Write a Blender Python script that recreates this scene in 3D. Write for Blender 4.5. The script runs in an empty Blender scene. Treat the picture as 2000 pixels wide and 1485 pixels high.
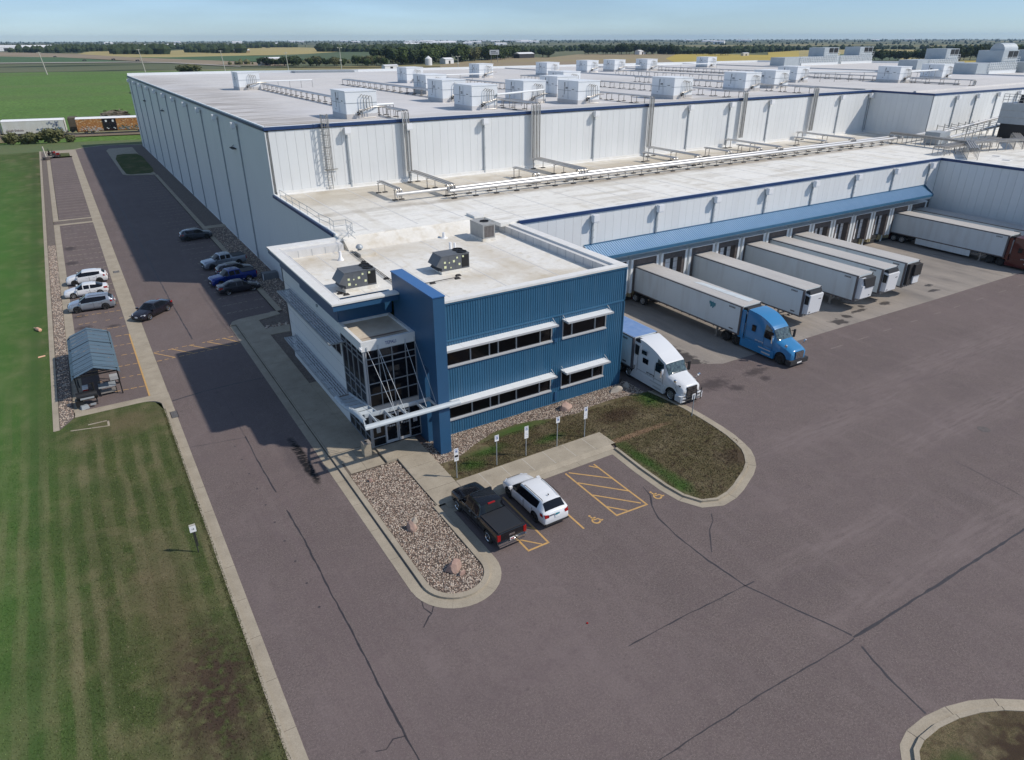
import bpy, bmesh, math, random
from math import sin, cos, pi, radians as rad
from mathutils import Vector, Matrix
R = random.Random(7)
S = bpy.context.scene
COL = S.collection

HAZE = 0.000045
# ---------------------------------------------------------------- camera
cam_d = bpy.data.cameras.new('camera'); cam = bpy.data.objects.new('camera', cam_d); COL.objects.link(cam)
P_, RO, YA = 0.456684872, 0.0030287708, 0.5523692220
fw = Vector((sin(YA)*cos(P_), cos(YA)*cos(P_), -sin(P_)))
rt = Vector((cos(YA), -sin(YA), 0)); dn = fw.cross(rt)
r2 = rt*cos(RO)+dn*sin(RO); d2 = dn*cos(RO)-rt*sin(RO)
m = Matrix((r2, -d2, -fw)).transposed().to_4x4(); m.translation = (0, 0, 27)
cam.matrix_world = m
cam_d.sensor_width = 36; cam_d.lens = 24.44; cam_d.clip_start = 0.5; cam_d.clip_end = 60000
S.camera = cam
# ---------------------------------------------------------------- light
SUN = Vector((14.7, -11.5, 18.4)).normalized()
W = bpy.data.worlds.new('World'); S.world = W; W.use_nodes = True
nt = W.node_tree; nt.nodes.clear()
sky = nt.nodes.new('ShaderNodeTexSky'); sky.sky_type = 'NISHITA'; sky.sun_disc = False
sky.sun_elevation = math.asin(SUN.z); sky.sun_rotation = math.atan2(SUN.x, SUN.y)
sky.air_density = .8; sky.dust_density = 0.05; sky.ozone_density = 1.0; sky.altitude = 800
bg = nt.nodes.new('ShaderNodeBackground'); bg.inputs[1].default_value = 0.14
wo = nt.nodes.new('ShaderNodeOutputWorld')
tc = nt.nodes.new('ShaderNodeTexCoord'); sx = nt.nodes.new('ShaderNodeSeparateXYZ'); nt.links.new(tc.outputs['Generated'], sx.inputs[0])
hr = nt.nodes.new('ShaderNodeMapRange'); hr.interpolation_type = 'SMOOTHSTEP'; hr.inputs[1].default_value = -.02; hr.inputs[2].default_value = .42; nt.links.new(sx.outputs['Z'], hr.inputs[0])
hm_ = nt.nodes.new('ShaderNodeMix'); hm_.data_type = 'RGBA'; hm_.inputs[6].default_value = (.352, .435, .575, 1); hm_.inputs[7].default_value = (1.2, 1.05, .90, 1); nt.links.new(hr.outputs[0], hm_.inputs[0])
cmap = nt.nodes.new('ShaderNodeMapping'); cmap.inputs['Scale'].default_value = (2, 2, 14); cn_ = nt.nodes.new('ShaderNodeTexNoise'); cn_.inputs['Scale'].default_value = 1.6; cn_.inputs['Detail'].default_value = 6
nt.links.new(tc.outputs['Generated'], cmap.inputs[0]); nt.links.new(cmap.outputs[0], cn_.inputs[0])
cr_ = nt.nodes.new('ShaderNodeMapRange'); cr_.inputs[1].default_value = .45; cr_.inputs[2].default_value = .75; cr_.inputs[3].default_value = 1.; cr_.inputs[4].default_value = 1.22; nt.links.new(cn_.outputs[0], cr_.inputs[0])
mm = nt.nodes.new('ShaderNodeMix'); mm.data_type = 'RGBA'; mm.blend_type = 'MULTIPLY'; mm.inputs[0].default_value = 1; nt.links.new(sky.outputs[0], mm.inputs[6]); nt.links.new(hm_.outputs[2], mm.inputs[7])
m3 = nt.nodes.new('ShaderNodeMix'); m3.data_type = 'RGBA'; m3.blend_type = 'MULTIPLY'; m3.inputs[0].default_value = 1; m3.clamp_result = False; nt.links.new(mm.outputs[2], m3.inputs[6]); nt.links.new(cr_.outputs[0], m3.inputs[7])
nt.links.new(m3.outputs[2], bg.inputs[0]); nt.links.new(bg.outputs[0], wo.inputs[0])
sd = bpy.data.lights.new('sun', 'SUN'); sd.energy = 2.85; sd.angle = rad(1.0); sd.color = (1, .925, .83)
so = bpy.data.objects.new('sun', sd); COL.objects.link(so)
so.rotation_euler = (-SUN).to_track_quat('-Z', 'Y').to_euler(); so.location = (60, -40, 120)
S.view_settings.view_transform = 'Standard'; S.view_settings.look = 'None'
S.view_settings.exposure = 0.37; S.view_settings.gamma = 1.0; S.view_settings.use_curve_mapping = False

# ---------------------------------------------------------------- materials
MT = {}
def M(name, c, rough=.8, metal=0., var=None, vs=1., vmix=.5, bump=0., bs=30., spec=.5, stretch=(1,1,1), coat=0., fine=None, alpha=None):
    """c base colour; var second colour blended by noise at scale vs (world metres)"""
    m = bpy.data.materials.new(name); m.use_nodes = True
    n = m.node_tree.nodes; l = m.node_tree.links; b = n['Principled BSDF']
    b.inputs['Base Color'].default_value = (*c, 1); b.inputs['Roughness'].default_value = rough
    b.inputs['Metallic'].default_value = metal; b.inputs['Specular IOR Level'].default_value = spec
    if coat: b.inputs['Coat Weight'].default_value = coat; b.inputs['Coat Roughness'].default_value = .05
    if var or bump or fine:
        g = n.new('ShaderNodeNewGeometry'); mp = n.new('ShaderNodeMapping'); mp.inputs['Scale'].default_value = stretch
        l.new(g.outputs['Position'], mp.inputs[0]); pos = mp.outputs[0]
    col = None
    if var:
        t = n.new('ShaderNodeTexNoise'); t.inputs['Scale'].default_value = vs; t.inputs['Detail'].default_value = 6; t.inputs['Roughness'].default_value = .6
        l.new(pos, t.inputs[0])
        r = n.new('ShaderNodeMapRange'); r.inputs[1].default_value = .5-.22*1; r.inputs[2].default_value = .5+.22; l.new(t.outputs[0], r.inputs[0])
        r.inputs[4].default_value = vmix*2
        mx = n.new('ShaderNodeMix'); mx.data_type = 'RGBA'; mx.inputs[6].default_value = (*c, 1); mx.inputs[7].default_value = (*var, 1)
        mx.clamp_factor = True
        l.new(r.outputs[0], mx.inputs[0]); col = mx.outputs[2]
    if fine:   # (scale, amount) grain
        t2 = n.new('ShaderNodeTexNoise'); t2.inputs['Scale'].default_value = fine[0]; t2.inputs['Detail'].default_value = 3
        l.new(g.outputs['Position'], t2.inputs[0])
        r2_ = n.new('ShaderNodeMapRange'); r2_.inputs[1].default_value = .3; r2_.inputs[2].default_value = .7
        r2_.inputs[3].default_value = 1-fine[1]; r2_.inputs[4].default_value = 1+fine[1]; l.new(t2.outputs[0], r2_.inputs[0])
        m2 = n.new('ShaderNodeMix'); m2.data_type = 'RGBA'; m2.blend_type = 'MULTIPLY'; m2.inputs[0].default_value = 1
        if col: l.new(col, m2.inputs[6])
        else: m2.inputs[6].default_value = (*c, 1)
        l.new(r2_.outputs[0], m2.inputs[7]); col = m2.outputs[2]
    if col: l.new(col, b.inputs['Base Color'])
    if bump:
        t3 = n.new('ShaderNodeTexNoise'); t3.inputs['Scale'].default_value = bs; t3.inputs['Detail'].default_value = 4
        l.new(g.outputs['Position'], t3.inputs[0])
        bp = n.new('ShaderNodeBump'); bp.inputs['Strength'].default_value = bump; bp.inputs['Distance'].default_value = .05
        l.new(t3.outputs[0], bp.inputs['Height']); l.new(bp.outputs[0], b.inputs['Normal'])
    MT[name] = m; return m

def noise_mask(m, scale, lo, hi, stretch=(1,1,1), detail=5, off=(0,0,0), dist=0):
    n = m.node_tree.nodes; l = m.node_tree.links
    g = n.new('ShaderNodeNewGeometry'); mp = n.new('ShaderNodeMapping'); mp.inputs['Scale'].default_value = stretch; mp.inputs['Location'].default_value = off
    t = n.new('ShaderNodeTexNoise'); t.inputs['Scale'].default_value = scale; t.inputs['Detail'].default_value = detail; t.inputs['Distortion'].default_value = dist
    r = n.new('ShaderNodeMapRange'); r.inputs[1].default_value = lo; r.inputs[2].default_value = hi
    l.new(g.outputs['Position'], mp.inputs[0]); l.new(mp.outputs[0], t.inputs[0]); l.new(t.outputs[0], r.inputs[0])
    return r.outputs[0]
def over(m, fac, colr, amt=1., mode='MIX'):
    """blend colour over the material's present base colour where fac is high"""
    n = m.node_tree.nodes; l = m.node_tree.links; b = n['Principled BSDF']
    mx = n.new('ShaderNodeMix'); mx.data_type = 'RGBA'; mx.blend_type = mode
    s = b.inputs['Base Color']
    if s.is_linked: l.new(s.links[0].from_socket, mx.inputs[6])
    else: mx.inputs[6].default_value = s.default_value
    mx.inputs[7].default_value = (*colr, 1)
    mu = n.new('ShaderNodeMath'); mu.operation = 'MULTIPLY'; mu.inputs[1].default_value = amt; l.new(fac, mu.inputs[0]); l.new(mu.outputs[0], mx.inputs[0])
    l.new(mx.outputs[2], s)
def blob(m, cx, cy, rx, ry, edge=.35, ns=.8, na=.5):
    """soft irregular elliptical mask in world XY"""
    n = m.node_tree.nodes; l = m.node_tree.links
    g = n.new('ShaderNodeNewGeometry'); mp = n.new('ShaderNodeMapping')
    mp.inputs['Location'].default_value = (-cx/rx, -cy/ry, 0); mp.inputs['Scale'].default_value = (1/rx, 1/ry, 0)
    l.new(g.outputs['Position'], mp.inputs[0])
    ln = n.new('ShaderNodeVectorMath'); ln.operation = 'LENGTH'; l.new(mp.outputs[0], ln.inputs[0])
    t = n.new('ShaderNodeTexNoise'); t.inputs['Scale'].default_value = ns; t.inputs['Detail'].default_value = 6; l.new(g.outputs['Position'], t.inputs[0])
    a = n.new('ShaderNodeMath'); a.operation = 'MULTIPLY_ADD'; a.inputs[1].default_value = na*2; l.new(t.outputs[0], a.inputs[0]); l.new(ln.outputs['Value'], a.inputs[2])
    r = n.new('ShaderNodeMapRange'); r.inputs[1].default_value = 1+na-edge; r.inputs[2].default_value = 1+na+edge; r.inputs[3].default_value = 1; r.inputs[4].default_value = 0
    l.new(a.outputs[0], r.inputs[0]); return r.outputs[0]
def mulmask(m, a, b_):
    n = m.node_tree.nodes; mu = n.new('ShaderNodeMath'); mu.operation = 'MULTIPLY'
    m.node_tree.links.new(a, mu.inputs[0]); m.node_tree.links.new(b_, mu.inputs[1]); return mu.outputs[0]
def wavemask(m, scale, lo, hi, axis='X', dist=1., dscale=1.):
    n = m.node_tree.nodes; l = m.node_tree.links
    g = n.new('ShaderNodeNewGeometry'); t = n.new('ShaderNodeTexWave'); t.bands_direction = axis
    t.inputs['Scale'].default_value = scale; t.inputs['Distortion'].default_value = dist; t.inputs['Detail Scale'].default_value = dscale; t.inputs['Detail'].default_value = 3
    r = n.new('ShaderNodeMapRange'); r.inputs[1].default_value = lo; r.inputs[2].default_value = hi
    l.new(g.outputs['Position'], t.inputs[0]); l.new(t.outputs['Fac'], r.inputs[0]); return r.outputs[0]

# ---- ground materials
A = M('asphalt', (.150,.118,.110), .9, var=(.126,.100,.094), vs=.16, vmix=.5, fine=(9, .22), bump=.35, bs=45, spec=.3)
over(A, noise_mask(A, 26, .62, .67, detail=2), (.42,.37,.34), .6)
over(A, noise_mask(A, 33, .60, .68, detail=2, off=(5,5,5)), (.07,.055,.055), .5)               # pale quartzite chips
over(A, noise_mask(A, .9, .52, .72, stretch=(1,.16,1)), (.205,.165,.16), .28)    # long scuffs
over(A, noise_mask(A, .5, .55, .75, stretch=(.14,1,1), off=(3,9,0)), (.115,.088,.09), .35)
over(A, noise_mask(A, .05, .45, .7, off=(30,10,0)), (.19,.15,.145), .4)
over(A, noise_mask(A, .22, .50, .545, detail=2, off=(3,60,0), dist=3.5), (.125,.097,.097), .14)
over(A, noise_mask(A, .17, .60, .63, detail=1, off=(63,20,0), dist=5), (.20,.158,.15), .14)
over(A, mulmask(A, noise_mask(A, .35, .5, .56, detail=3, off=(8,1,0), dist=2), noise_mask(A, 3, .45, .6)), (.12,.09,.09), .3)
over(A, noise_mask(A, 1.6, .70, .76, detail=2, off=(1,91,0)), (.07,.056,.055), .4)
over(A, mulmask(A, blob(A, 6.6, 30, 1.6, 40, .6, .3, .6), noise_mask(A, 1.2, .4, .6, stretch=(3,.1,1))), (.14,.105,.105), .35)
for q in ((45,27,9,1.1),(60,22,14,1.3),(42,14,12,.8),(70,29,16,1.6),(34,18,6,.7)): over(A, mulmask(A, blob(A, *q, .6, .4, .9), noise_mask(A, 2.5, .35, .6, stretch=(.15,1.4,1))), (.23,.185,.175), .4)
for (x, y, rx, ry) in ((43.2,36.8,1.6,.8),(48.2,36.6,1.3,.45),(48,35.2,.5,.4),(44.4,35.2,.6,.5),(-2.6,117,.7,1.1),(-2.7,108.5,.8,.8),(-2.6,81,.8,.5),(-2.5,76.5,.7,.5),(.1,80,.5,.4),(-2.8,85,.6,.5),(-2.8,91,.6,.5)):
    over(A, blob(A, x, y, rx, ry, .45, 2.2, 1.1), (.04,.032,.033), .7)
over(A, mulmask(A, blob(A, 9.4, 43.6, .35, 3.4, .25, 1.2, .5), noise_mask(A, 6, .3, .5, stretch=(.3,1,1))), (.004,.004,.005), 1.0)
over(A, blob(A, 8.8, 44.5, .5, 3, .6, 2, .8), (.04,.035,.045), .3)
C = M('concrete', (.40,.348,.270), .85, var=(.29,.25,.19), vs=.7, vmix=.45, fine=(14,.1), bump=.12, bs=40, spec=.3)
over(C, noise_mask(C, 2.2, .6, .75), (.16,.14,.115), .35)
AP = M('apron_concrete', (.36,.315,.27), .8, var=(.20,.18,.16), vs=.22, vmix=.5, fine=(10,.12), bump=.1, bs=30, spec=.35, stretch=(1,.35,1))
over(AP, noise_mask(AP, .8, .55, .75, stretch=(1,.25,1), off=(5,5,0)), (.10,.09,.088), .45)
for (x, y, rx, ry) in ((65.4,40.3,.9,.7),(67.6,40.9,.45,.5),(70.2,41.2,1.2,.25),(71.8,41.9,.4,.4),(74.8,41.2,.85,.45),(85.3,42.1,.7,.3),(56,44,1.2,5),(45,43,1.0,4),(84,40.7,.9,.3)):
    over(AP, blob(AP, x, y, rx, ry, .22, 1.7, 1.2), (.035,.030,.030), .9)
for k in range(13):
    over(AP, blob(AP, 52.6+4.45*k, 47+R.random()*3, 1.0, 5.5, .8, .7, .5), (.11,.10,.095), .32)
def grassmat(name, a, b_, dirt, amt, seed):
    g = M(name, a, .95, var=b_, vs=.35, vmix=.55, fine=(22,.45), bump=.6, bs=30, spec=.1)
    over(g, noise_mask(g, .55, .5, .68, off=(seed,seed,0), detail=8), dirt, amt)
    over(g, noise_mask(g, 7, .5, .7, off=(seed,0,0), detail=3), (.035,.05,.02), .45)
    return g
G1 = grassmat('lawn_mown', (.085,.104,.036), (.058,.082,.027), (.20,.165,.095), .45, 3.)
near_ = blob(G1, -2, 28, 15, 36, .5, .1, .3)
over(G1, mulmask(G1, mulmask(G1, wavemask(G1, .27, .5, .95, 'X', 3.2, .35), near_), noise_mask(G1, .22, .46, .66, stretch=(1,.35,1))), (.25,.205,.125), .55)
over(G1, noise_mask(G1, .30, .52, .68, off=(40,3,0), stretch=(1,.5,1), detail=8), (.20,.165,.10), .5)
over(G1, noise_mask(G1, .45, .5, .65, off=(14,33,0), stretch=(1,.4,1), detail=8), (.06,.08,.03), .45)
over(G1, noise_mask(G1, 9, .62, .72, stretch=(1,.5,1), off=(4,3,0), detail=3), (.27,.23,.15), .5)
over(G1, mulmask(G1, mulmask(G1, wavemask(G1, .27, .5, .1, 'X', 3.2, .35), near_), noise_mask(G1, .3, .35, .6)), (.062,.080,.03), .35)
over(G1, blob(G1, -6.9, 110, .5, 110, .5, .2, .3), (.055,.075,.03), .6)
over(G1, blob(G1, -13.5, 95, 5.5, 95, .9, .12, .5), (.065,.185,.035), .8)
over(G1, mulmask(G1, mulmask(G1, wavemask(G1, .27, .35, .6, 'X', 2.2, .3), near_), noise_mask(G1, .5, .35, .6, off=(8,1,0), stretch=(1,.2,1))), (.17,.15,.085), .3)
over(G1, mulmask(G1, blob(G1, 0.0, 26.0, 1.7, 4.2, .5, .9, .7), noise_mask(G1, 2.6, .3, .55, detail=7)), (.062,.042,.032), .95)
over(G1, blob(G1, -1.1, 33.0, 1.3, 4.5, .6, .6, .8), (.13,.10,.06), .5)
over(G1, blob(G1, -.5, 56.3, 2.2, 1.8, .6, .8, .8), (.15,.115,.07), .6)
G2 = grassmat('lawn_dry', (.160,.128,.076), (.105,.088,.045), (.22,.18,.115), .55, 11.)
over(G2, noise_mask(G2, 2.2, .52, .7, off=(2,7,0)), (.065,.042,.03), .7)
for (x, y, rx, ry) in ((24.6,39.2,2.3,.5),(21,37.6,1.4,.5),(29.9,30.5,.5,2.6),(36.5,37.6,.9,1.2),(26,36.7,1.,.4),(29.9,27.2,.6,1.2),(19.3,36.6,.9,.5)):
    over(G2, blob(G2, x, y, rx, ry, .6, 1.1, .7), (.045,.10,.02), .8)
over(G2, mulmask(G2, blob(G2, 28.5, 5.2, 3.2, 1.6, .5, .9, .6), noise_mask(G2, 1.8, .3, .55)), (.05,.034,.025), .9)
over(G2, blob(G2, 25.4, 6.2, .8, .7, .5, 1.2, .7), (.05,.085,.025), .7)
over(G2, blob(G2, 31.2, 33.75, 3.6, .28, .4, 1.5, .5), (.25,.165,.105), .85)
over(G2, blob(G2, 32.6, 36.7, 1.6, .9, .5, 1.3, .7), (.062,.040,.028), .8)
over(G2, blob(G2, 35.9, 27.6, 1.3, .9, .5, 1.3, .7), (.06,.04,.03), .7)
PB = M('gravel_bed', (.16,.125,.10), 1., var=(.07,.055,.048), vs=9, vmix=.6, spec=.1)
def pebblemat(name, cols):
    m_ = M(name, cols[0], .75, spec=.35); n = m_.node_tree.nodes; l = m_.node_tree.links
    g = n.new('ShaderNodeNewGeometry'); cr = n.new('ShaderNodeValToRGB'); cr.color_ramp.interpolation = 'CONSTANT'
    e = cr.color_ramp.elements; e[0].color = (*cols[0],1); e[1].position = 1/len(cols); e[1].color = (*cols[1],1)
    for i in range(2, len(cols)): q = e.new(i/len(cols)); q.color = (*cols[i],1)
    l.new(g.outputs['Random Per Island'], cr.inputs[0]); l.new(cr.outputs[0], n['Principled BSDF'].inputs['Base Color'])
pebblemat('river_rock', [(.50,.42,.33),(.36,.27,.21),(.58,.50,.41),(.27,.20,.155),(.46,.38,.31),(.20,.15,.12),(.55,.45,.37),(.30,.20,.15),(.40,.35,.30)])
M('boulder', (.30,.19,.155), .9, var=(.42,.30,.24), vs=1.6, vmix=.5, bump=.6, bs=9)
M('boulder_grey', (.42,.37,.31), .9, var=(.3,.27,.23), vs=2, bump=.5, bs=9)
M('joint_dark', (.13,.108,.085), .9)
M('yellow_paint', (.62,.36,.11), .7, var=(.36,.24,.12), vs=3, vmix=.35)
M('faded_paint', (.50,.44,.30), .8, var=(.22,.18,.15), vs=2.5, vmix=.4)
M('tar', (.028,.024,.027), .55, var=(.05,.043,.045), vs=3)
M('joint_light', (.50,.47,.41), .8)
# ---- building materials
W1 = M('white_panel', (.73,.74,.73), .45, var=(.69,.70,.695), vs=.25, vmix=.4, spec=.4)
def obj_random(m, lo, hi):
    n = m.node_tree.nodes; l = m.node_tree.links; b = n['Principled BSDF']; oi = n.new('ShaderNodeObjectInfo'); r = n.new('ShaderNodeMapRange'); r.inputs[3].default_value = lo; r.inputs[4].default_value = hi
    l.new(oi.outputs['Random'], r.inputs[0]); mx = n.new('ShaderNodeMix'); mx.data_type = 'RGBA'; mx.blend_type = 'MULTIPLY'; mx.inputs[0].default_value = 1; s = b.inputs['Base Color']
    if s.is_linked: l.new(s.links[0].from_socket, mx.inputs[6])
    else: mx.inputs[6].default_value = s.default_value
    l.new(r.outputs[0], mx.inputs[7]); l.new(mx.outputs[2], s)
over(W1, mulmask(W1, noise_mask(W1, 1.6, .5, .68, stretch=(1,1,.06)), noise_mask(W1, .15, .4, .6)), (.52,.53,.51), .2); obj_random(W1, .97, 1.02)
M('unit_white', (.80,.82,.83), .45, var=(.74,.76,.77), vs=.4)
M('white_metal', (.76,.78,.78), .4, spec=.5)
RF = M('roof_membrane', (.80,.785,.735), .75, var=(.74,.72,.655), vs=.12, vmix=.45, fine=(2.5,.05), spec=.3)
over(RF, noise_mask(RF, .35, .56, .74, off=(4,2,0), detail=7), (.54,.48,.38), .3)
over(RF, noise_mask(RF, .9, .58, .66, stretch=(.5,1.2,1), off=(9,2,0)), (.40,.36,.31), .3)
over(RF, mulmask(RF, noise_mask(RF, .55, .52, .60, stretch=(1.1,.10,1), off=(5,5,0)), noise_mask(RF, .2, .4, .6, off=(3,3,0))), (.46,.40,.30), .32)
over(RF, blob(RF, 28, 80, 12, 3.5, .6, .3, .9), (.40,.34,.24), .4)
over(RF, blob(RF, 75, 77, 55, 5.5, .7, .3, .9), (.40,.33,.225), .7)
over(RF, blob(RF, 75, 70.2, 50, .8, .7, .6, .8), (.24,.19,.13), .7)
over(RF, mulmask(RF, noise_mask(RF, .6, .5, .6, stretch=(.12,1.4,1), off=(2,2,0)), noise_mask(RF, .15, .45, .6)), (.42,.37,.29), .4)
over(RF, blob(RF, 28, 85, 14, 2.5, .6, .3, .9), (.30,.25,.20), .4)
RU = M('roof_upper', (.64,.615,.585), .75, var=(.54,.525,.51), vs=.09, vmix=.5, fine=(2.,.05), spec=.3)
over(RU, mulmask(RU, noise_mask(RU, .5, .5, .66, stretch=(.10,1.2,1)), noise_mask(RU, .05, .42, .62)), (.42,.40,.37), .5)
over(RU, mulmask(RU, blob(RU, 22.5, 130, 6, 90, .5, .15, .8), noise_mask(RU, .6, .4, .6, stretch=(.2,1.8,1))), (.24,.21,.185), .75)
over(RU, blob(RU, 60, 85.5, 60, 2.2, .6, .3, .9), (.33,.29,.24), .5)
over(RU, noise_mask(RU, .03, .5, .7, off=(7,7,0)), (.64,.64,.66), .5)
OR = M('office_roof', (.76,.745,.70), .75, var=(.70,.67,.60), vs=.5, vmix=.4, fine=(4,.05), spec=.3)
over(OR, noise_mask(OR, 1.1, .54, .72, off=(1,8,0), detail=7), (.50,.43,.31), .5)
for q in ((22,58,5,2.4),(30,50,1.2,8),(15.5,58,1.5,2),(26,47,3,1.2),(31,44,3,1)): over(OR, blob(OR, *q, .8, .9, .9), (.48,.40,.28), .5)
over(OR, mulmask(OR, noise_mask(OR, .7, .55, .7, stretch=(2.2,.22,1)), noise_mask(OR, .3, .4, .6)), (.52,.44,.32), .4)
CRF = M('canopy_roof_rust', (.62,.56,.46), .8, var=(.5,.42,.32), vs=1.2)
over(CRF, blob(CRF, 16.3, 43.3, 1.9, .13, .5, 1.2, .35), (.12,.055,.03), .85)
over(CRF, blob(CRF, 16.3, 42.9, 2.2, .25, .8, 1.2, .4), (.10,.06,.04), .5)
M('parapet_cap', (.78,.775,.75), .5, var=(.70,.68,.63), vs=1.5)
PI = M('parapet_inner', (.66,.65,.63), .6, var=(.56,.55,.53), vs=2.5, vmix=.4, stretch=(1,1,.15))
M('blue_trim', (.014,.042,.13), .4); M('mullion', (.27,.29,.31), .5, metal=.15); M('dash_worn', (.25,.205,.175), .85, var=(.17,.135,.125), vs=3); M('tyre_mark', (.118,.089,.085), .85, var=(.15,.114,.107), vs=1.2, vmix=.6)
M('blue_metal', (.030,.115,.205), .42, var=(.036,.130,.23), vs=.6, spec=.45)
over(MT['blue_metal'], noise_mask(MT['blue_metal'], 2.2, .5, .7, stretch=(1,1,.08)), (.07,.16,.25), .3)
M('blue_fin', (.027,.095,.195), .4, var=(.025,.088,.18), vs=.8)
M('blue_top', (.035,.13,.33), .35)
M('awning_blue', (.20,.34,.50), .3, var=(.24,.38,.54), vs=1., spec=.5)
M('glass_dark', (.010,.009,.010), .05, spec=.25)
M('glass_pane', (.006,.007,.010), .03, spec=.25)
M('alu', (.46,.47,.48), .5, metal=.15)
M('steel', (.42,.41,.39), .42, metal=.6, var=(.28,.26,.24), vs=2)
M('pipe', (.62,.61,.59), .33, metal=.45)
M('pipe_rust', (.26,.24,.22), .55, metal=.4, var=(.34,.32,.30), vs=3)
M('rubber', (.028,.026,.026), .8)
M('dark', (.03,.03,.032), .7)
M('pad_brown', (.13,.11,.105), .85, var=(.08,.07,.065), vs=3)
M('black', (.01,.01,.011), .5)
M('bumper_yellow', (.42,.36,.20), .8, var=(.25,.21,.13), vs=3)
M('galv', (.40,.43,.45), .5, metal=.25, var=(.34,.37,.39), vs=2)
M('unit_grey', (.125,.135,.145), .5, var=(.10,.105,.115), vs=2)
M('unit_light', (.38,.38,.365), .5, var=(.30,.30,.29), vs=2)
M('sticker', (.74,.76,.45), .6)
M('logo_blue', (.012,.04,.22), .5); M('rod', (.55,.57,.58), .65)
M('teal', (.02,.20,.26), .5)
M('sign_white', (.80,.80,.80), .45); M('sign_blue', (.03,.10,.32), .45)
# vehicles
def paint(n, c, metal=0., rough=.22): return M(n, c, rough, metal=metal, coat=.7, spec=.3)
paint('paint_black', (.006,.006,.008)); paint('paint_white', (.72,.73,.74)); paint('paint_silver', (.33,.37,.42), .5)
paint('paint_grey', (.07,.08,.095), .4); paint('paint_navy', (.018,.016,.025), .3); paint('paint_blue', (.006,.03,.20), .2)
paint('paint_red', (.25,.02,.015)); paint('paint_dkgrey', (.035,.035,.045), .3); paint('truck_blue', (.035,.20,.42)); paint('truck_white', (.70,.71,.72)); paint('truck_red', (.085,.012,.011))
M('car_glass', (.006,.007,.010), .04, spec=.35); M('screen_glass', (.10,.15,.15), .08, var=(.02,.03,.04), vs=5, vmix=.6, spec=.8)
M('tyre', (.016,.016,.016), .85); M('rim', (.50,.50,.50), .3, metal=.7); M('rim_dark', (.05,.05,.05), .4, metal=.5)
M('chrome', (.72,.72,.72), .12, metal=1.); M('tail_red', (.30,.008,.008), .2); M('lamp_clear', (.65,.68,.72), .1, spec=.8)
M('tonneau', (.018,.020,.024), .55)
TW = M('trailer_white', (.62,.675,.70), .42, var=(.57,.62,.64), vs=.5, vmix=.4, spec=.4)
over(TW, noise_mask(TW, 1.2, .5, .7, stretch=(1,1,.15)), (.42,.42,.41), .35); obj_random(TW, .9, 1.04)
M('trailer_roof', (.44,.42,.40), .6, var=(.52,.50,.47), vs=.6, stretch=(1,.3,1)); M('trailer_roof_blue', (.13,.24,.46), .5, var=(.20,.30,.50), vs=1.5)
M('rail_dark', (.11,.10,.105), .5, metal=.3); M('reefer_white', (.72,.73,.74), .35)

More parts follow.
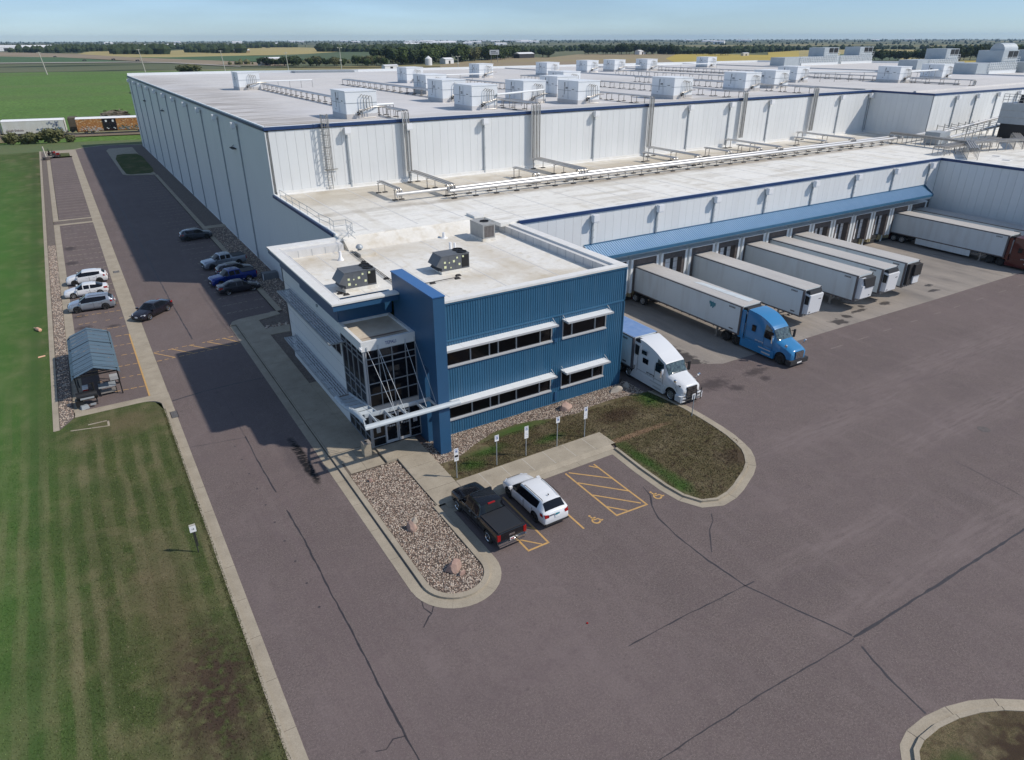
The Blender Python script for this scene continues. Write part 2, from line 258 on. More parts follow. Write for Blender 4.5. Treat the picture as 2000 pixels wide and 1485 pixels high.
# ---------------------------------------------------------------- mesh helpers
class MB:
    def __init__(s): s.v = []; s.f = []; s.mi = []
    def add(s, vs, fs, mi=0):
        o = len(s.v); s.v += [tuple(v) for v in vs]
        for f in fs: s.f.append(tuple(i+o for i in f)); s.mi.append(mi)
        return s
    def box(s, x0, x1, y0, y1, z0, z1, mi=0):
        if x0 > x1: x0, x1 = x1, x0
        if y0 > y1: y0, y1 = y1, y0
        if z0 > z1: z0, z1 = z1, z0
        return s.add([(x0,y0,z0),(x1,y0,z0),(x1,y1,z0),(x0,y1,z0),(x0,y0,z1),(x1,y0,z1),(x1,y1,z1),(x0,y1,z1)],
            [(3,2,1,0),(4,5,6,7),(0,1,5,4),(1,2,6,5),(2,3,7,6),(3,0,4,7)], mi)
    def hexa(s, p, mi=0):  # 8 points bottom ring, top ring (ccw)
        return s.add(p, [(3,2,1,0),(4,5,6,7),(0,1,5,4),(1,2,6,5),(2,3,7,6),(3,0,4,7)], mi)
    def bar(s, a, b, w, h=None, up=(0,0,1), mi=0):
        a = Vector(a); b = Vector(b); h = h or w; d = (b-a)
        if d.length < 1e-6: return s
        d.normalize(); u = Vector(up)
        if abs(d.dot(u)) > .99: u = Vector((0,1,0))
        sd_ = d.cross(u).normalized(); u = sd_.cross(d)
        c = [(-w/2,-h/2),(w/2,-h/2),(w/2,h/2),(-w/2,h/2)]
        vs = [a+sd_*i+u*j for i, j in c]+[b+sd_*i+u*j for i, j in c]
        return s.add(vs, [(0,1,2,3),(7,6,5,4),(1,0,4,5),(2,1,5,6),(3,2,6,7),(0,3,7,4)], mi)
    def tube(s, pts, r, n=8, mi=0, cap=True):
        pts = [Vector(p) for p in pts]; rings = []
        for i, p in enumerate(pts):
            d = (pts[min(i+1, len(pts)-1)]-pts[max(i-1, 0)]).normalized()
            u = Vector((0,0,1)) if abs(d.z) < .9 else Vector((0,1,0))
            a = d.cross(u).normalized(); b = a.cross(d)
            rr = r[i] if isinstance(r, (list, tuple)) else r
            rings.append([p+a*cos(2*pi*k/n)*rr+b*sin(2*pi*k/n)*rr for k in range(n)])
        vs = [q for rg in rings for q in rg]; fs = []
        for i in range(len(pts)-1):
            for k in range(n): k2 = (k+1) % n; fs.append((i*n+k, i*n+k2, (i+1)*n+k2, (i+1)*n+k))
        if cap: fs.append(tuple(range(n))[::-1]); fs.append(tuple(range((len(pts)-1)*n, len(pts)*n)))
        return s.add(vs, fs, mi)
    def prism(s, poly, z0, z1, mi=0, bottom=False):   # poly ccw in xy, ngon top
        n = len(poly); vs = [(p[0], p[1], z0) for p in poly]+[(p[0], p[1], z1) for p in poly]
        fs = [tuple(range(n, 2*n))]+[(i, (i+1) % n, n+(i+1) % n, n+i) for i in range(n)]
        if bottom: fs.append(tuple(range(n))[::-1])
        return s.add(vs, fs, mi)
    def strip(s, pts, w, z, mi=0):    # flat ribbon along a polyline
        pts = [Vector((p[0], p[1], 0)) for p in pts]; L = []; Rr = []
        for i, p in enumerate(pts):
            d = (pts[min(i+1, len(pts)-1)]-pts[max(i-1, 0)]).normalized(); nn = Vector((-d.y, d.x, 0))
            ww = w[i] if isinstance(w, (list, tuple)) else w
            L.append(p+nn*ww/2); Rr.append(p-nn*ww/2)
        vs = []
        for a, b in zip(L, Rr): vs += [(b.x,b.y,z),(a.x,a.y,z)]
        return s.add(vs, [(2*i, 2*i+2, 2*i+3, 2*i+1) for i in range(len(pts)-1)], mi)
    def lathe(s, prof, n=24, axis='y', c=(0,0,0), mi=0):  # prof list of (r, h)
        vs = []
        for r, h in prof:
            for k in range(n):
                a = 2*pi*k/n; p = (r*cos(a), h, r*sin(a)) if axis == 'y' else (r*cos(a), r*sin(a), h)
                if axis == 'x': p = (h, r*cos(a), r*sin(a))
                vs.append((p[0]+c[0], p[1]+c[1], p[2]+c[2]))
        fs = []
        for i in range(len(prof)-1):
            for k in range(n): k2 = (k+1) % n; fs.append((i*n+k, i*n+k2, (i+1)*n+k2, (i+1)*n+k))
        return s.add(vs, fs, mi)
    def mesh(s, name, mats, smooth=0):
        me = bpy.data.meshes.new(name); me.from_pydata(s.v, [], s.f)
        for m_ in (mats if isinstance(mats, (list, tuple)) else [mats]): me.materials.append(MT[m_])
        if any(s.mi): me.polygons.foreach_set('material_index', s.mi)
        if smooth:
            me.shade_smooth(); me.set_sharp_from_angle(angle=rad(smooth))
        me.update(); return me
    def build(s, name, mats, parent=None, smooth=0, loc=None, **kw):
        return put(s.mesh(name, mats, smooth), name, parent, loc, **kw)
def put(me, name, parent=None, loc=None, rz=None, label=None, cat=None, group=None, kind=None):
    o = bpy.data.objects.new(name, me); COL.objects.link(o)
    if parent: o.parent = parent
    if loc: o.location = loc
    if rz is not None: o.rotation_euler = (0, 0, rz)
    return tag(o, label, cat, group, kind)
def tag(o, label=None, cat=None, group=None, kind=None):
    if label: o['label'] = label
    if cat: o['category'] = cat
    if group: o['group'] = group
    if kind: o['kind'] = kind
    return o
def thing(name, label, cat, loc=(0,0,0), rz=0, group=None): return put(None, name, None, loc, rz, label, cat, group)
def copy_tree(o, parent=None):
    c = o.copy(); COL.objects.link(c)
    if parent: c.parent = parent
    for ch in list(o.children): copy_tree(ch, c)
    return c
def recalc(me):
    bm = bmesh.new(); bm.from_mesh(me); bmesh.ops.recalc_face_normals(bm, faces=bm.faces); bm.to_mesh(me); bm.free()
def struct(name, mb, mat, parent=None, smooth=0): return mb.build(name, mat, parent, smooth, kind='structure')
def corr(mb, o, U, V, N, lu, lv, pitch=.2, depth=.04, duty=.3, mi=0, phase=0.):
    """ribbed sheet: ribs run along V, repeat along U"""
    o = Vector(o); U = Vector(U); V = Vector(V); N = Vector(N); xs = []
    k0 = math.floor(phase/pitch)-1; k = k0; pts = [(0., None)]
    while k*pitch-phase < lu+pitch:
        b = k*pitch-phase
        for t, h in ((0,0),(pitch*.08,1),(pitch*duty,1),(pitch*(duty+.08),0)):
            if 0 < b+t < lu: pts.append((b+t, h))
        k += 1
    pts.sort(key=lambda q: q[0]); pts.append((lu, None))
    if len(pts) > 2: pts[0] = (0., pts[1][1]); pts[-1] = (lu, pts[-2][1])
    else: pts = [(0., 0), (lu, 0)]
    vs = []
    for u, h in pts: q = o+U*u+N*(depth*(h or 0)); vs += [q, q+V*lv]
    return mb.add(vs, [(2*i, 2*i+2, 2*i+3, 2*i+1) for i in range(len(pts)-1)], mi)
def textmesh(txt, size, mat, depth=.01, align='CENTER'):
    cu = bpy.data.curves.new('lettering', 'FONT'); cu.body = txt; cu.size = size; cu.extrude = depth; cu.align_x = align; cu.align_y = 'CENTER'; cu.resolution_u = 2
    o = bpy.data.objects.new('lettering', cu); COL.objects.link(o); bpy.context.view_layer.update()
    me = bpy.data.meshes.new_from_object(o.evaluated_get(bpy.context.evaluated_depsgraph_get()))
    bpy.data.objects.remove(o); me.materials.clear(); me.materials.append(MT[mat]); return me
def isa(mb, s, z, cx, cy, w=.13, mi=0, flip=None):
    """wheelchair symbol in the XY plane"""
    def st(p): mb.strip([(cx+x*s, cy+y*s) for x, y in p], w*s, z, mi)
    n = 12; mb.add([(cx+s*(.0+.1*cos(2*pi*k/n)), cy+s*(1.0+.1*sin(2*pi*k/n)), z) for k in range(n)], [tuple(range(n))], mi)
    st([(0,.86),(.04,.42),(.36,.42),(.50,.10),(.64,.15)]); st([(.02,.64),(.3,.64)])
    st([(.10+.3*cos(a), .28+.3*sin(a)) for a in [rad(110+i*20) for i in range(12)]])
# ================================================================ GROUND
def poly_struct(name, poly, z, mat, **k):
    mb = MB(); n = len(poly); mb.add([(p[0], p[1], z) for p in poly], [tuple(range(n))]); return struct(name, mb, mat, **k)
def arc(cx, cy, r, a0, a1, n=14, ry=None): return [(cx+r*cos(rad(a0+(a1-a0)*i/n)), cy+(ry or r)*sin(rad(a0+(a1-a0)*i/n))) for i in range(n+1)]

FG = M('crop_field', (.115,.205,.050), .95, var=(.088,.165,.040), vs=.02, vmix=.5, fine=(.8,.35), bump=1., bs=1.2, spec=.1)
over(FG, noise_mask(FG, .35, .45, .65, stretch=(.15,1,1)), (.12,.155,.06), .5)
over(FG, noise_mask(FG, .008, .5, .62, stretch=(.2,1,1)), (.13,.16,.065), .5)
# the far plain beyond the fields: faded mottled farmland
PL = M('plain', (.17,.175,.11), 1., var=(.09,.115,.065), vs=.0012, vmix=.5, spec=.05, stretch=(1,1,1))
over(PL, noise_mask(PL, .0045, .55, .6, stretch=(.35,1,1)), (.02,.035,.022), .85)
over(PL, noise_mask(PL, .002, .56, .6, off=(900,50,0), stretch=(.3,1,1)), (.34,.28,.14), .6)
over(PL, noise_mask(PL, .012, .68, .7, off=(20,50,0), stretch=(.5,1,1)), (.45,.45,.44), .7)
mb = MB(); mb.add([(11500*cos(2*pi*k/96), 11500*sin(2*pi*k/96), -.9) for k in range(96)], [tuple(range(96))]); struct('ground', mb, 'plain')
poly_struct('crop_field', [(-600,276),(-380,-700),(700,-700),(1300,300),(800,640),(330,640),(250,735),(150,790),(-10,845),(-600,900)], -.35, 'crop_field')
M('field_dark_green', (.045,.10,.028), .95, var=(.065,.12,.038), vs=.03, fine=(.5,.3)); M('field_tan', (.34,.26,.17), .95, var=(.19,.15,.09), vs=.012, stretch=(.4,1,1))
M('field_gold', (.42,.33,.12), .95, var=(.29,.245,.09), vs=.008, stretch=(.3,1,1)); M('field_yellow', (.46,.34,.05), .95, var=(.36,.28,.06), vs=.01, stretch=(.4,1,1))
M('field_brown', (.27,.205,.135), .95, var=(.30,.245,.11), vs=.01, stretch=(.3,1,1)); M('gravel_track', (.34,.31,.26), .95)
M('field_green', (.050,.085,.026), .95, var=(.085,.11,.04), vs=.008, stretch=(.3,1,1)); M('track_dirt', (.21,.165,.12), .95, var=(.15,.12,.09), vs=.2)
def land(name, pts, z, mat): poly_struct(name, pts, z, mat)
M('dry_verge', (.26,.21,.11), .95, var=(.15,.15,.06), vs=.3)
land('pale_track', [(-220,1333),(-46,1234),(104,1177),(148,1120),(179,969),(192,896),(189,879),(173,941),(142,1077),(100,1137),(-44,1187),(-208,1261)], -0.24, 'gravel_track')
land('dark_field', [(-341,2100),(-62,1749),(35,1567),(104,1175),(-46,1234),(-220,1333)], -0.30, 'field_dark_green')
land('stubble_field', [(-475,2944),(-79,2312),(72,1890),(133,1488),(216,1164),(258,946),(233,855),(179,969),(132,1138),(34,1544),(-60,1694),(-324,1993)], -0.28, 'field_tan')
land('gold_field', [(126,2337),(192,2394),(301,2234),(636,3084),(812,2945),(841,2444),(518,1511),(331,1482),(189,1419),(133,1488),(72,1890)], -0.32, 'field_gold')
land('green_strip', [(189,1419),(331,1482),(358,1306),(337,1120),(260,1052),(215,1158),(132,1479)], -0.26, 'field_dark_green')
land('mid_green', [(348,1269),(320,1436),(468,1553),(603,1755),(702,1667),(452,1066),(328,1093)], -0.27, 'field_green')
land('scrub_land', [(190,998),(213,1149),(258,946),(324,1079),(446,1052),(531,1004),(391,739),(261,797),(191,887)], -0.29, 'plain')
land('brown_field', [(395,798),(523,941),(649,1049),(684,999),(876,1176),(1016,1088),(1064,1029),(935,798),(688,538),(550,550),(379,613),(340,687)], -0.22, 'field_brown')
land('yellow_field', [(785,840),(998,1042),(1074,1039),(1089,908),(1282,1070),(1513,1175),(832,613),(661,486),(565,573)], -0.15, 'field_yellow')
land('stripe_field', [(1525,1184),(1723,1201),(1805,1065),(754,452),(645,497)], -0.10, 'field_gold')
land('dark_stripe', [(1225,863),(1314,787),(1172,715),(1100,774)], -0.06, 'field_dark_green')
land('green_stripe', [(1066,797),(1169,713),(853,521),(777,579)], -0.05, 'field_green')
land('far_yellow', [(1022,538),(1142,459),(918,367),(807,450)], -0.05, 'field_yellow')
land('rail_verge', [(-22,253),(-15,261),(3,266),(23,263),(25,278),(5,281),(-17,298),(-25,294)], -0.12, 'dry_verge')
# lawns and verge round the site
poly_struct('verge', [(-600,237),(-600,262),(-9,252.5),(20,246),(140,222),(140,200),(60,229),(18,233.2),(9.8,237.3),(4.5,234.4),(-5.8,233)], -.2, 'crop_field')
GL = M('verge_green', (.085,.13,.042), .95, var=(.115,.135,.05), vs=.2, fine=(4,.3), bump=.5, bs=6)
over(GL, noise_mask(GL, .06, .5, .65, stretch=(.1,1,1)), (.14,.135,.055), .5)
poly_struct('mown_verge', [(-60,230),(-60,266),(-15,254.5),(1.2,250.6),(20,246.5),(40,240),(60,228),(19,229),(18,233.2),(9.8,237.3),(4.5,234.4),(2.6,231.4),(-5.8,231.4)], -.05, 'verge_green')
poly_struct('left_lawn', [(-140,-60),(-5.735,-60),(-5.735,231.3),(-60,231.3),(-140,231)], .115, 'lawn_mown')
poly_struct('front_lawn', [(-5.74,-60),(2.0,-60),(2.0,56.8),(1.55,58.7),(.6,59.35),(-4.2,59.2),(-5.3,57.5),(-5.74,57.5)], .115, 'lawn_mown')
# pavement
lot = poly_struct('asphalt_lot', [(-3.45,60.2),(-3.45,217),(2.4,232),(9.6,236.8),(19.2,232.4),(19.2,58),(111,58),(111,38),(230,38),(230,-90),(2.7,-90),(2.7,60.2)], 0, 'asphalt')
apron = MB()
for i in range(16):                       # dock apron slabs, each its own piece
    pass
ap = poly_struct('dock_apron', [(36.4,45.5),(47.2,39.35),(60,39.25),(80,38.85),(102,38.7),(128,38.6),(128,58),(36.4,58)], .002, 'apron_concrete')
for i in range(20):
    x0 = 36.6+4.45*i
    if x0 > 124: break
    yb = 39.3-(x0-47)*.008 if x0 > 47.2 else 39.35+(47.2-x0)*.57
    for ya, yc in ((yb+.02, 44.5), (44.515, 51.2), (51.215, 57.4)):
        if yc-ya < .4: continue
        yb2 = 39.3-(x0+4.45-47)*.008 if x0+4.45 > 47.2 else 39.35+(47.2-x0-4.45)*.57
        b = MB()
        lo = ya if ya > yb+.1 else None
        b.prism([(x0+.01, ya), (x0+4.44, lo if lo else yb2+.02), (x0+4.44, yc), (x0+.01, yc)], -.02, .012)
        struct('apron_slab', b, 'apron_concrete', ap)
def slabs(parent, x0, x1, y0, y1, z, pitch, axis='y', mat='concrete', name='slab', gap=.026, jit=0):
    L = (y1-y0) if axis == 'y' else (x1-x0); n = max(1, round(L/pitch))
    for i in range(n):
        a = i*L/n; b = (i+1)*L/n; m_ = MB(); dz = R.uniform(-.003, .003)
        if axis == 'y': m_.box(x0, x1, y0+a+gap/2, y0+b-gap/2, z-.12, z+dz)
        else: m_.box(x0+a+gap/2, x0+b-gap/2, y0, y1, z-.12, z+dz)
        struct(name, m_, mat, parent)
def base(name, x0, x1, y0, y1, z): mb_ = MB(); mb_.box(x0, x1, y0, y1, z-.15, z-.0055); return struct(name, mb_, 'joint_dark')
# gutter strip on the left of the road: pan then kerb
g = base('left_gutter', 2.06, 2.74, -8, 59.2, .01)
slabs(g, 2.2, 2.74, -8, 59.2, .012, 3.05)
k = base('left_kerb', 2.0, 2.2, -8, 56.8, .13); slabs(k, 1.99, 2.2, -8, 56.8, .132, 3.05, name='kerb_stone')
kc = MB(); o_ = [(2.2,56.8)]+arc(.6,57.9,1.6,0,90,8,1.6)[1:]; i_ = [(2.0,56.8)]+arc(.6,57.9,1.4,0,90,8,1.3)[1:]
for a, b, c, d in zip(o_, o_[1:], i_[1:], i_): kc.hexa([(*d,0),(*a,0),(*b,0),(*c,0),(*d,.13),(*a,.13),(*b,.13),(*c,.13)])
kc.box(-4.2,.6,59.2,59.5,0,.13); struct('lot_end_kerb', kc, 'concrete')
kc = MB(); kc.prism([(2.74,56.5),(2.74,60.4),(-4.2,60.4),(-4.2,59.5),(.6,59.5)]+arc(.6,57.9,1.6,90,0,8), 0, .012); struct('lot_end_gutter', kc, 'concrete')
g = base('lot_gutter', 1.3, 2.74, 60.4, 231, .012); slabs(g, 1.3, 2.72, 60.42, 231, .014, 6.1)
for x0, x1, y0, y1 in ((-4.25,-3.45,60.4,133.6),(-4.25,-3.5,138,216.5)):
    g = base('lot_edge', x0, x1, y0, y1, .02); slabs(g, x0, x1, y0, y1, .02, 6.1, jit=1)
g = base('lawn_edging', -5.72, -5.3, 57.5, 232.3, .13); slabs(g, -5.72, -5.3, 57.5, 232.3, .13, 9)
dv = MB(); dv.box(-4.25,1.35,133.6,134.6,0,.03); dv.box(-4.25,1.35,137.2,138,0,.03); dv.box(-4.25,1.4,216.6,219,0,.03); dv.box(-5.7,2.6,231,232.2,0,.03); struct('lot_divider', dv, 'concrete')
pts = [(-4.2,231.5),(2.5,232),(4.5,234.2),(9.8,237),(14,235.6),(19.4,232.6)]
mb = MB(); mb.strip(pts, .9, .05); struct('far_kerb', mb, 'concrete')
# right side of the road
g = base('right_gutter', 10.45, 11.05, 27.4, 73.2, .01); slabs(g, 10.45, 11.06, 27.4, 73.2, .012, 3.05)
sw = base('entry_sidewalk', 11.06, 13.43, 43, 73.2, .13)
slabs(sw, 11.2, 13.43, 43.05, 73.2, .135, 6.0); slabs(sw, 11.06, 11.18, 43.05, 73.2, .13, 3.05, name='kerb_stone')
mb = MB(); mb.prism([(11.06,73.2),(13.43,73.2),(15.9,73.9),(15.85,75),(12.9,74.8),(11.6,74.6),(10.9,74.2),(10.5,73.2)], 0, .13); struct('sidewalk_nose', mb, 'concrete')
sw2 = base('wall_sidewalk', 13.43, 14.08, 42.2, 55.4, .13); slabs(sw2, 13.44, 14.08, 42.2, 55.4, .134, 6)
for y0, y1 in ((68.35,70.3),(118.4,120.2)):
    mb = MB(); mb.box(13.43 if y0 < 100 else 16.3, 15.9 if y0 < 100 else 19.3, y0, y1, 0, .14); struct('crossing_slab', mb, 'concrete')
g = base('wall_lot_kerb', 15.75, 16.4, 75, 176.4, .13); slabs(g, 15.75, 16.4, 75, 176.4, .13, 6.1)
mb = MB(); mb.box(15.1,15.74,74.95,75.2,0,.10); struct('stall_end_kerb', mb, 'concrete')
pl = base('plaza', 11.2, 14.3, 39.95, 43, .13)
for (x0,x1,y0,y1) in ((11.2,12.75,41.5,43),(12.77,14.2,41.5,43),(11.62,12.75,39.95,41.48),(12.77,14.1,39.95,41.48)): slabs(pl, x0, x1, y0, y1, .136, 3)
ld = MB(); ld.box(14.25,15.05,39.95,42.05,0,.27); struct('door_landing', ld, 'concrete')
rp = MB(); rp.box(15.0,15.1,33.6,34,0,.1); rp = struct('entry_ramp', rp, 'concrete')
ys = [42.05,40.0,38.4,36.9,35.4]
for a, b in zip(ys, ys[1:]):
    za = .135+.13*(a-35.4)/6.65; zb = .135+.13*(b-35.4)/6.65; mb = MB()
    mb.hexa([(15.06,b+.012,0),(17.3,b+.012,0),(17.3,a-.012,0),(15.06,a-.012,0),(15.06,b+.012,zb),(17.3,b+.012,zb),(17.3,a-.012,za),(15.06,a-.012,za)]); struct('slab', mb, 'concrete', rp)
sw3 = base('front_sidewalk', 15.06, 29.6, 33.55, 35.4, .13)
slabs(sw3, 15.06, 17.3, 33.55, 35.38, .135, 3, 'x'); slabs(sw3, 17.32, 29.62, 33.55, 35.4, .135, 1.76, 'x', gap=.03)
mb = MB()
for i in range(1,7): mb.box(17.32+i*12.3/7-.018, 17.32+i*12.3/7+.018, 33.6, 35.38, .12, .1375)
struct('expansion_joint', mb, 'joint_light', sw3)
fg = base('front_gutter', 15.1, 29.2, 32.55, 33.5, .012); slabs(fg, 15.75, 29.1, 32.56, 33.09, .012, 3, 'x'); mb = MB(); mb.box(15.09,15.76,32.6,33.56,0,.013); struct('slab', mb, 'concrete', fg)
mb = MB(); mb.hexa([(15.6,33.1,0),(29.2,33.1,0),(29.2,33.55,0),(15.6,33.55,0),(15.6,33.1,.02),(29.2,33.1,.02),(29.2,33.55,.13),(15.6,33.55,.13)]); struct('kerb_ramp', mb, 'concrete', fg)
# --- islands: outer gutter, kerb ring, bed
def ring(name, out, inn, z0, z1, parent=None, gap=0, mat='concrete', piece=None):
    tot = MB(); n = len(out)
    for i in range(n-1):
        a, b, c, d = out[i], out[i+1], inn[i+1], inn[i]
        m_ = MB() if piece else tot
        m_.hexa([(*d,z0),(*a,z0),(*b,z0),(*c,z0),(*d,z1),(*a,z1),(*b,z1),(*c,z1)])
        if piece: recalc_build(m_, piece, mat, parent)
    if not piece: return recalc_build(tot, name, mat, parent)
def recalc_build(mb_, name, mat, parent=None):
    me = mb_.mesh(name, mat); recalc(me); return put(me, name, parent, kind='structure')
gi_out = arc(13.1,27.45,2.63,180,360,18); gi_mid = arc(13.1,27.45,1.98,180,360,18); gi_in = arc(13.1,27.45,1.66,180,360,18)
gi = recalc_build(MB().box(10.9,15.4,27,27.6,-.1,-.03), 'gravel_island', 'concrete')
def chunked(out, inn, z0, z1, parent, name, per=4):
    for s in range(0, len(out)-1, per):
        e = min(s+per, len(out)-1); m_ = MB()
        for i in range(s, e):
            a, b, c, d = out[i], out[i+1], inn[i+1], inn[i]
            if i == s: t = .006; a = (a[0]+(b[0]-a[0])*t*4, a[1]+(b[1]-a[1])*t*4); d = (d[0]+(c[0]-d[0])*t*4, d[1]+(c[1]-d[1])*t*4)
            m_.hexa([(*d,z0),(*a,z0),(*b,z0),(*c,z0),(*d,z1),(*a,z1),(*b,z1),(*c,z1)])
        recalc_build(m_, name, 'concrete', parent)
chunked(gi_out, gi_mid, 0, .014, gi, 'slab', 6); chunked(gi_mid, gi_in, 0, .14, gi, 'kerb_stone', 6)
ring('island_left_kerb', [(11.12,27.45),(11.12,43.0)], [(11.44,27.45),(11.44,43.0)], 0, .14, gi)
ring('island_right_kerb', [(15.08,27.45),(15.08,33.6)], [(14.76,27.45),(14.76,33.6)], 0, .14, gi)
ring('island_right_gutter', [(15.73,27.45),(15.73,32.6)], [(15.08,27.45),(15.08,32.6)], 0, .014, gi)
bed = poly_struct('gravel_bed', arc(13.1,27.45,1.67,180,360,18)+[(14.77,33.6),(15.05,33.6),(15.05,39.95),(11.44,39.95)], .055, 'gravel_bed')
ri_in = [(29.34,33.06),(29.18,30),(29.19,27.5),(29.37,26.1),(29.9,25.1),(30.85,24.72),(31.9,24.85),(32.92,25.19),(34.84,26.06),(35.7,26.6),(36.37,27.31),(36.85,28.0),(37.13,28.79),(37.45,30),(37.62,31.43),(37.7,33),(37.72,34.8),(37.55,37),(37.3,38.6)]
def offset(poly, d):
    r = []
    for i, p in enumerate(poly):
        a = Vector((*poly[max(i-1,0)],0)); b = Vector((*poly[min(i+1,len(poly)-1)],0)); t = (b-a).normalized()
        r.append((p[0]-t.y*-d, p[1]+t.x*-d))
    return r
ri_mid = offset(ri_in, .2); ri_out = offset(ri_in, .75)
ri = recalc_build(MB().box(30,31,26,27,-.1,-.05), 'grass_island', 'concrete')
chunked(ri_out, ri_mid, 0, .013, ri, 'slab', 3); chunked(ri_mid, ri_in, 0, .14, ri, 'kerb_stone', 3)
GB = [(17.32,37.9),(18.73,37.85),(20.5,38.8),(22.7,39.68),(24.7,39.85),(26.25,39.6),(28.06,38.97),(30.06,38.7),(31.6,39.05),(33.7,39.1),(36.06,38.87),(37.1,38.6)]
poly_struct('island_lawn', ri_in[:]+[(37.1,38.62)]+GB[::-1]+[(17.32,35.42),(29.62,35.42),(29.62,33.5)], .10, 'lawn_dry')
poly_struct('front_gravel_bed', [(17.31,35.6)]+GB+[(37.1,41.8),(36.4,41.8),(36.4,41.15),(17.31,41.15)], .075, 'gravel_bed')
bi_o = [(22.2,4.2),(22.7,6.5),(23.45,7.87),(24.46,8.23),(26.13,8.32),(27.77,8.15),(29.05,7.76),(30.1,7.24),(31.3,6.4),(33,4.6)]
bi_o = [(23.0,4.5),(23.1,6.3),(23.5,7.5),(24.3,8.12),(25.2,8.36),(26.5,8.36),(27.8,8.15),(29.05,7.76),(30.1,7.24),(31.3,6.4),(33,4.6)]
bi_m = offset(bi_o, .5); bi_i = offset(bi_o, .72)
bi = recalc_build(MB().box(25,27,5,6,-.1,-.05), 'corner_island', 'concrete')
chunked(bi_o[::1], bi_m, 0, .013, bi, 'slab', 2); chunked(bi_m, bi_i, 0, .14, bi, 'kerb_stone', 2)
poly_struct('corner_lawn', [(p[0], p[1]) for p in bi_i][::-1], .10, 'lawn_dry')
# far island by the warehouse and gravel along its wall
mb = MB(); mb.prism([(9.9,181),(10.6,179.4),(16.2,176.6),(16.4,228),(10.6,228),(9.7,224)], 0, .12); struct('far_island_kerb', mb, 'concrete')
poly_struct('far_island_grass', [(10.45,189),(10.6,181),(11.3,179.6),(15.3,179.2),(16.2,181),(16.6,186),(16.7,207),(16.1,213.6),(13,214.6),(11.4,213.6),(10.5,206)], .135, 'lawn_mown')
M('wall_gravel', (.20,.165,.135), 1., var=(.10,.08,.07), vs=5, vmix=.55, bump=.6, bs=14, fine=(12,.4))
poly_struct('wall_gravel', [(16.4,62),(19.35,62),(19.35,232),(16.4,228)], .08, 'wall_gravel')
poly_struct('shed_gravel', [(13.43,55.4),(14.1,55.4),(14.1,62.3),(16.4,62.3),(16.4,75),(15.9,73.9),(13.43,73.1)], .08, 'wall_gravel')
poly_struct('lot_gravel', [(-5.3,57.6),(-4.25,59.3),(-4.25,231),(-5.3,231)], .07, 'wall_gravel')
poly_struct('divider_gravel', [(-4.2,134.6),(1.3,134.6),(1.3,137.2),(-4.2,137.2)], .03, 'wall_gravel')
poly_struct('lot_head_grass', [(-1.9,219),(1.0,219),(1.0,226),(-1.9,226)], .05, 'lawn_mown')
poly_struct('lot_head_pad', [(-4.2,216.6),(2.4,216.6),(2.4,231),(-4.2,231)], .03, 'concrete')
mb = MB(); mb.box(-3.4,-1.95,57.25,57.4,.05,.12); mb.box(-2.1,-1.95,56.3,57.4,.05,.12); mb.hexa([(-4.6,56.9,.05),(-2.1,56.3,.05),(-2.1,56.42,.05),(-4.6,57.05,.05),(-4.6,56.9,.12),(-2.1,56.3,.12),(-2.1,56.42,.12),(-4.6,57.05,.12)]); struct('pad_edging', mb, 'concrete')
# --- pebbles (real stones, nobody could count them)
def pebbles(name, poly, dens, r0, r1, z, mat='river_rock', tri=None):
    xs = [p[0] for p in poly]; ys = [p[1] for p in poly]; x0, x1, y0, y1 = min(xs), max(xs), min(ys), max(ys)
    def inside(x, y):
        c = False; j = len(poly)-1
        for i in range(len(poly)):
            if (poly[i][1] > y) != (poly[j][1] > y) and x < (poly[j][0]-poly[i][0])*(y-poly[i][1])/(poly[j][1]-poly[i][1])+poly[i][0]: c = not c
            j = i
        return c
    N = int((x1-x0)*(y1-y0)*dens); b = MB(); ct = 0
    base_v = [(0,0,1),(1,0,.1),(.3,.95,.1),(-.8,.6,.1),(-.8,-.6,.1),(.3,-.95,.1),(.55,.35,.72),(-.3,.5,.75),(-.4,-.4,.72),(.45,-.5,.7)]
    fs = [(0,6,7),(0,7,8),(0,8,9),(0,9,6),(1,2,6),(2,7,6),(2,3,7),(3,8,7),(3,4,8),(4,9,8),(4,5,9),(5,1,9),(1,6,9)]
    for _ in range(N):
        x = R.uniform(x0, x1); y = R.uniform(y0, y1)
        if not inside(x, y): continue
        a = R.uniform(0, 6.28); s = r0+(r1-r0)*R.random()**1.6*1.25; e = R.uniform(.6, 1); h = R.uniform(.5, .9); ca, sa = cos(a), sin(a); zz = z+R.uniform(-.01, .025)
        o = len(b.v)
        for (u, v, w) in base_v: U = u*s; V = v*s*e; b.v.append((x+U*ca-V*sa, y+U*sa+V*ca, zz+w*s*h))
        for f in fs: b.f.append((f[0]+o, f[1]+o, f[2]+o)); b.mi.append(0)
    return b.build(name, mat, None, kind='stuff')
tag(pebbles('river_rock', arc(13.1,27.45,1.62,180,360,14)+[(14.72,33.6),(15.0,33.6),(15.0,39.9),(11.5,39.9)], 210, .028, .058, .05), 'pale river rock filling the island bed before the entrance', 'gravel')
tag(pebbles('river_rock', [(17.36,35.7)]+GB+[(37.0,41.6),(36.4,41.1),(17.36,41.1)], 190, .028, .058, .07), 'pale river rock along the foot of the blue office wall', 'gravel')
tag(pebbles('river_rock', [(-5.25,58),(-4.3,59.5),(-4.3,120),(-5.25,120)], 60, .045, .08, .06), 'brown river rock strip between lawn edging and left parking lot', 'gravel')
tag(pebbles('river_rock', [(16.45,64),(19.2,64),(19.2,118),(16.45,118)], 22, .05, .10, .07), 'dark rock bed along the shaded warehouse wall', 'gravel')
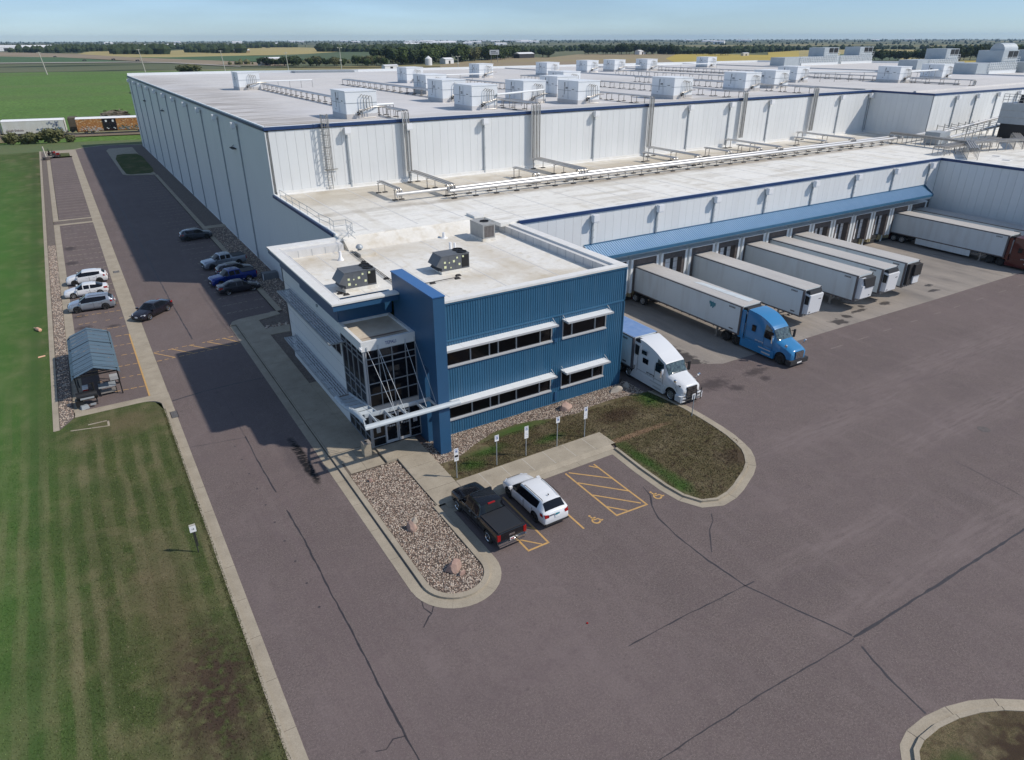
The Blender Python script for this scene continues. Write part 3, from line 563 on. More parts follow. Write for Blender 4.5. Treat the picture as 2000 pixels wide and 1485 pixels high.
tag(pebbles('river_rock', [(13.5,70.4),(15.8,70.4),(15.8,71.1),(13.5,71.1)], 30, .10, .18, .08), 'row of white stones beside the shaded concrete crossing', 'gravel')
def boulder(x, y, sx, sy, sz, rz, mat, label, seed):
    rr = random.Random(seed); bm = bmesh.new(); bmesh.ops.create_icosphere(bm, subdivisions=3, radius=1)
    pl_ = [(Vector((rr.uniform(-1,1), rr.uniform(-1,1), rr.uniform(-.3,1))).normalized(), rr.uniform(.55,.85)) for _ in range(9)]
    for v in bm.verts:
        for nn, d in pl_:
            t = v.co.dot(nn)
            if t > d: v.co -= nn*(t-d)
        v.co *= 1+rr.uniform(-.02,.02)
    me = bpy.data.meshes.new('boulder'); bm.to_mesh(me); bm.free(); me.materials.append(MT[mat])
    o = put(me, 'boulder', None, (x, y, .05+sz*.35), rz, label, 'boulder', 'landscape boulders'); o.scale = (sx, sy, sz)
boulder(13.15,27.75,.60,.40,.52,.35,'boulder','large pink boulder near the rounded tip of the gravel island',1)
boulder(13.45,27.2,.24,.16,.24,.6,'boulder','small red stone leaning against the large pink boulder',2)
boulder(12.72,32.35,.32,.42,.46,.2,'boulder','pink wedge shaped boulder in the middle of the gravel island',3)
boulder(13.15,32.85,.27,.22,.32,.8,'boulder_grey','flat pale stone touching the pink boulder at mid island',4)
boulder(29.7,39.85,.66,.45,.55,.3,'boulder','round pink boulder in the rock bed under the gap between window bands',5)
boulder(35.2,40.2,.8,.35,.4,.1,'boulder_grey','long pale boulder lying at the right end of the blue wall',6)
boulder(36.3,40.2,.45,.36,.42,.4,'boulder_grey','pale rounded boulder beside the white tractor truck',7)
boulder(12.45,38.5,.18,.15,.2,.4,'boulder','small brown stone near the head of the gravel island',8)
# --- lawn tufts
for src, nm_ in ((G1,'tuft_green'),(G2,'tuft_dry')):
    q = src.copy(); q.name = nm_; MT[nm_] = q; n = q.node_tree.nodes; l = q.node_tree.links; b_ = n['Principled BSDF']; g_ = n.new('ShaderNodeNewGeometry'); r_ = n.new('ShaderNodeMapRange'); r_.inputs[3].default_value = .55; r_.inputs[4].default_value = 1.75; l.new(g_.outputs['Random Per Island'], r_.inputs[0])
    mx_ = n.new('ShaderNodeMix'); mx_.data_type = 'RGBA'; mx_.blend_type = 'MULTIPLY'; mx_.inputs[0].default_value = 1; l.new(b_.inputs['Base Color'].links[0].from_socket, mx_.inputs[6]); l.new(r_.outputs[0], mx_.inputs[7]); l.new(mx_.outputs[2], b_.inputs['Base Color'])
def tufts(name, x0, x1, y0, y1, n, h, mat, label, reject=None, z=.06):
    b = MB()
    for _ in range(n):
        x = R.uniform(x0, x1); y = R.uniform(y0, y1)
        if reject and reject(x, y): continue
        a = R.uniform(0, 6.28); w = R.uniform(.015,.03); hh = h*R.uniform(.5,1.3); dx, dy = cos(a)*w, sin(a)*w; lx, ly = R.uniform(-.03,.03), R.uniform(-.03,.03); o = len(b.v)
        b.v += [(x-dx,y-dy,z),(x+dx,y+dy,z),(x+lx,y+ly,z+hh)]; b.f.append((o,o+1,o+2)); b.mi.append(0)
    return b.build(name, mat, None, kind='stuff', label=label, cat='grass')
tufts('grass', 1.80, 2.10, 12, 57, 7000, .07, 'tuft_green', 'ragged grass fringe along the left road kerb', None, .115)
tufts('grass', -13, 1.98, 17, 58.5, 120000, .055, 'tuft_green', 'mown striped grass of the left lawn beside the road kerb', lambda x, y: R.random() < max((y-38)/22, (-x-6)/8), .11)
tufts('grass', 29.3, 37.6, 24.9, 38.6, 34000, .06, 'tuft_dry', 'dry patchy grass on the rounded island', lambda x, y: (x < 29.7 and y < 27) or (x > 35.5 and y < 29-(37.6-x)*.9) or y < 24.7+max(0,x-31)*.32, .1)
tufts('grass', 17.9, 29.4, 35.5, 39.4, 18000, .06, 'tuft_dry', 'dry grass between sign posts and rock bed', lambda x, y: y > 37.7 and x < 21.5 or y > 38.9, .1)
# --- cracks, sealant, stains, dots
CR = [[(27.71,28.27),(27.47,27.29),(26.82,26.44),(26.3,25.2),(26.05,23.49),(26.03,20.76),(26.22,18.21),(26.9,16.18),(27.6,14.2),(28.01,12.92)],
 [(27.95,12.8),(29.98,12.75),(32.96,12.72),(35.87,12.66),(40.93,12.63),(44.42,12.57),(60,12.4)],[(27.79,12.24),(27.47,11.38),(27.04,10),(26.74,8.4)],
 [(29.45,23.8),(29.0,23.2),(28.17,22.7),(27.3,21.8),(26.72,21.17)],[(26.9,18.2),(24.39,18.26),(21.29,18.35),(18.01,18.32)],[(27.93,12.73),(25.51,12.77),(21.4,12.95),(17.58,12.98),(13,13)],
 [(48.62,18.98),(48.45,17.1),(48.17,14.7),(47.9,13.8)],[(10.53,27.3),(10.68,26.8),(10.5,26.02),(10.71,25.45),(10.52,25.31),(9.92,24.78)],[(10.66,26.5),(11.0,25.9),(10.75,25.5)],
 [(2.8,58.4),(4.9,58.81),(7.6,59),(10.4,58.9)],[(2.84,49.8),(4.74,49.43),(6.6,49.1)],[(6.17,222),(6,174.6),(6.32,134.8),(6.38,114.4),(6.34,85.6),(6.53,71.7)],
 [(6.64,49.28),(6.56,45.9),(6.68,40.7)],[(6.73,38.4),(6.8,34.7),(6.72,30.2),(6.71,25.5),(6.62,21.4),(6.65,18.0),(6.6,12)],[(5.25,19.57),(5.7,19.45),(6.1,19.75),(6.6,19.6)],[(2.9,137),(5,137.3),(10,137.6),(15.5,137.5)],
 [(2.9,101),(6,101.8),(10,102),(15.6,102)],[(6.53,56),(6.6,49.3)]]
wd = [.075,.11,.09,.06,.05,.05,.04,.06,.04,.11,.04,.09,.06,.07,.04,.08,.05,.02]
for pts, w in zip(CR, wd):
    q = []
    for a, b in zip(pts, pts[1:]):
        n = max(1, int(math.dist(a, b)/.45))
        for i in range(n): t = i/n; q.append((a[0]+(b[0]-a[0])*t+R.uniform(-.025,.025), a[1]+(b[1]-a[1])*t+R.uniform(-.025,.025)))
    q.append(pts[-1]); mb = MB(); mb.strip(q, [w*1.45*R.uniform(.45,1.2) for _ in q], .004); struct('crack_sealant', mb, 'tar', lot)
for i in range(10): mb = MB(); c = (5.63+.024*i, 48.18-2.13*i); mb.add([(c[0]+.07*cos(k*pi/4), c[1]+.07*sin(k*pi/4), .004) for k in range(8)], [tuple(range(8))]); struct('core_plug', mb, 'tar', lot)
mb = MB(); mb.lathe([(0,.012),(.42,.012),(.45,.006),(.45,-.01)], 20, 'z', (55,20.3,0)); put(mb.mesh('manhole_cover', 'pad_brown'), 'manhole_cover', None, None, None, 'round brown manhole cover set in the asphalt at far right', 'manhole cover')
for i, (x, y, w, h) in enumerate(((1.72,100.5,.7,1.0),(2.3,55.2,.55,1.2))):
    t = thing('storm_drain', ('dark iron drain grate in the gutter beside the white parked cars', 'dark iron drain grate in the gutter near the lawn corner')[i], 'drain', (x, y, 0), group='gutter drains')
    mb = MB(); mb.box(0, w, 0, h, .005, .018); mb.build('frame', 'rubber', t); mb = MB()
    for k in range(6): mb.box(.05, w-.05, .08+k*h/6.4, .08+k*h/6.4+.08, .018, .03)
    mb.build('grate', 'pipe_rust', t)
# --- painted markings
def line(pts, w, mat, z=.0045, name='painted_line'): mb_ = MB(); mb_.strip(pts, w, z); return struct(name, mb_, mat, lot)
def dashed(a, b, w, mat, z=.0045):
    L = math.dist(a, b); n = max(1, round(L/.62)); mb_ = MB()
    for i in range(n):
        if R.random() < .12: continue
        t0 = i/n; t1 = (i+R.uniform(.45,.85))/n
        mb_.strip([(a[0]+(b[0]-a[0])*t, a[1]+(b[1]-a[1])*t) for t in (t0, t1)], w, z)
    return struct('painted_line', mb_, mat, lot)
Yp = 'yellow_paint'
line([(26.64,26.72),(26.64,32.25)], .12, Yp); line([(24.25,26.87),(24.25,32.35)], .12, Yp); line([(24.2,26.82),(26.7,26.68)], .12, Yp)
for a, b in (((26.6,31.75),(26.2,32.25)),((26.6,30.21),(24.5,32.3)),((24.3,31.0),(26.6,28.46)),((24.3,29.35),(26.4,27.0)),((24.3,27.85),(25.15,26.85))): line([a,b], .11, Yp, .0075)
line([(19.17,32.3),(19.12,26.96)], .12, Yp); line([(17.7,28.4),(17.7,26.96)], .12, Yp); line([(17.65,26.93),(19.17,26.93)], .12, Yp)
line([(17.74,28.1),(18.7,27.0)], .1, Yp, .0075); line([(18.74,28.9),(19.12,28.45)], .1, Yp, .0075); line([(21.72,32.3),(21.7,26.85)], .12, Yp)
for cx, cy in ((22.75,26.85),(27.75,26.75)):
    mb = MB(); isa(mb, .82, .005, cx, cy, .14); struct('wheelchair_symbol', mb, Yp, lot)
for i in range(26):
    y = 62.72+2.77*i
    if y < 132: dashed((1.2,y),(-3.2,y+.25), .10, 'yellow_paint' if y < 90 else 'faded_paint')
for i in range(28): y = 139.5+2.77*i; line([(1.2,y),(-3.4,y+.25)], .1, 'faded_paint')
for i in range(37): y = 77.6+2.73*i; dashed((15.6,y),(10.9,y-.2 if y < 176 else y), .09, 'faded_paint')
line([(1.28,76.6),(1.30,60.4)], .13, Yp, .019)
dashed((2.8,70.1),(10.35,70.3), .1, Yp); dashed((2.8,67.75),(10.45,68.1), .1, Yp)
line([(1.4,69.9),(2.74,70.05)], .08, 'faded_paint', .0185); line([(1.4,67.7),(2.74,67.8)], .08, 'faded_paint', .0185)
for a, b in (((2.8,69.95),(4.34,67.85)),((4.4,70.1),(6.08,67.8)),((6.08,70.15),(7.7,67.95)),((7.65,70.2),(9.26,68.05)),((9.23,70.3),(10.4,68.3))): line([a,b], .1, Yp, .0075)
for x in [58.5,62.8,67.1,71.8,76.2,80.1,84.7,89.8,94.3,98.8,103.2]: line([(x,36.25),(x+R.uniform(1.2,2.1),36.2)], .1, 'dash_worn')
# ================================================================ WAREHOUSE
WX, LZ, UZ, FY, MY = 19.3, 10.9, 18.2, 57.5, 83.3   # left wall x, lower/upper roof z, dock facade y, upper facade y
wh = thing('warehouse', 'huge white cold storage warehouse with blue roof trim and dock doors', 'warehouse', (WX, FY, 0))
wh_o = Vector((WX, FY, 0))
def wp(mb_, name, mat, smooth=0, parent=None, kind=None, par=None):   # part in world coordinates under the warehouse
    o = mb_.build(name, mat, par or wh, smooth); o.location = -wh_o if par is None else (0,0,0)
    if kind: o['kind'] = kind
    return o
# left side wall
mb = MB(); mb.box(WX, WX+.4, 61.1, MY, 0, LZ-.05); mb.box(WX, WX+.4, MY, 230, 0, UZ-.05); wp(mb, 'wall', 'white_panel')
mb = MB(); mb.box(WX-.05, WX+.3, 62, 230, 0, .12); wp(mb, 'base_flashing', 'white_metal')
# dock facade: full height panels above the docks, one object each
def panel_run(name, a, b, z0, z1, horizontal_axis, fixed, face, pitch=1.075, mat='white_panel'):
    n = max(1, int(round((b-a)/pitch))); w = (b-a)/n; cache = None
    mb_ = MB()
    if horizontal_axis == 'x': mb_.box(.010, w-.010, 0, .10*face, z0, z1)
    else: mb_.box(0, .10*face, .010, w-.010, z0, z1)
    me = mb_.mesh(name, mat)
    for i in range(n):
        o = put(me, name, wh)
        o.location = (Vector((a+i*w, fixed, 0)) if horizontal_axis == 'x' else Vector((fixed, a+i*w, 0)))-wh_o
CX = 110.2                                       # inner corner of the dock court
mb = MB(); mb.box(36.6, CX, FY+.1, FY+.5, 0, LZ-.1); mb.box(WX+.4, 200, MY+.1, MY+.5, LZ-.3, UZ-.1) ; mb.box(36.6, CX, FY+.5, FY+.6, 0, LZ-.3)
mb.box(CX+.1, CX+.5, -60, FY+.1, 0, LZ-.1); mb.box(129.9, 130.3, 71.7, MY, LZ-.3, UZ-.1); mb.box(130, 230, 71.7, 72.1, LZ-.3, UZ-.1)
mb.box(19.8, 290, 83.9, 84.2, 12, UZ-.2)
wp(mb, 'wall_core', 'rail_drk' if 0 else 'pad_brown')
panel_run('wall_panel', 36.5, CX, 4.98, LZ-.1, 'x', FY+.1, -1)
panel_run('wall_panel', WX+.1, 129.75, LZ+.02, UZ-.1, 'x', MY+.1, -1)
panel_run('wall_panel', 129.95, 180, LZ+.02, UZ-.1, 'x', 71.7, -1)
panel_run('wall_panel', 71.72, MY-.02, LZ+.02, UZ-.1, 'y', 129.9, -1)
panel_run('wall_panel', 6, FY-.02, 0.02, LZ-.1, 'y', CX+.1, -1)
# roofs
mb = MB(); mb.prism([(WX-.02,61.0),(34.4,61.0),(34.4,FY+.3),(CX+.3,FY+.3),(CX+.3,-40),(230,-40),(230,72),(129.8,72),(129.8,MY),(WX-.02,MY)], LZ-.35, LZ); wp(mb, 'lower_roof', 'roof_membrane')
mb = MB(); mb.prism([(WX,MY),(129.9,MY),(129.9,71.7),(310,71.7),(292,153),(288,175),(269,184),(256,198),(246,210),(226,212.5),(198,212),(80,217),(66,224),(46,228.5),(WX,230)], UZ-.4, UZ); wp(mb, 'upper_roof', 'roof_upper')
# membrane seams, thin welded laps standing proud of the sheets
mb = MB()
for i in range(22): x = 22.5+5.0*i; y0 = FY+.3 if x < CX else -30; mb.box(x, x+.09, y0 if x > 36.5 else 62, MY-.05, LZ, LZ+.012)
for i in range(40):
    x = 22.5+5*R.randrange(0,20); y = R.uniform(60, 81); mb.box(x, x+5, y, y+.07, LZ, LZ+.009)
wp(mb, 'roof_seam', 'seam' if 0 else 'parapet_inner')
mb = MB()
for i in range(15): y = 86+9.15*i; mb.box(WX+.3, 290 if y < 150 else 240, y, y+.07, UZ, UZ+.012)
wp(mb, 'roof_seam', 'parapet_inner')
# raised expansion joints over the upper roof
for x0, x1 in ((66,66.5),(128.2,128.9),(160,160.6),(206.5,207.2)):
    mb = MB(); mb.hexa([(x0,MY+.4,UZ),(x1,MY+.4,UZ),(x1,212,UZ),(x0,212,UZ),(x0+.12,MY+.4,UZ+.28),(x1-.12,MY+.4,UZ+.28),(x1-.12,212,UZ+.28),(x0+.12,212,UZ+.28)]); 
    if x0 > 100: wp(mb, 'expansion_joint', 'roof_upper')
mb = MB(); mb.hexa([(130,75,UZ),(300,86,UZ),(300,86.6,UZ),(130,75.6,UZ),(130,75.1,UZ+.3),(300,86.1,UZ+.3),(300,86.5,UZ+.3),(130,75.5,UZ+.3)]); wp(mb, 'expansion_joint', 'roof_upper')
# edge trim (blue) and white capping
def trim(pts, z, name='roof_trim', mat='blue_trim', h=.34, w=.16):
    mb_ = MB()
    for a, b in zip(pts, pts[1:]): mb_.bar((*a, z), (*b, z), w, h)
    return wp(mb_, name, mat)
trim([(36.3,FY-.02),(CX+.02,FY-.02)], LZ-.10); trim([(CX+.02,FY),(CX+.02,6)], LZ-.10)
trim([(WX-.06,62.5),(WX-.06,MY+.1)], LZ-.12, h=.3); trim([(WX-.08,MY-.06),(129.8,MY-.06)], UZ-.10); trim([(WX-.06,MY),(WX-.06,230)], UZ-.14, h=.24)
trim([(129.8,MY-.05),(129.8,71.6),(200,71.6)], UZ-.10)
mb = MB()
for a, b in (((WX+.1,MY+.08),(WX+.1,230)),((WX+.1,229.8),(46,228.4)),((46,228.4),(80,217)),((80,217),(198,212)),((198,212),(246,210)),((246,210),(292,153)),((WX+.1,MY+.12),(129.9,MY+.12))): mb.bar((*a,UZ+.06),(*b,UZ+.06),.22,.14)
for a, b in (((80,217),(198,212)),((198,212),(246,210)),((46,228.4),(80,217)),((WX+.1,229.8),(46,228.4)),((246,210),(292,153))): mb.bar((*a,UZ+.3),(*b,UZ+.3),.3,.7)
for a, b in (((WX+.12,62),(WX+.12,MY)),((36.4,FY+.14),(CX+.1,FY+.14)),((CX+.16,FY),(CX+.16,6))): mb.bar((*a,LZ+.05),(*b,LZ+.05),.2,.12)
wp(mb, 'parapet_cap', 'white_metal')
mb = MB(); mb.hexa([(62,219.5,UZ),(78,214.2,UZ),(78,217,UZ),(62,223,UZ),(62,219.5,UZ+.5),(78,214.2,UZ+.5),(78,217,UZ+.5),(62,223,UZ+.5)]); wp(mb, 'roof_curb', 'galv')
mb = MB(); mb.box(WX+.4,129.8,MY-.14,MY-.02,LZ,LZ+.35); mb.box(129.65,129.78,72,MY-.2,LZ,LZ+.35); mb.box(WX+.3,129.8,MY-.7,MY-.14,LZ,LZ+.06); wp(mb, 'base_flashing', 'parapet_cap')
# wall lights with their conduits
def wall_light(x, y, z, zb, side='f'):
    mb_ = MB(); mb_.box(-.36,.36,-.78,-.30,-.30,.34); mb_.box(-.28,.28,-.30,-.02,.1,.24); mb_.hexa([(-.3,-.74,-.46),(.3,-.74,-.46),(.3,-.34,-.46),(-.3,-.34,-.46),(-.36,-.78,-.3),(.36,-.78,-.3),(.36,-.3,-.3),(-.36,-.3,-.3)])
    c = MB(); c.box(-.1,.1,-.16,-.01,zb-z,-.1)
    for k in range(3): c.box(-.15,.15,-.19,-.01,zb-z+.6+k*(z-zb-1)/2.2,zb-z+.72+k*(z-zb-1)/2.2)
    global WLM
    key = (round(zb-z,1), side)
    if key not in WLM: WLM[key] = (mb_.mesh('wall_light','sign_white'), c.mesh('conduit','galv'))
    a = put(WLM[key][0], 'wall_light', wh, Vector((x,y,z))-wh_o, -pi/2 if side == 'l' else 0); put(WLM[key][1], 'conduit', wh, Vector((x,y,z))-wh_o, -pi/2 if side == 'l' else 0)
WLM = {}
for x in (28.6,36.4,47.1,65.2,83.6,92.6,102,120.8,129.2): wall_light(x, MY, 17.45, LZ+.05)
for x in (137,143.7,151,158.5): wall_light(x, 71.6, 17.45, LZ+.05)
for x in (45.4,54.4,63.3,72.2,81.1,90.0,98.8,107.6): wall_light(x, FY, 10.2, 7.4)
for y in (224.2,211,198.7,185.3,172.8,159.9,147.7,134.7,122.3,109.4,97.3): wall_light(WX, y, 17.3, .1, 'l')
for y, z in ((229.3,13.9),(197.4,13.9),(167.3,13.9),(101,14.1)):
    mb = MB(); mb.box(-.5,.02,-.9,.9,-.06,.06); mb.bar((-.45,.4,0),(-.02,.4,.35),.05); put(mb.mesh('bracket','dark'), 'bracket', wh, Vector((WX,y,z))-wh_o)
# dock awning
aw = MB(); aw.add([(46.7,FY-.02,7.22),(107.6,FY-.02,7.22),(106,FY-2.0,6.28),(46.7,FY-2.0,6.28)][::-1], [(0,1,2,3)]); awn = wp(aw, 'dock_awning', 'blue_metal')
d = Vector((0,-1.98,-.94)).normalized(); mb = MB()
corr(mb, (44.4,FY-.02,7.25), (1,0,0), d, Vector((0,-.43,.9)).normalized(), 62.3, 2.19, .3, .06, .25); wp(mb, 'awning_sheet', 'awning_blue')
mb = MB(); mb.bar((44.4,FY-2.03,6.22),(106.75,FY-2.03,6.22),.07,.32); mb.bar((106.72,FY-2.03,6.26),(107.55,FY-.05,7.2),.07,.3); mb.bar((44.4,FY-.03,7.32),(107.55,FY-.03,7.32),.06,.12); wp(mb, 'awning_fascia', 'blue_metal')
# dock bays
def dock(k, xc, occupied):
    y = FY; ds = MB()
    hw, zt, z0 = 1.72, 4.86, 1.2
    # white box frame
    ds.box(-hw-.32, -hw, -.75, .05, z0-.1, zt+.12); ds.box(hw, hw+.32, -.75, .05, z0-.1, zt+.12); ds.hexa([(-hw-.32,-.85,zt+.1),(hw+.32,-.85,zt+.1),(hw+.32,.05,zt+.1),(-hw-.32,.05,zt+.1),(-hw-.32,-.85,zt+.18),(hw+.32,-.85,zt+.18),(hw+.32,.05,zt+.3),(-hw-.32,.05,zt+.3)])
    global DM
    if not DM:
        pad = MB(); pad.box(-hw, -hw+.42, -.7, .04, z0, zt); pad.box(hw-.42, hw, -.7, .04, z0, zt); pad.box(-hw+.42, hw-.42, -.72, .04, zt-.62, zt)
        for q in (-1, 1):
            for z in (1.6,2.2,2.8,3.4): pad.box(q*(hw-.21)-.2, q*(hw-.21)+.2, -.73, -.7, z, z+.06)
        pan = MB(); 
        for i in range(4): pan.box(-hw+.42, hw-.42, .03, .06, z0+.02+i*.76, z0+.74+i*.76)
        win = MB(); win.box(-.75,-.40,.02,.035,2.6,2.85)
        slit = MB(); slit.box(.15,.62,-.02,.028,z0,zt-.62)
        bp = MB(); bp.box(-.14, .14, -.32, 0.02, .45, 1.18)
        pit = MB(); pit.box(-1.05, 1.05, -.18, 0.05, .75, 1.18); pit.box(-hw-.2, hw+.2, -.06, .05, 0, .45)
        lab = MB(); lab.box(-hw-.31,-hw-.07,-.765,-.752,1.55,1.95)
        DM.update(f=ds.mesh('dock_shelter','white_metal'), pad=pad.mesh('dock_pad','pad_brown'), pan=pan.mesh('dock_door','sign_white'), win=win.mesh('door_window','black'), slit=slit.mesh('door_curtain','dark'), bp=bp.mesh('dock_bumper','bumper_yellow'), pit=pit.mesh('dock_leveller','dark'))
    s = put(DM['f'], 'dock_shelter', wh, Vector((xc, y, 0))-wh_o)
    for k_, n_ in (('pad','dock_pad'),('pan','dock_door'),('win','door_window'),('slit','door_curtain'),('pit','dock_leveller')):
        put(DM[k_], n_, s)
    for xx in (-1.5,-1.05,1.05,1.5): put(DM['bp'], 'dock_bumper', s, (xx,0,0))
DM = {}
DX = [52.6+4.45*k for k in range(13)]
for k in [-1]+list(range(13)): dock(k, 52.6+4.45*k, False)
# wall below awning: piers between bays
mb = MB()
for k in range(-4, 14):
    x = 52.6+4.45*k+2.225; mb.box(max(36.5,x-.19), min(x+.19,CX), FY-.02, FY+.1, 0, 4.98)
    if k < -1: mb.box(max(36.5,x-4.2), x-.2, FY, FY+.1, 0, 4.98)
for k in range(-1, 13): x = 52.6+4.45*k; mb.box(x-2.04, x-1.78, FY, FY+.1, 1.1, 4.98); mb.box(x+1.78, x+2.04, FY, FY+.1, 1.1, 4.98); mb.box(x-2.04, x+2.04, FY+.07, FY+.12, 4.6, 4.98)
wp(mb, 'pier', 'white_panel')
mb = MB(); mb.box(36.5, CX, FY+.02, FY+.1, 0, 1.1); wp(mb, 'foundation_wall', 'concrete')
# roof ladder with cage
lad = thing('cage_ladder', 'steel cage ladder climbing the upper warehouse wall at left', 'ladder', (26, MY-.1, LZ))
mb = MB()
for x in (-.25,.25): mb.bar((x,-.25,0),(x,-.25,8.4),.06)
for i in range(27): mb.bar((-.25,-.25,.3*i+.2),(.25,-.25,.3*i+.2),.035)
for z in (1.5,4,6.5): mb.bar((-.25,-.25,z),(-.25,0,z),.05); mb.bar((.25,-.25,z),(.25,0,z),.05)
mb.build('rail', 'steel', lad)
mb = MB()
hp = [(-.38,-.25),(-.4,-.65),(-.2,-.98),(.2,-.98),(.4,-.65),(.38,-.25)]
for z in (2.3,3.6,4.9,6.2,7.5,8.4):
    for a, b in zip(hp, hp[1:]): mb.bar((*a,z),(*b,z),.05,.08)
for p in hp: mb.bar((*p,2.3),(*p,8.4),.045)
mb.build('cage', 'steel', lad)
mb = MB(); mb.bar((-.5,-.1,2.3),(1.1,-.1,2.3),.05,.1); mb.bar((.5,-.1,2.3),(.55,-.1,.9),.04); mb.build('gate', 'steel', lad)
# roof guard rail near the office step
gr = thing('guard_rail', 'thin wire guard rail by the step down to the office roof', 'railing', (19.6, 62, LZ))
mb = MB(); pts = [(-.2,18.8),(-.2,14),(-.1,9),(-.15,5),(.1,2.6),(.0,1.2),(1.2,1.2),(1.25,-.3),(.9,-.9),(.4,-1.5),(.2,-4)]
for a, b in zip(pts, pts[1:]):
    for z in (.5,1.0): mb.bar((*a,z),(*b,z),.035)
mb.build('rail', 'galv', gr); mb = MB()
for a, b in zip(pts, pts[1:]):
    n = max(1, int(math.dist(a,b)/2.2))
    for i in range(n): q = (a[0]+(b[0]-a[0])*i/n, a[1]+(b[1]-a[1])*i/n); mb.bar((*q,0),(*q,1.0),.04)
mb.build('post', 'galv', gr)

# ================================================================ OFFICE
OX0, OX1, OY, OZ = 14.1, 36.2, 41.2, 10.7
of = thing('office_building', 'two storey office block with blue ribbed front and glazed corner entrance', 'office building', (OX0, OY, 0)); of_o = Vector((OX0, OY, 0))
def op(mb_, name, mat, par=None, smooth=0, **k):
    o = mb_.build(name, mat, par or of, smooth, **k); o.location = -of_o if par is None else (0,0,0); return o
mb = MB(); mb.box(18.85, OX1-.02, OY+.06, OY+.35, 0, 9.9); mb.box(OX1-.35, OX1-.02, OY+.35, FY, 0, 9.9); op(mb, 'wall_core', 'dark')
ZB = [0, 1.35, 2.85, 5.72, 7.25, 10.42]
fr = MB(); N_ = (0,-1,0)
def cr(x0, x1, z0, z1): corr(fr, (x0, OY, z0), (1,0,0), (0,0,1), N_, x1-x0, z1-z0, .205, .032, .35, phase=x0)
cr(18.9, OX1, 0, 1.35); cr(18.9, OX1, 2.85, 5.72); cr(18.9, OX1, 7.25, 7.66); cr(18.9, OX1, 7.78, 10.42)
for z0, z1 in ((1.35,2.85),(5.72,7.25)): cr(29.05, 30.05, z0, z1); cr(34.4, OX1, z0, z1); cr(18.9, 19.0, z0, z1)
op(fr, 'front_cladding', 'blue_metal')
mb = MB(); mb.box(18.9, OX1+.06, OY-.08, OY, 7.66, 7.78); mb.box(18.9, OX1+.06, OY-.08, OY+.05, 10.42, 10.56); mb.box(OX1-.02, OX1+.06, OY-.08, OY+.06, 0, 10.42); mb.box(18.9,OX1,OY-.07,OY,0,.08); op(mb, 'wall_trim', 'blue_metal')
sidec = MB(); corr(sidec, (OX1, OY+.06, 0), (0,1,0), (0,0,1), (1,0,0), FY-OY, 10.56, .205, .045, .35); op(sidec, 'side_cladding', 'blue_metal')
mb = MB(); mb.box(28.9+.35, 29.2+.35, OY-.14, OY-.02, 1.6+3.95, 1.85+3.95); mb.box(29.42,29.66,OY-.12,OY-.02,.35,1.1); op(mb, 'wall_box', 'blue_fin')
def window(x0, x1, z0, z1, mull):
    f = MB(); y0, y1 = OY-.05, OY+.12
    f.box(x0, x1, y0, y1, z0, z0+.07); f.box(x0, x1, y0, y1, z1-.05, z1); f.box(x0, x0+.06, y0, y1, z0+.07, z1-.05); f.box(x1-.06, x1, y0, y1, z0+.07, z1-.05)
    xs = [x0]+mull+[x1]
    for m_ in mull: f.box(m_-.035, m_+.035, y0, y1, z0+.07, z1-.05)
    w = op(f, 'window', 'alu')
    s = MB(); s.box(x0-.04, x1+.04, OY-.13, OY-.05, z0-.10, z0+.0); s = s.build('sill', 'alu', w)
    for a, b in zip(xs, xs[1:]): p = MB(); p.box(a+.05, b-.05, OY+.05, OY+.055, z0+.06, z1-.04); p.build('pane', 'glass_dark', w)
def sunshade(x0, x1, z, divs):
    f = MB(); f.bar((x0,OY-.85,z),(x1,OY-.85,z),.05,.14); f.box(x0,x0+.04,OY-.85,OY,z-.07,z+.07); f.box(x1-.04,x1,OY-.85,OY,z-.07,z+.07)
    for x in [x0+.05,x1-.05]: f.bar((x,OY-.05,z+.38),(x,OY-.55,z+.08),.03)
    w = op(f, 'sunshade', 'alu'); xs = [x0+.03]+divs+[x1-.03]
    for a, b in zip(xs, xs[1:]): p = MB(); p.hexa([(a+.008,OY-.83,z+.02),(b-.008,OY-.83,z+.02),(b-.008,OY-.01,z+.05),(a+.008,OY-.01,z+.05),(a+.008,OY-.83,z+.05),(b-.008,OY-.83,z+.05),(b-.008,OY-.01,z+.08),(a+.008,OY-.01,z+.08)]); p.build('shade_panel', 'white_metal', w)
for z in (1.35, 5.72):
    window(19.0, 29.05, z, z+1.5, [21.82,23.42,24.18,25.78,27.95]); window(30.05, 34.4, z, z+1.5, [30.98,33.29])
    sunshade(18.95, 29.1, z+1.53, [20.9,22.3,23.7,25.1,26.4,27.7]); sunshade(30.0, 34.5, z+1.53, [31.3,32.4,33.5])
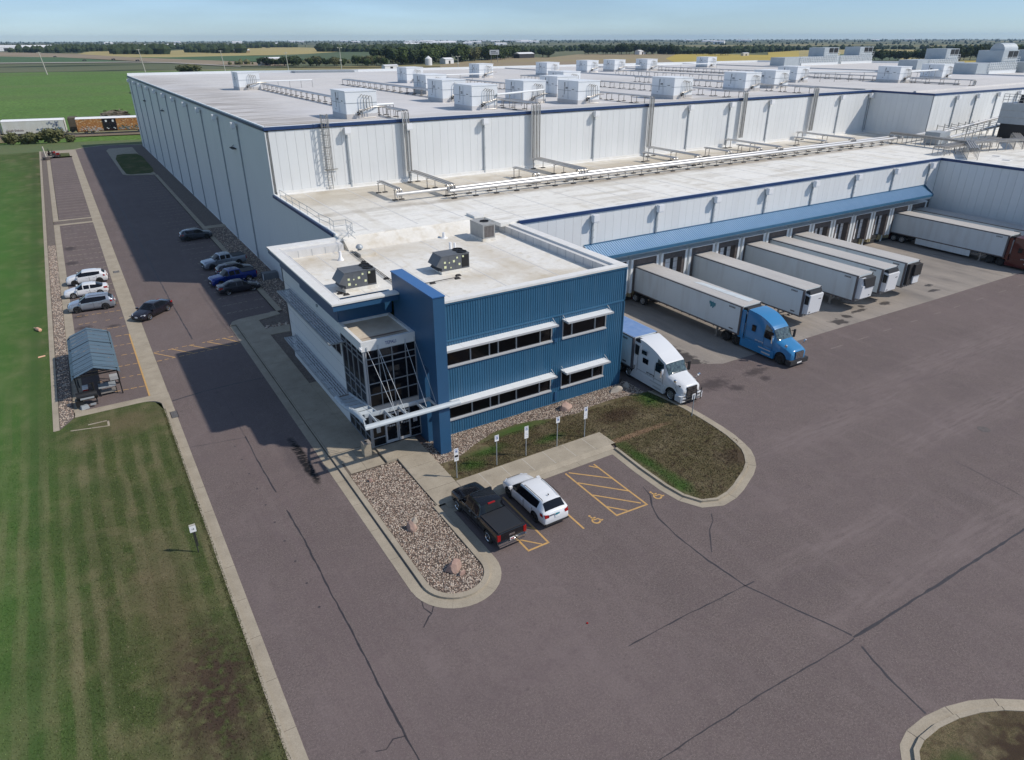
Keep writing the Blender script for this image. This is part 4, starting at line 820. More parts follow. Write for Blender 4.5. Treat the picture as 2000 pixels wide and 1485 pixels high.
# left elevation
mb = MB(); mb.box(OX0, OX0+.3, 46.9, 62.3, 0, 9.3); mb.box(OX0, 19.3, 62.0, 62.3, 0, 9.9); op(mb, 'side_wall', 'white_panel')
mb = MB()
for i in range(7): mb.box(OX0-.012, OX0, 46.9, 62.3, 1.2+i*1.25, 1.225+i*1.25)
op(mb, 'wall_joint', 'galv')
mb = MB(); mb.box(OX0-.06, OX0+.3, 46.8, 62.36, 8.72, 10.2); mb.box(OX0-.03,OX0+.3,46.8,56.6,8.4,8.72); mb.box(OX0, 18.2, 46.72, 47.1, 8.5, 10.2); op(mb, 'fascia_wall', 'blue_fin')
for z in (.35+1.0, 5.72):
    f = MB(); f.box(OX0-.05, OX0+.06, 47.1, 60.5, z-.03, z+.05); f.box(OX0-.05,OX0+.06,47.1,60.5,z+1.45,z+1.52)
    ys_ = [47.1+i*1.116 for i in range(13)]
    for y in ys_: f.box(OX0-.05, OX0+.06, y-.03, y+.03, z+.05, z+1.45)
    w = op(f, 'window', 'alu')
    for a, b in zip(ys_, ys_[1:]): p = MB(); p.box(OX0-.02, OX0-.01, a+.03, b-.03, z+.05, z+1.45); p.build('pane', 'glass_dark', w)
for z, y0 in ((7.25, 46.0), (2.85, 46.3)):
    f = MB()
    for y in [y0+.02+i*(60-y0-.04)/8 for i in range(9)]: f.bar((12.95,y,z),(14.1,y,z),.04,.1)
    f.bar((12.95,y0,z),(12.95,60,z),.07,.14); w = op(f, 'louvre_frame', 'galv')
    for i in range(5): x = 13.06+i*.21; p = MB(); p.hexa([(x,y0,z-.03),(x+.11,y0,z+.03),(x+.11,60,z+.03),(x,60,z-.03),(x,y0,z),(x+.11,y0,z+.06),(x+.11,60,z+.06),(x,60,z)]); p.build('louvre_blade', 'galv', w)
# roof of the office
mb = MB(); mb.prism([(13.9,46.9),(18.6,46.9),(18.6,41.4),(36,41.4),(36,61.8),(13.9,61.8)], 9.5, 9.92); op(mb, 'roof', 'office_roof')
mb = MB(); mb.prism([(13.12,44.6),(17.98,44.6),(17.98,45.19),(13.74,45.19),(13.74,61.95),(13.12,61.95)], 10.18, 10.6); mb.prism([(13.74,45.19),(17.98,45.19),(17.98,46.95),(14.2,46.95),(14.2,61.95),(13.74,61.95)], 10.18, 10.2); op(mb, 'eave', 'blue_fin')
cp = MB(); cp.prism([(13.05,44.53),(18.0,44.53),(18.0,45.2),(13.75,45.2),(13.75,62.02),(13.05,62.02)], 10.6, 10.72)
cp.hexa([(13.75,45.2,10.0),(18,45.2,10.0),(18,46.4,9.93),(14.6,46.4,9.93),(13.75,45.2,10.715),(18,45.2,10.715),(18,45.35,10.715),(13.9,45.35,10.715)])
cp.box(18.85, 36.25, 41.08, 41.75, 10.56, 10.72); cp.box(35.4, 36.28, 41.1, 60.9, 10.56, 10.73); cp.box(33.8,35.38,60.1,60.9,10.56,10.73); cp.box(13.05, 19.6, 60.9, 62.02, 10.57, 10.725)
cp.box(33.2,34.3,60.9,62.6,LZ,LZ+.25)
op(cp, 'parapet_cap', 'parapet_cap')
mb = MB(); mb.box(34.9,35.4,41.75,60.4,9.9,10.56); mb.box(33.8,34.9,60.1,60.4,9.9,10.56); mb.box(18.85,34.9,41.75,41.95,9.9,10.56); mb.box(13.75,19.3,60.0,60.9,9.9,10.57); mb.hexa([(13.75,45.35,9.9),(14.55,45.35,9.9),(14.55,61,9.9),(13.75,61,9.9),(13.75,45.35,10.7),(13.95,45.35,10.7),(13.95,61,10.7),(13.75,61,10.7)])
mb.box(35.4,36.1,41.8,60.8,9.9,10.55)
op(mb, 'parapet_wall', 'parapet_inner')
mb = MB()
for i in range(14): y = 42.6+i*1.27; mb.box(34.885,34.9,y,y+.04,9.92,10.55)
for i in range(4): x = 15.2+i*1.2; mb.box(x,x+.03,59.98,60.0,9.92,10.5)
op(mb, 'panel_joint', 'galv')
mb = MB()
for x in (16.7,21.6,26.5,31.4): mb.box(x,x+.07,46.9 if x<18 else 42,61.8,9.92,9.93)
for y in (50.5,55,59.5): mb.box(14.6 if y>46 else 19,34.9,y,y+.06,9.92,9.928)
op(mb, 'roof_seam', 'parapet_inner')
mb = MB(); mb.hexa([(19.6,59.4,9.8),(33.8,59.4,9.8),(33.8,61.1,9.8),(19.6,61.1,9.8),(19.6,59.4,9.93),(33.8,59.4,9.93),(33.8,61.1,LZ-.01),(19.6,61.1,LZ-.01)]); op(mb, 'roof_step', 'office_roof')
# tall blue fin with its slot
fm = MB(); fm.box(18.0,18.85,38.95,45.8,6.4,11.93); fm.box(18.0,18.85,38.95,40.2,0,6.4); fm.box(18.0,18.85,41.0,45.8,0,6.4); fin = op(fm, 'fin_wall', 'blue_fin')
mb = MB(); mb.box(17.96,18.89,38.9,45.86,11.93,12.0); mb.build('fin_cap', 'blue_top', fin)
# glazed entrance box: x 14.1-18.0, y 42.3-46.8, top 8.5
mb = MB(); mb.box(14.0,18.0,42.24,46.85,7.82,8.3); mb.box(14.0,14.22,42.24,46.85,8.3,8.52); mb.box(14.22,18.0,42.24,42.46,8.3,8.52); mb.box(14.22,18.0,46.65,46.72,8.3,8.52); mb.box(17.8,18.0,42.46,46.65,8.3,8.52); op(mb, 'entrance_cornice', 'white_panel')
mb = MB(); mb.box(14.22,17.8,42.46,46.65,8.3,8.34); op(mb, 'entrance_roof', 'canopy_roof_rust')
mb = MB(); mb.box(14.15,18.0,42.28,42.5,2.85,3.44); mb.box(14.1,14.35,42.3,42.5,0,7.82); op(mb, 'spandrel', 'alu')
mb = MB(); mb.box(14.3,18.0,42.75,46.7,.3,7.8); op(mb, 'interior_core', 'black')
def curtain(axis, fixed, us, zs, name='curtain_wall'):
    f = MB(); hw = .032
    for u in us:
        if axis == 'x': f.box(u-hw,u+hw,fixed-.04,fixed+.08,zs[0],zs[-1])
        else: f.box(fixed-.04,fixed+.08,u-hw,u+hw,zs[0],zs[-1])
    for z in zs:
        for a, b in zip(us, us[1:]):
            if axis == 'x': f.box(a+hw,b-hw,fixed-.03,fixed+.07,z-hw,z+hw)
            else: f.box(fixed-.03,fixed+.07,a+hw,b-hw,z-hw,z+hw)
    w = op(f, name, 'mullion')
    for a, b in zip(us, us[1:]):
        for c, d_ in zip(zs, zs[1:]):
            p = MB()
            if axis == 'x': p.box(a+hw,b-hw,fixed+.02,fixed+.03,c+hw,d_-hw)
            else: p.box(fixed+.02,fixed+.03,a+hw,b-hw,c+hw,d_-hw)
            p.build('pane', 'glass_pane', w)
    return w
curtain('x', 42.30, [14.25,15.2,16.2,17.22,17.97], [3.46,4.42,5.27,6.70,7.17,7.80])
ys_ = [42.4,43.5,44.6,45.7,46.8]
curtain('y', 14.12, ys_, [2.95,3.7,4.55,5.0,6.9,7.35,7.80]); curtain('y', 14.12, ys_, [.15,.95,1.75,2.85])
curtain('x', 42.2, [14.2,15.17], [.28,.95,2.8], 'sidelight'); curtain('x', 42.2, [17.13,17.95], [.28,.95,2.8], 'sidelight')
for x0, hx in ((15.2,16.02),(16.18,16.28)):
    f = MB(); x1 = x0+.94
    f.box(x0,x0+.09,42.16,42.26,.28,2.7); f.box(x1-.09,x1,42.16,42.26,.28,2.7); f.box(x0+.09,x1-.09,42.16,42.26,.28,.5); f.box(x0+.09,x1-.09,42.16,42.26,2.6,2.7)
    dd = op(f, 'door', 'alu'); p = MB(); p.box(x0+.09,x1-.09,42.2,42.21,.5,2.6); p.build('pane','glass_pane',dd)
    p = MB(); p.bar((hx,42.08,1.25),(hx,42.08,1.6),.04); p.bar((hx,42.08,1.27),(hx,42.18,1.27),.03); p.bar((hx,42.08,1.58),(hx,42.18,1.58),.03); p.build('handle','chrome',dd)
def notice(x0, x1, z0, z1, y=42.185, rows=5, mat='galv'):
    p = MB(); p.box(x0,x1,y-.006,y,z0,z1); o = op(p,'notice',mat); q = MB()
    for i in range(rows):
        z = z1-.04-(z1-z0-.06)*i/rows; q.box(x0+.03,x1-.03-R.random()*(x1-x0)*.3,y-.009,y-.0065,z-.018,z)
    q.build('printed_lines','pad_brown',o)
notice(14.5,14.8,1.35,1.8); notice(17.38,17.7,1.45,2.15,rows=8,mat='alu')
for xb in (15.62,16.72):
    notice(xb-.12,xb+.14,1.85,2.2,mat='sign_white',rows=4)
    for dx, dz in ((-.3,1.9),(-.3,1.75),(.26,2.0),(.2,1.68),(.05,1.68),(-.12,1.68)): notice(xb+dx,xb+dx+.12,dz-.1,dz+.02,rows=2,mat='alu')
# lettering on the cornice (small blue sign, partly worn away)
sg = MB(); sg.box(15.55,16.9,42.222,42.238,7.93,8.36); sg = op(sg, 'sign_plate', 'white_panel')
me = textmesh('TEPALI', .34, 'logo_blue', .006); o = put(me, 'sign_lettering', sg, (16.15,42.215,8.15)); o.rotation_euler = (pi/2,0,0); o.scale = (.82,1,1)
# entrance canopy: front frame, left frame with cross blades, tie rods
ZC = 4.05
cf = MB(); cv = [(-.30,-.03,-.16),(.02,.0,.10)]
prof = [(-.06,-.16),(-.10,-.10),(-.08,.0),(.0,.09),(.10,.13),(.19,.13),(.19,.10),(.10,.10),(.02,.05),(-.04,-.02),(-.05,-.10),(-.02,-.16)]
def sweep(mb_, path, prof_):   # path list of (x,y,z) with outward normal computed in plan
    P = [Vector(p) for p in path]; n = len(prof_); vs = []
    for i, p in enumerate(P):
        d_ = (P[min(i+1,len(P)-1)]-P[max(i-1,0)]); d_.z = 0; d_.normalize(); nn = Vector((d_.y,-d_.x,0))
        for u, v in prof_: vs.append(p+nn*(-u)+Vector((0,0,v)))
    fs = [(i*n+k,i*n+(k+1)%n,(i+1)*n+(k+1)%n,(i+1)*n+k) for i in range(len(P)-1) for k in range(n)]
    fs += [tuple(range(n)), tuple(range((len(P)-1)*n, len(P)*n))[::-1]]
    mb_.add(vs, fs)
M('canopy_white',(.47,.52,.55),.5,var=(.40,.45,.48),vs=1.5)
path = [(12.95,46.3,2.9),(12.95,45.2,2.95),(12.93,44.0,3.15),(12.9,42.8,3.45),(12.85,41.6,3.78),(12.8,40.6,3.98),(12.78,39.6,ZC)]
cn = MB(); sweep(cn, path, prof); sweep(cn, [(12.55,38.75,ZC),(19.6,38.75,ZC)], prof); cn.bar((12.78,39.6,ZC),(12.6,38.75,ZC),.08,.25)
me = cn.mesh('canopy','canopy_white'); recalc(me); can = put(me,'canopy',of,-of_o)
mb = MB(); mb.bar((13.1,40.3,ZC),(18.0,40.3,ZC),.08,.28); mb.bar((14.05,40.3,ZC),(14.05,46.3,2.95),.07,.2); mb.bar((18.0,40.5,ZC),(19.3,38.9,ZC),.06,.06); mb.build('canopy_beam','canopy_white',can)
for i in range(6):
    t = (i+.4)/6; y = 40.5+t*5.6; z = ZC-.1-(ZC-.1-2.9)*min(1,t*1.12); p = MB(); p.hexa([(12.9,y,z),(14.05,y,z),(14.05,y+.3,z+.1),(12.9,y+.3,z+.1),(12.9,y,z+.03),(14.05,y,z+.03),(14.05,y+.3,z+.13),(12.9,y+.3,z+.13)]); p.build('canopy_blade','canopy_white',can)
for x in (13.5,14.55,15.6,16.9,17.9):
    p = MB(); p.bar((x,38.85,ZC),(x+.0,40.3,ZC),.06,.22); p.bar((x+.25,38.85,ZC-.02),(x-.05,40.3,ZC-.02),.02,.2); p.build('canopy_bracket','canopy_white',can)
for xt, xb in ((14.4,14.95),(15.2,15.65),(17.2,17.2),(17.93,17.95)):
    p = MB(); p.tube([(xt,42.24,7.98),(xb,39.2,ZC+.1)],.019,6); p.bar((xt,42.2,7.85),(xt,42.2,8.15),.09,.06); p.build('tie_rod','rod',can)
p = MB(); p.tube([(15.2,42.24,7.98),(15.25,40.3,ZC+.1)],.016,6); p.build('tie_rod','rod',can)
p = MB(); p.box(13.88,14.05,42.15,42.34,7.95,8.2); p.box(13.93,14.0,42.05,42.15,8.0,8.12); op(p,'wall_lamp','sign_white')
p = MB(); p.box(13.98,14.1,51.9,52.1,8.1,8.3); op(p,'wall_lamp','galv')
# things on the office roof
def rtu(x, y, w, d, h, mat, label, fans, hood=True):
    t = thing('rooftop_unit', label, 'air conditioner', (x, y, 9.93))
    c = MB(); c.box(-.06,w+.06,-.06,d+.06,0,.22); c.build('curb','office_roof',t)
    b = MB(); b.box(0,w,0,d,.22,h); body = b.build('cabinet',mat,t)
    b = MB()
    for i in range(1,4): b.box(w*i/4-.008,w*i/4+.008,-.012,0,.26,h-.04)
    b.box(-.02,w+.02,-.02,d+.02,h,h+.05); b.build('panel_seam',mat,t)
    for i in range(fans):
        f = MB(); cx, cy = w-.45, d*(.28+.45*i) if fans > 1 else d*.5
        f.lathe([(.0,h+.06),(.36,h+.06),(.36,h+.12),(.42,h+.12),(.42,h+.04)],20,'z',(cx,cy,0)); f.build('fan','black',t)
        f = MB()
        for k in range(6): f.bar((cx,cy,h+.14),(cx+.4*cos(k*pi/3),cy+.4*sin(k*pi/3),h+.14),.015)
        f.build('fan_guard','rubber',t)
    if hood:
        b = MB(); b.add([(0,0,h),(0,d,h),(-.5,d,h-.72),(-.5,0,h-.72),(0,0,h-.95),(0,d,h-.95)],[(0,1,2,3),(0,3,4),(1,5,2),(3,2,5,4)]); b.add([(0,0,h*.45),(0,d,h*.45),(-.3,d,.3),(-.3,0,.3)],[(0,1,2,3),(0,3,2,1)]); b.build('intake_hood',mat,t)
        g = MB(); g.box(w*.72,w-.05,-.01,.0,.35,h-.08); g.add([(w*.74,-.02,h-.2),(w*.74,-.02,.35),(w-.08,-.02,.35)],[(0,1,2)]); g.build('coil_grille','black',t)
        for (a, z, s) in ((.2,.85,.16),(.2,.45,.2),(.62,.82,.1),(1.0,.85,.18),(1.32,1.12,.14),(1.5,.55,.17),(.75,.4,.1),(1.85,1.15,.15)):
            q = MB(); q.box(a,a+s,-.016,-.004,z,z+s); q.build('sticker','sticker',t)
    else:
        g = MB(); g.box(.12,w-.12,-.012,0,.35,h-.1); g.build('coil_grille','pad_brown',t)
        g = MB()
        for i in range(7): g.box(.14+i*(w-.3)/6.5,.16+i*(w-.3)/6.5,-.02,-.012,.35,h-.1)
        g.build('grille_bar','unit_light',t)
    return t
rtu(15.55,48.9,2.45,1.6,1.42,'unit_grey','dark grey rooftop unit with yellow stickers left of the blue fin',2)
rtu(23.6,48.95,2.5,1.6,1.42,'unit_grey','dark grey rooftop unit with yellow stickers on the middle of the office roof',2)
rtu(31.4,56.0,1.3,2.5,1.5,'unit_light','light grey rooftop unit by the rear right parapet corner',1,False)
def vent(x, y, h, r, label, kind='pipe_vent', cone=False, zb=9.92):
    b = MB(); b.lathe([(r*2.4,0),(r*2.2,.05),(r,.3 if cone else .06),(r*.9,h),(0,h)],12,'z'); put(b.mesh(kind,'sign_white',40),kind,None,(x,y,zb),None,label,'vent')
vent(18.06,57.3,.75,.12,'white cone roof vent before the left parapet wall',cone=True)
vent(27.1,54.3,.95,.13,'left pipe of the two vent pipes behind the middle rooftop unit'); vent(27.5,54.25,.85,.12,'right pipe of the two vent pipes behind the middle rooftop unit')
vent(28.9,59.2,.55,.16,'short white vent stub at the end of the roof step','roof_vent')
t = thing('exhaust_fan','white domed exhaust fan on a low curb beside the parapet end','exhaust fan',(20.3,58.7,9.92))
b = MB(); b.box(-.5,.9,-1.6,-.3,0,.28); b.build('curb','office_roof',t); b = MB(); b.lathe([(.18,0),(.2,.35),(.33,.42),(.31,.58),(.18,.72),(0,.76)],14,'z'); b.build('dome','galv',t,40)
def conduit_run(label, pts, zb, r=.03, blocks=True, n=2, mat='rubber'):
    t = thing('conduit_run', label, 'conduit', (0,0,zb))
    b = MB()
    for k in range(n): b.tube([(p[0]+k*.14,p[1],.14) for p in pts], r, 6)
    b.build('pipe', mat, t)
    if blocks:
        for p in pts[1:]: c = MB(); c.hexa([(p[0]-.2,p[1]-.14,0),(p[0]+.3,p[1]-.14,0),(p[0]+.3,p[1]+.14,0),(p[0]-.2,p[1]+.14,0),(p[0]-.08,p[1]-.08,.13),(p[0]+.2,p[1]-.08,.13),(p[0]+.2,p[1]+.08,.13),(p[0]-.08,p[1]+.08,.13)]); c.build('support_block','rubber',t)
conduit_run('twin black gas pipes running down the office roof to the fin',[(19.6,59.2),(19.43,55.6),(19.3,50.3),(19.2,46.6)],9.92)
conduit_run('single gas pipe branch right of the fin to the middle unit',[(19.5,47.3),(21.9,47.3),(24.1,47.35),(24.5,48.0)],9.92,n=1)
conduit_run('short pipe stub before the left rooftop unit',[(14.9,49.2),(15.3,48.3),(15.0,48.8)],9.92,n=1)
conduit_run('rusty pipe bundle along the step below the lower roof',[(20.7,60.2),(24.5,60.2),(28.7,60.3)],9.95,n=2,mat='pipe_rust',r=.05)
t = thing('litter_bin','square tan stone litter bin on the sidewalk by the glass corner','litter bin',(13.45,41.75,.136))
b = MB(); b.box(-.27,.27,-.3,.3,0,.98); b.build('body','concrete',t); b = MB(); b.box(-.29,.29,-.32,.32,.98,1.08); b.build('lid','apron_concrete',t)
b = MB(); b.box(-.1,.1,-.08,.08,1.08,1.09); b.build('opening','black',t)
# ================================================================ ROOFTOP EVAPORATOR HOUSES AND PIPE RACKS
def evap_house(i, x, y, label, w=4.0, d=5.2, h=3.05):
    t = thing('evaporator_house', label, 'roof unit', (x, y, UZ), 0, 'evaporator houses on the upper roof')
    if 'evap' not in PC:
        c = MB(); c.box(-.02,w+.02,-.02,d+.02,0,.55); b = MB(); b.box(0,w,0,d,.55,h); b.box(-.05,w+.05,-.05,d+.05,h,h+.12)
        s = MB()
        s.box(-.02,0,-.02,d,1.75,1.82); s.box(0,w,-.02,0,1.75,1.82)
        for q in (.95,1.05): s.box(-.015,0,d*q*.48,d*q*.48+.03,.6,h-.1)
        dr = MB(); dr.box(-.03,0,.6,1.75,.62,2.35)
        mk = MB()
        for (a, z, ww, hh) in ((2.6,2.15,.55,.1),(2.6,2.0,.55,.07),(3.3,2.4,.12,.5),(1.0,1.95,.5,.08),(3.4,1.2,.06,1.2),(3.6,.9,.3,.06)): mk.box(-.045,-.031,a,a+ww,z,z+hh)
        p = MB()
        for k, xx in enumerate((1.9,2.25,2.6,2.95)):
            zt = 2.75-.06*k; p.tube([(xx,.0,zt-.25),(xx,-.18,zt-.1),(xx+.1,-.34,zt),(xx+.22,-.46,zt-.15),(xx+.25,-.5,.9)],.042,6)
        p.tube([(1.9,-.35,.9),(1.9,-.35,.2),(2.2,-.35,.12),(3.6,-.35,.12)],.05,6); p.tube([(1.5,-.3,.5),(1.5,-.3,1.0),(2.2,-.3,1.0),(3.4,-.3,1.3),(5.3,.6,1.2)],.08,6)
        v = MB()
        for xx, zz in ((1.3,.75),(1.5,.6),(1.7,.8),(1.35,.5)): v.box(xx-.09,xx+.09,-.5,-.28,zz-.09,zz+.09)
        PC['evap'] = [('curb',c.mesh('curb','roof_upper')),('housing',b.mesh('housing','unit_white')),('panel_seam',s.mesh('panel_seam','galv')),('door',dr.mesh('door','white_metal')),('lettering',mk.mesh('lettering','dark')),('coil_pipes',p.mesh('coil_pipes','steel',50)),('valve',v.mesh('valve','dark'))]
    for n, me in PC['evap']: put(me, n, t)
    t.scale = (1, d/5.2 if d != 5.2 else 1, h/3.05)
PC = {}
EH = [(30.3,87.3,'white roof unit nearest the left end behind the cage ladder'),(31.4,150,'white roof unit alone at the far left of the upper roof'),(48.5,88.8,'white roof unit in front of the left pair above the pipe drop'),
 (51.2,103.0,'white roof unit directly behind the second front row unit'),(56.5,120,'white roof unit peeking out third in the left cluster'),(60.2,94.2,'white roof unit right beside the multi pipe drop rack'),(67.8,153.6,'white roof unit second from left in the far row'),
 (66.3,88.8,'white roof unit at the centre of the front row'),(71.8,102.0,'white roof unit second in the stack of three at centre'),(83.4,116.5,'white roof unit rearmost in the stack of three at centre'),(92.3,164.8,'white roof unit third from left in the far row'),(112.3,164.4,'white roof unit fourth from left in the far row'),
 (131.8,172.7,'white roof unit in the far row left of the closest far pair'),(142,173,'white roof unit left one of the close far pair'),(154.5,173,'white roof unit right one of the close far pair'),
 (84.6,88,'white roof unit right of centre in the front row'),(107.5,93.8,'white roof unit with blank bright end wall, right of the fourth drop'),(119,96.8,'white roof unit tucked behind the roof edge next to the blank one'),
 (138.8,107.3,'white roof unit right of the fifth pipe drop, behind the corner'),(156,94.5,'white roof unit standing over the raised corner wall'),(187.5,180.5,'white roof unit farthest right in the far row'),(177,97,'white roof unit furthest right with pipe frame at its end')]
for i, (x, y, l) in enumerate(EH): evap_house(i, x, y, l)
def rack(label, x, y0, y1, n=5, z=19.25, zb=UZ, riser=None, w=None, end_drop=True):
    """insulated pipes side by side along Y on steel trestles"""
    t = thing('pipe_rack', label, 'pipe rack', (x, y0, zb), 0, 'pipe racks on the roofs'); h = z-zb; w = w or n*.26
    for k in range(n):
        xx = -w/2+(k+.5)*w/n; p = MB(); pts = []
        if riser:
            pts += [(xx,riser[0],riser[1]+.0-zb),(xx,riser[0],h-.25),(xx,riser[0]+.08,h-.08),(xx,riser[0]+.25,h)]
        else: pts += [(xx,0,h-(.9 if end_drop else 0)),(xx,0,h-.2),(xx,.15,h-.04)] if end_drop else []
        pts += [(xx,(.6 if not riser else riser[0]+.6),h),(xx,y1-y0,h)]
        p.tube(pts, .085, 8); p.build('pipe','pipe' if k % 2 == 0 else 'steel',t,60)
    L = y1-y0; m_ = max(2, int(L/2.9)); 
    key = ('tr',round(w,2),round(h,2))
    if key not in PC:
        s = MB()
        for q in (-1,1): s.bar((q*w/2,0,0),(q*w/2,0,h-.12),.07); 
        s.bar((-w/2-.15,0,h-.13),(w/2+.15,0,h-.13),.09,.06); f = MB()
        for q in (-1,1): f.box(q*w/2-.28,q*w/2+.28,-.2,.2,0,.08)
        PC[key] = (s.mesh('trestle','pipe_rust'), f.mesh('foot_pad','rubber'))
    for i in range(m_):
        yy = .5+(L-1)*i/(m_-1); put(PC[key][0],'trestle',t,(0,yy,0)); put(PC[key][1],'foot_pad',t,(0,yy,0))
    return t
drops = [('pipe rack and four pipe drop nearest the cage ladder',36.0,152,4,(-.55,LZ+1.3)),('pipe rack with the widest bundle dropping over the wall',54.9,157,6,(-.55,LZ+1.3)),('pipe rack behind the third pipe drop from the left',75.4,162,4,(-.55,LZ+1.3)),
 ('pipe rack behind the fourth pipe drop from the left',95.4,150,4,(-.55,LZ+1.3)),('pipe rack behind the fifth pipe drop near the inner corner',113.1,130,5,(-.55,LZ+1.3))]
for l, x, y1, n, rs in drops: rack(l, x, MY, y1, n, riser=rs)
rack('long pipe rack crossing the raised right part of the roof',158.5,80,172,5)
rack('distant pipe rack beyond the fifth front row unit',132,110,160,4)
# same drops carried on over the lower roof to the big header
low = [(36.4,78.2+4.6,71.9,4),(55.1,82.8,72,6),(75.6,82.8,72.2,4),(92.2,82.8,71.9,4),(110,82.8,71.9,5)]
names = ['first','second','third','fourth','fifth']
for (x, ya, yb, n), s in zip(low, names): rack('low pipe rack under the %s drop, running out to the header pipe'%s, x, yb, ya, n, z=LZ+1.3, zb=LZ)
for (x, ya, yb, s) in ((30.4,72.8,78.6,'left of the first drop'),(48.8,73,78.4,'left of the second drop'),(71.5,72.6,79.4,'left of the third drop'),(82.5,73,78,'between third and fourth drop'),(104,72.8,78.7,'left of the fifth drop'),(89,73,77.5,'beside the fourth drop')):
    rack('short pipe rack on the lower roof, '+s, x, ya, yb, 3, z=LZ+1.25, zb=LZ)
# header pipes along X
hd = thing('header_pipe', 'pair of large bright pipes crossing the whole lower roof', 'pipe', (30,70.7,LZ))
for (y, x0, x1, r) in ((0,5.5,91.5,.21),(1.45,-.3,91.5,.19)):
    p = MB(); p.tube([(x0,y,.85),(x1,y,.85)], r, 12); p.build('pipe','pipe',hd,60)
mb = MB()
for i in range(31): x = 6+i*2.75; mb.bar((x,-.25,.6),(x,1.8,.6),.08,.06); mb.bar((x,-.1,0),(x,-.1,.6),.06); mb.bar((x,1.5,0),(x,1.5,.6),.06)
mb.build('stand','pipe_rust',hd); mb = MB()
for i in range(31): x = 6+i*2.75; mb.box(x-.28,x+.28,-.3,.1,0,.09); mb.box(x-.28,x+.28,1.3,1.7,0,.09)
mb.build('foot_pad','rubber',hd)
def xpipe(label, x0, y0, x1, y1, z0, z1, r=.18, posts=0):
    t = thing('cross_pipe', label, 'pipe', (x0, y0, UZ)); p = MB(); p.tube([(0,0,z0),(x1-x0,y1-y0,z1)], r, 10); p.build('pipe','white_metal',t,60)
    if posts:
        s = MB()
        for i in range(posts+1): u = i/posts; X, Y = (x1-x0)*u, (y1-y0)*u; s.bar((X,Y,0),(X,Y,z0+(z1-z0)*u),.07)
        s.build('post','steel',t)
xpipe('bright pipe joining the unit and the widest drop rack',52.3,88.6,63.4,93.5,1.9,1.9,.13,4)
for x0, y0, x1, s in ((34.5,151,46,'far left unit'),(72,154.5,88,'second far unit'),(34.4,88.2,37,'left end unit'),(146,174.5,186,'close far pair')): xpipe('white pipe leaving the %s toward the next rack'%s, x0, y0, x1, y0+.4, 1.4, 1.4, .13, 5)
xpipe('long white pipe between the corner units on the right',143,108,157,100,2.0,2.0,.17,5); xpipe('long white pipe running right from the corner unit',160.5,96,178,98,2.0,2.0,.17,6)
# condensers with louvred cabinets and dark fan openings
M('cond_grey',(.46,.50,.52),.5,metal=.1,var=(.38,.42,.44),vs=.5)
def condenser(x, y, L, d, label, tower=7, h=3.1, big=False):
    t = thing('condenser', label, 'condenser', (x, y, UZ), 0, 'condensers on the far roof')
    b = MB(); b.box(0,L,0,d,0,h*.85); b.build('cabinet','cond_grey',t)
    b = MB(); b.box(L*.3,L,-.25,0,0,.8); b.build('base_skirt','white_metal',t)
    n = int(L/1.3); r = MB()
    for i in range(n): X = L*.28+i*L*.72/n; r.bar((X,-.3,.8),(X,-.3,h*.9),.14)
    for z in (.9,1.5,2.1,2.7): r.bar((L*.28,-.3,z),(L,-.3,z),.06)
    r.build('louvre_frame','white_metal',t)
    x0 = L-tower if not big else L-tower; b = MB(); b.box(x0,x0+tower,.3,d+.8,h*.85,h*1.8); tw = b.build('fan_tower','cond_grey',t)
    for i in range(2): f = MB(); f.box(x0+tower*.34+i*tower*.33,x0+tower*.34+i*tower*.33+tower*.28,.22,.3,h*1.2,h*1.74); f.build('fan_opening','black',tw)
    r = MB()
    for i in range(8): X = x0+tower*i/7; r.bar((X,-.4,h*.85),(X,-.4,h*.85+1.3),.06)
    for z in (.65,1.3): r.bar((x0,-.4,h*.85+z),(x0+tower,-.4,h*.85+z),.06)
    r.build('railing','white_metal',tw)
    b = MB(); b.box(x0+tower*.3,x0+tower*.42,.2,.3,.3,h*.8); b.build('access_door','white_metal',tw)
condenser(217.5,174,29,6,'louvred condenser at the left of the far condenser group',8)
condenser(244.5,177,27,6,'louvred condenser second from left with its cabinet running right',8)
condenser(224,131,22,6,'louvred condenser in the middle with a tall fan tower',7)
condenser(206.4,104.6,20,6,'louvred condenser near the right edge under a domed cover',8)
condenser(228,103,16,6,'louvred condenser cut by the right edge of the picture',9)
mb = MB(); mb.tube([(219,107,UZ+5.5),(226,107,UZ+5.5)],1.9,14); put(mb.mesh('duct_cover','cond_grey',40),'duct_cover',None,None,None,'rounded metal duct cover on top of the right condenser','duct')
# pipe bridge and cooling tower on the lower roof at right
pb = thing('pipe_bridge', 'raised steel pipe bridge heading toward the cooling tower at right', 'pipe bridge', (121,72.3,LZ))
def bridge(pts, name='walkway', w=1.3, z=1.4):
    mb_ = MB()
    for a, b in zip(pts, pts[1:]):
        A = Vector((*a,z)); B = Vector((*b,z)); d_ = (B-A).normalized(); s_ = Vector((-d_.y,d_.x,0))*w/2; n = max(2,int((B-A).length/1.6))
        for q in (-1,1): mb_.bar(A+s_*q, B+s_*q, .1, .14)
        for i in range(n+1): P = A.lerp(B,i/n); mb_.bar(P-s_,P+s_,.08,.05); mb_.bar(P-s_,(P.x-s_.x,P.y-s_.y,0),.07); mb_.bar(P+s_,(P.x+s_.x,P.y+s_.y,0),.07)
        for k in range(4): o_ = s_*(k-1.5)/2.2; mb_.bar(A+o_+Vector((0,0,.14)),B+o_+Vector((0,0,.14)),.2,.2)
    return mb_.build(name,'steel',pb)
bridge([(0,0),(-1.2,-13.5),(-8.5,-18)]); bridge([(-1.2,-13.5),(9,-16),(16,-12)]); bridge([(-8.5,-13),(10,-12)],'pipe_row',1.8,1.1)
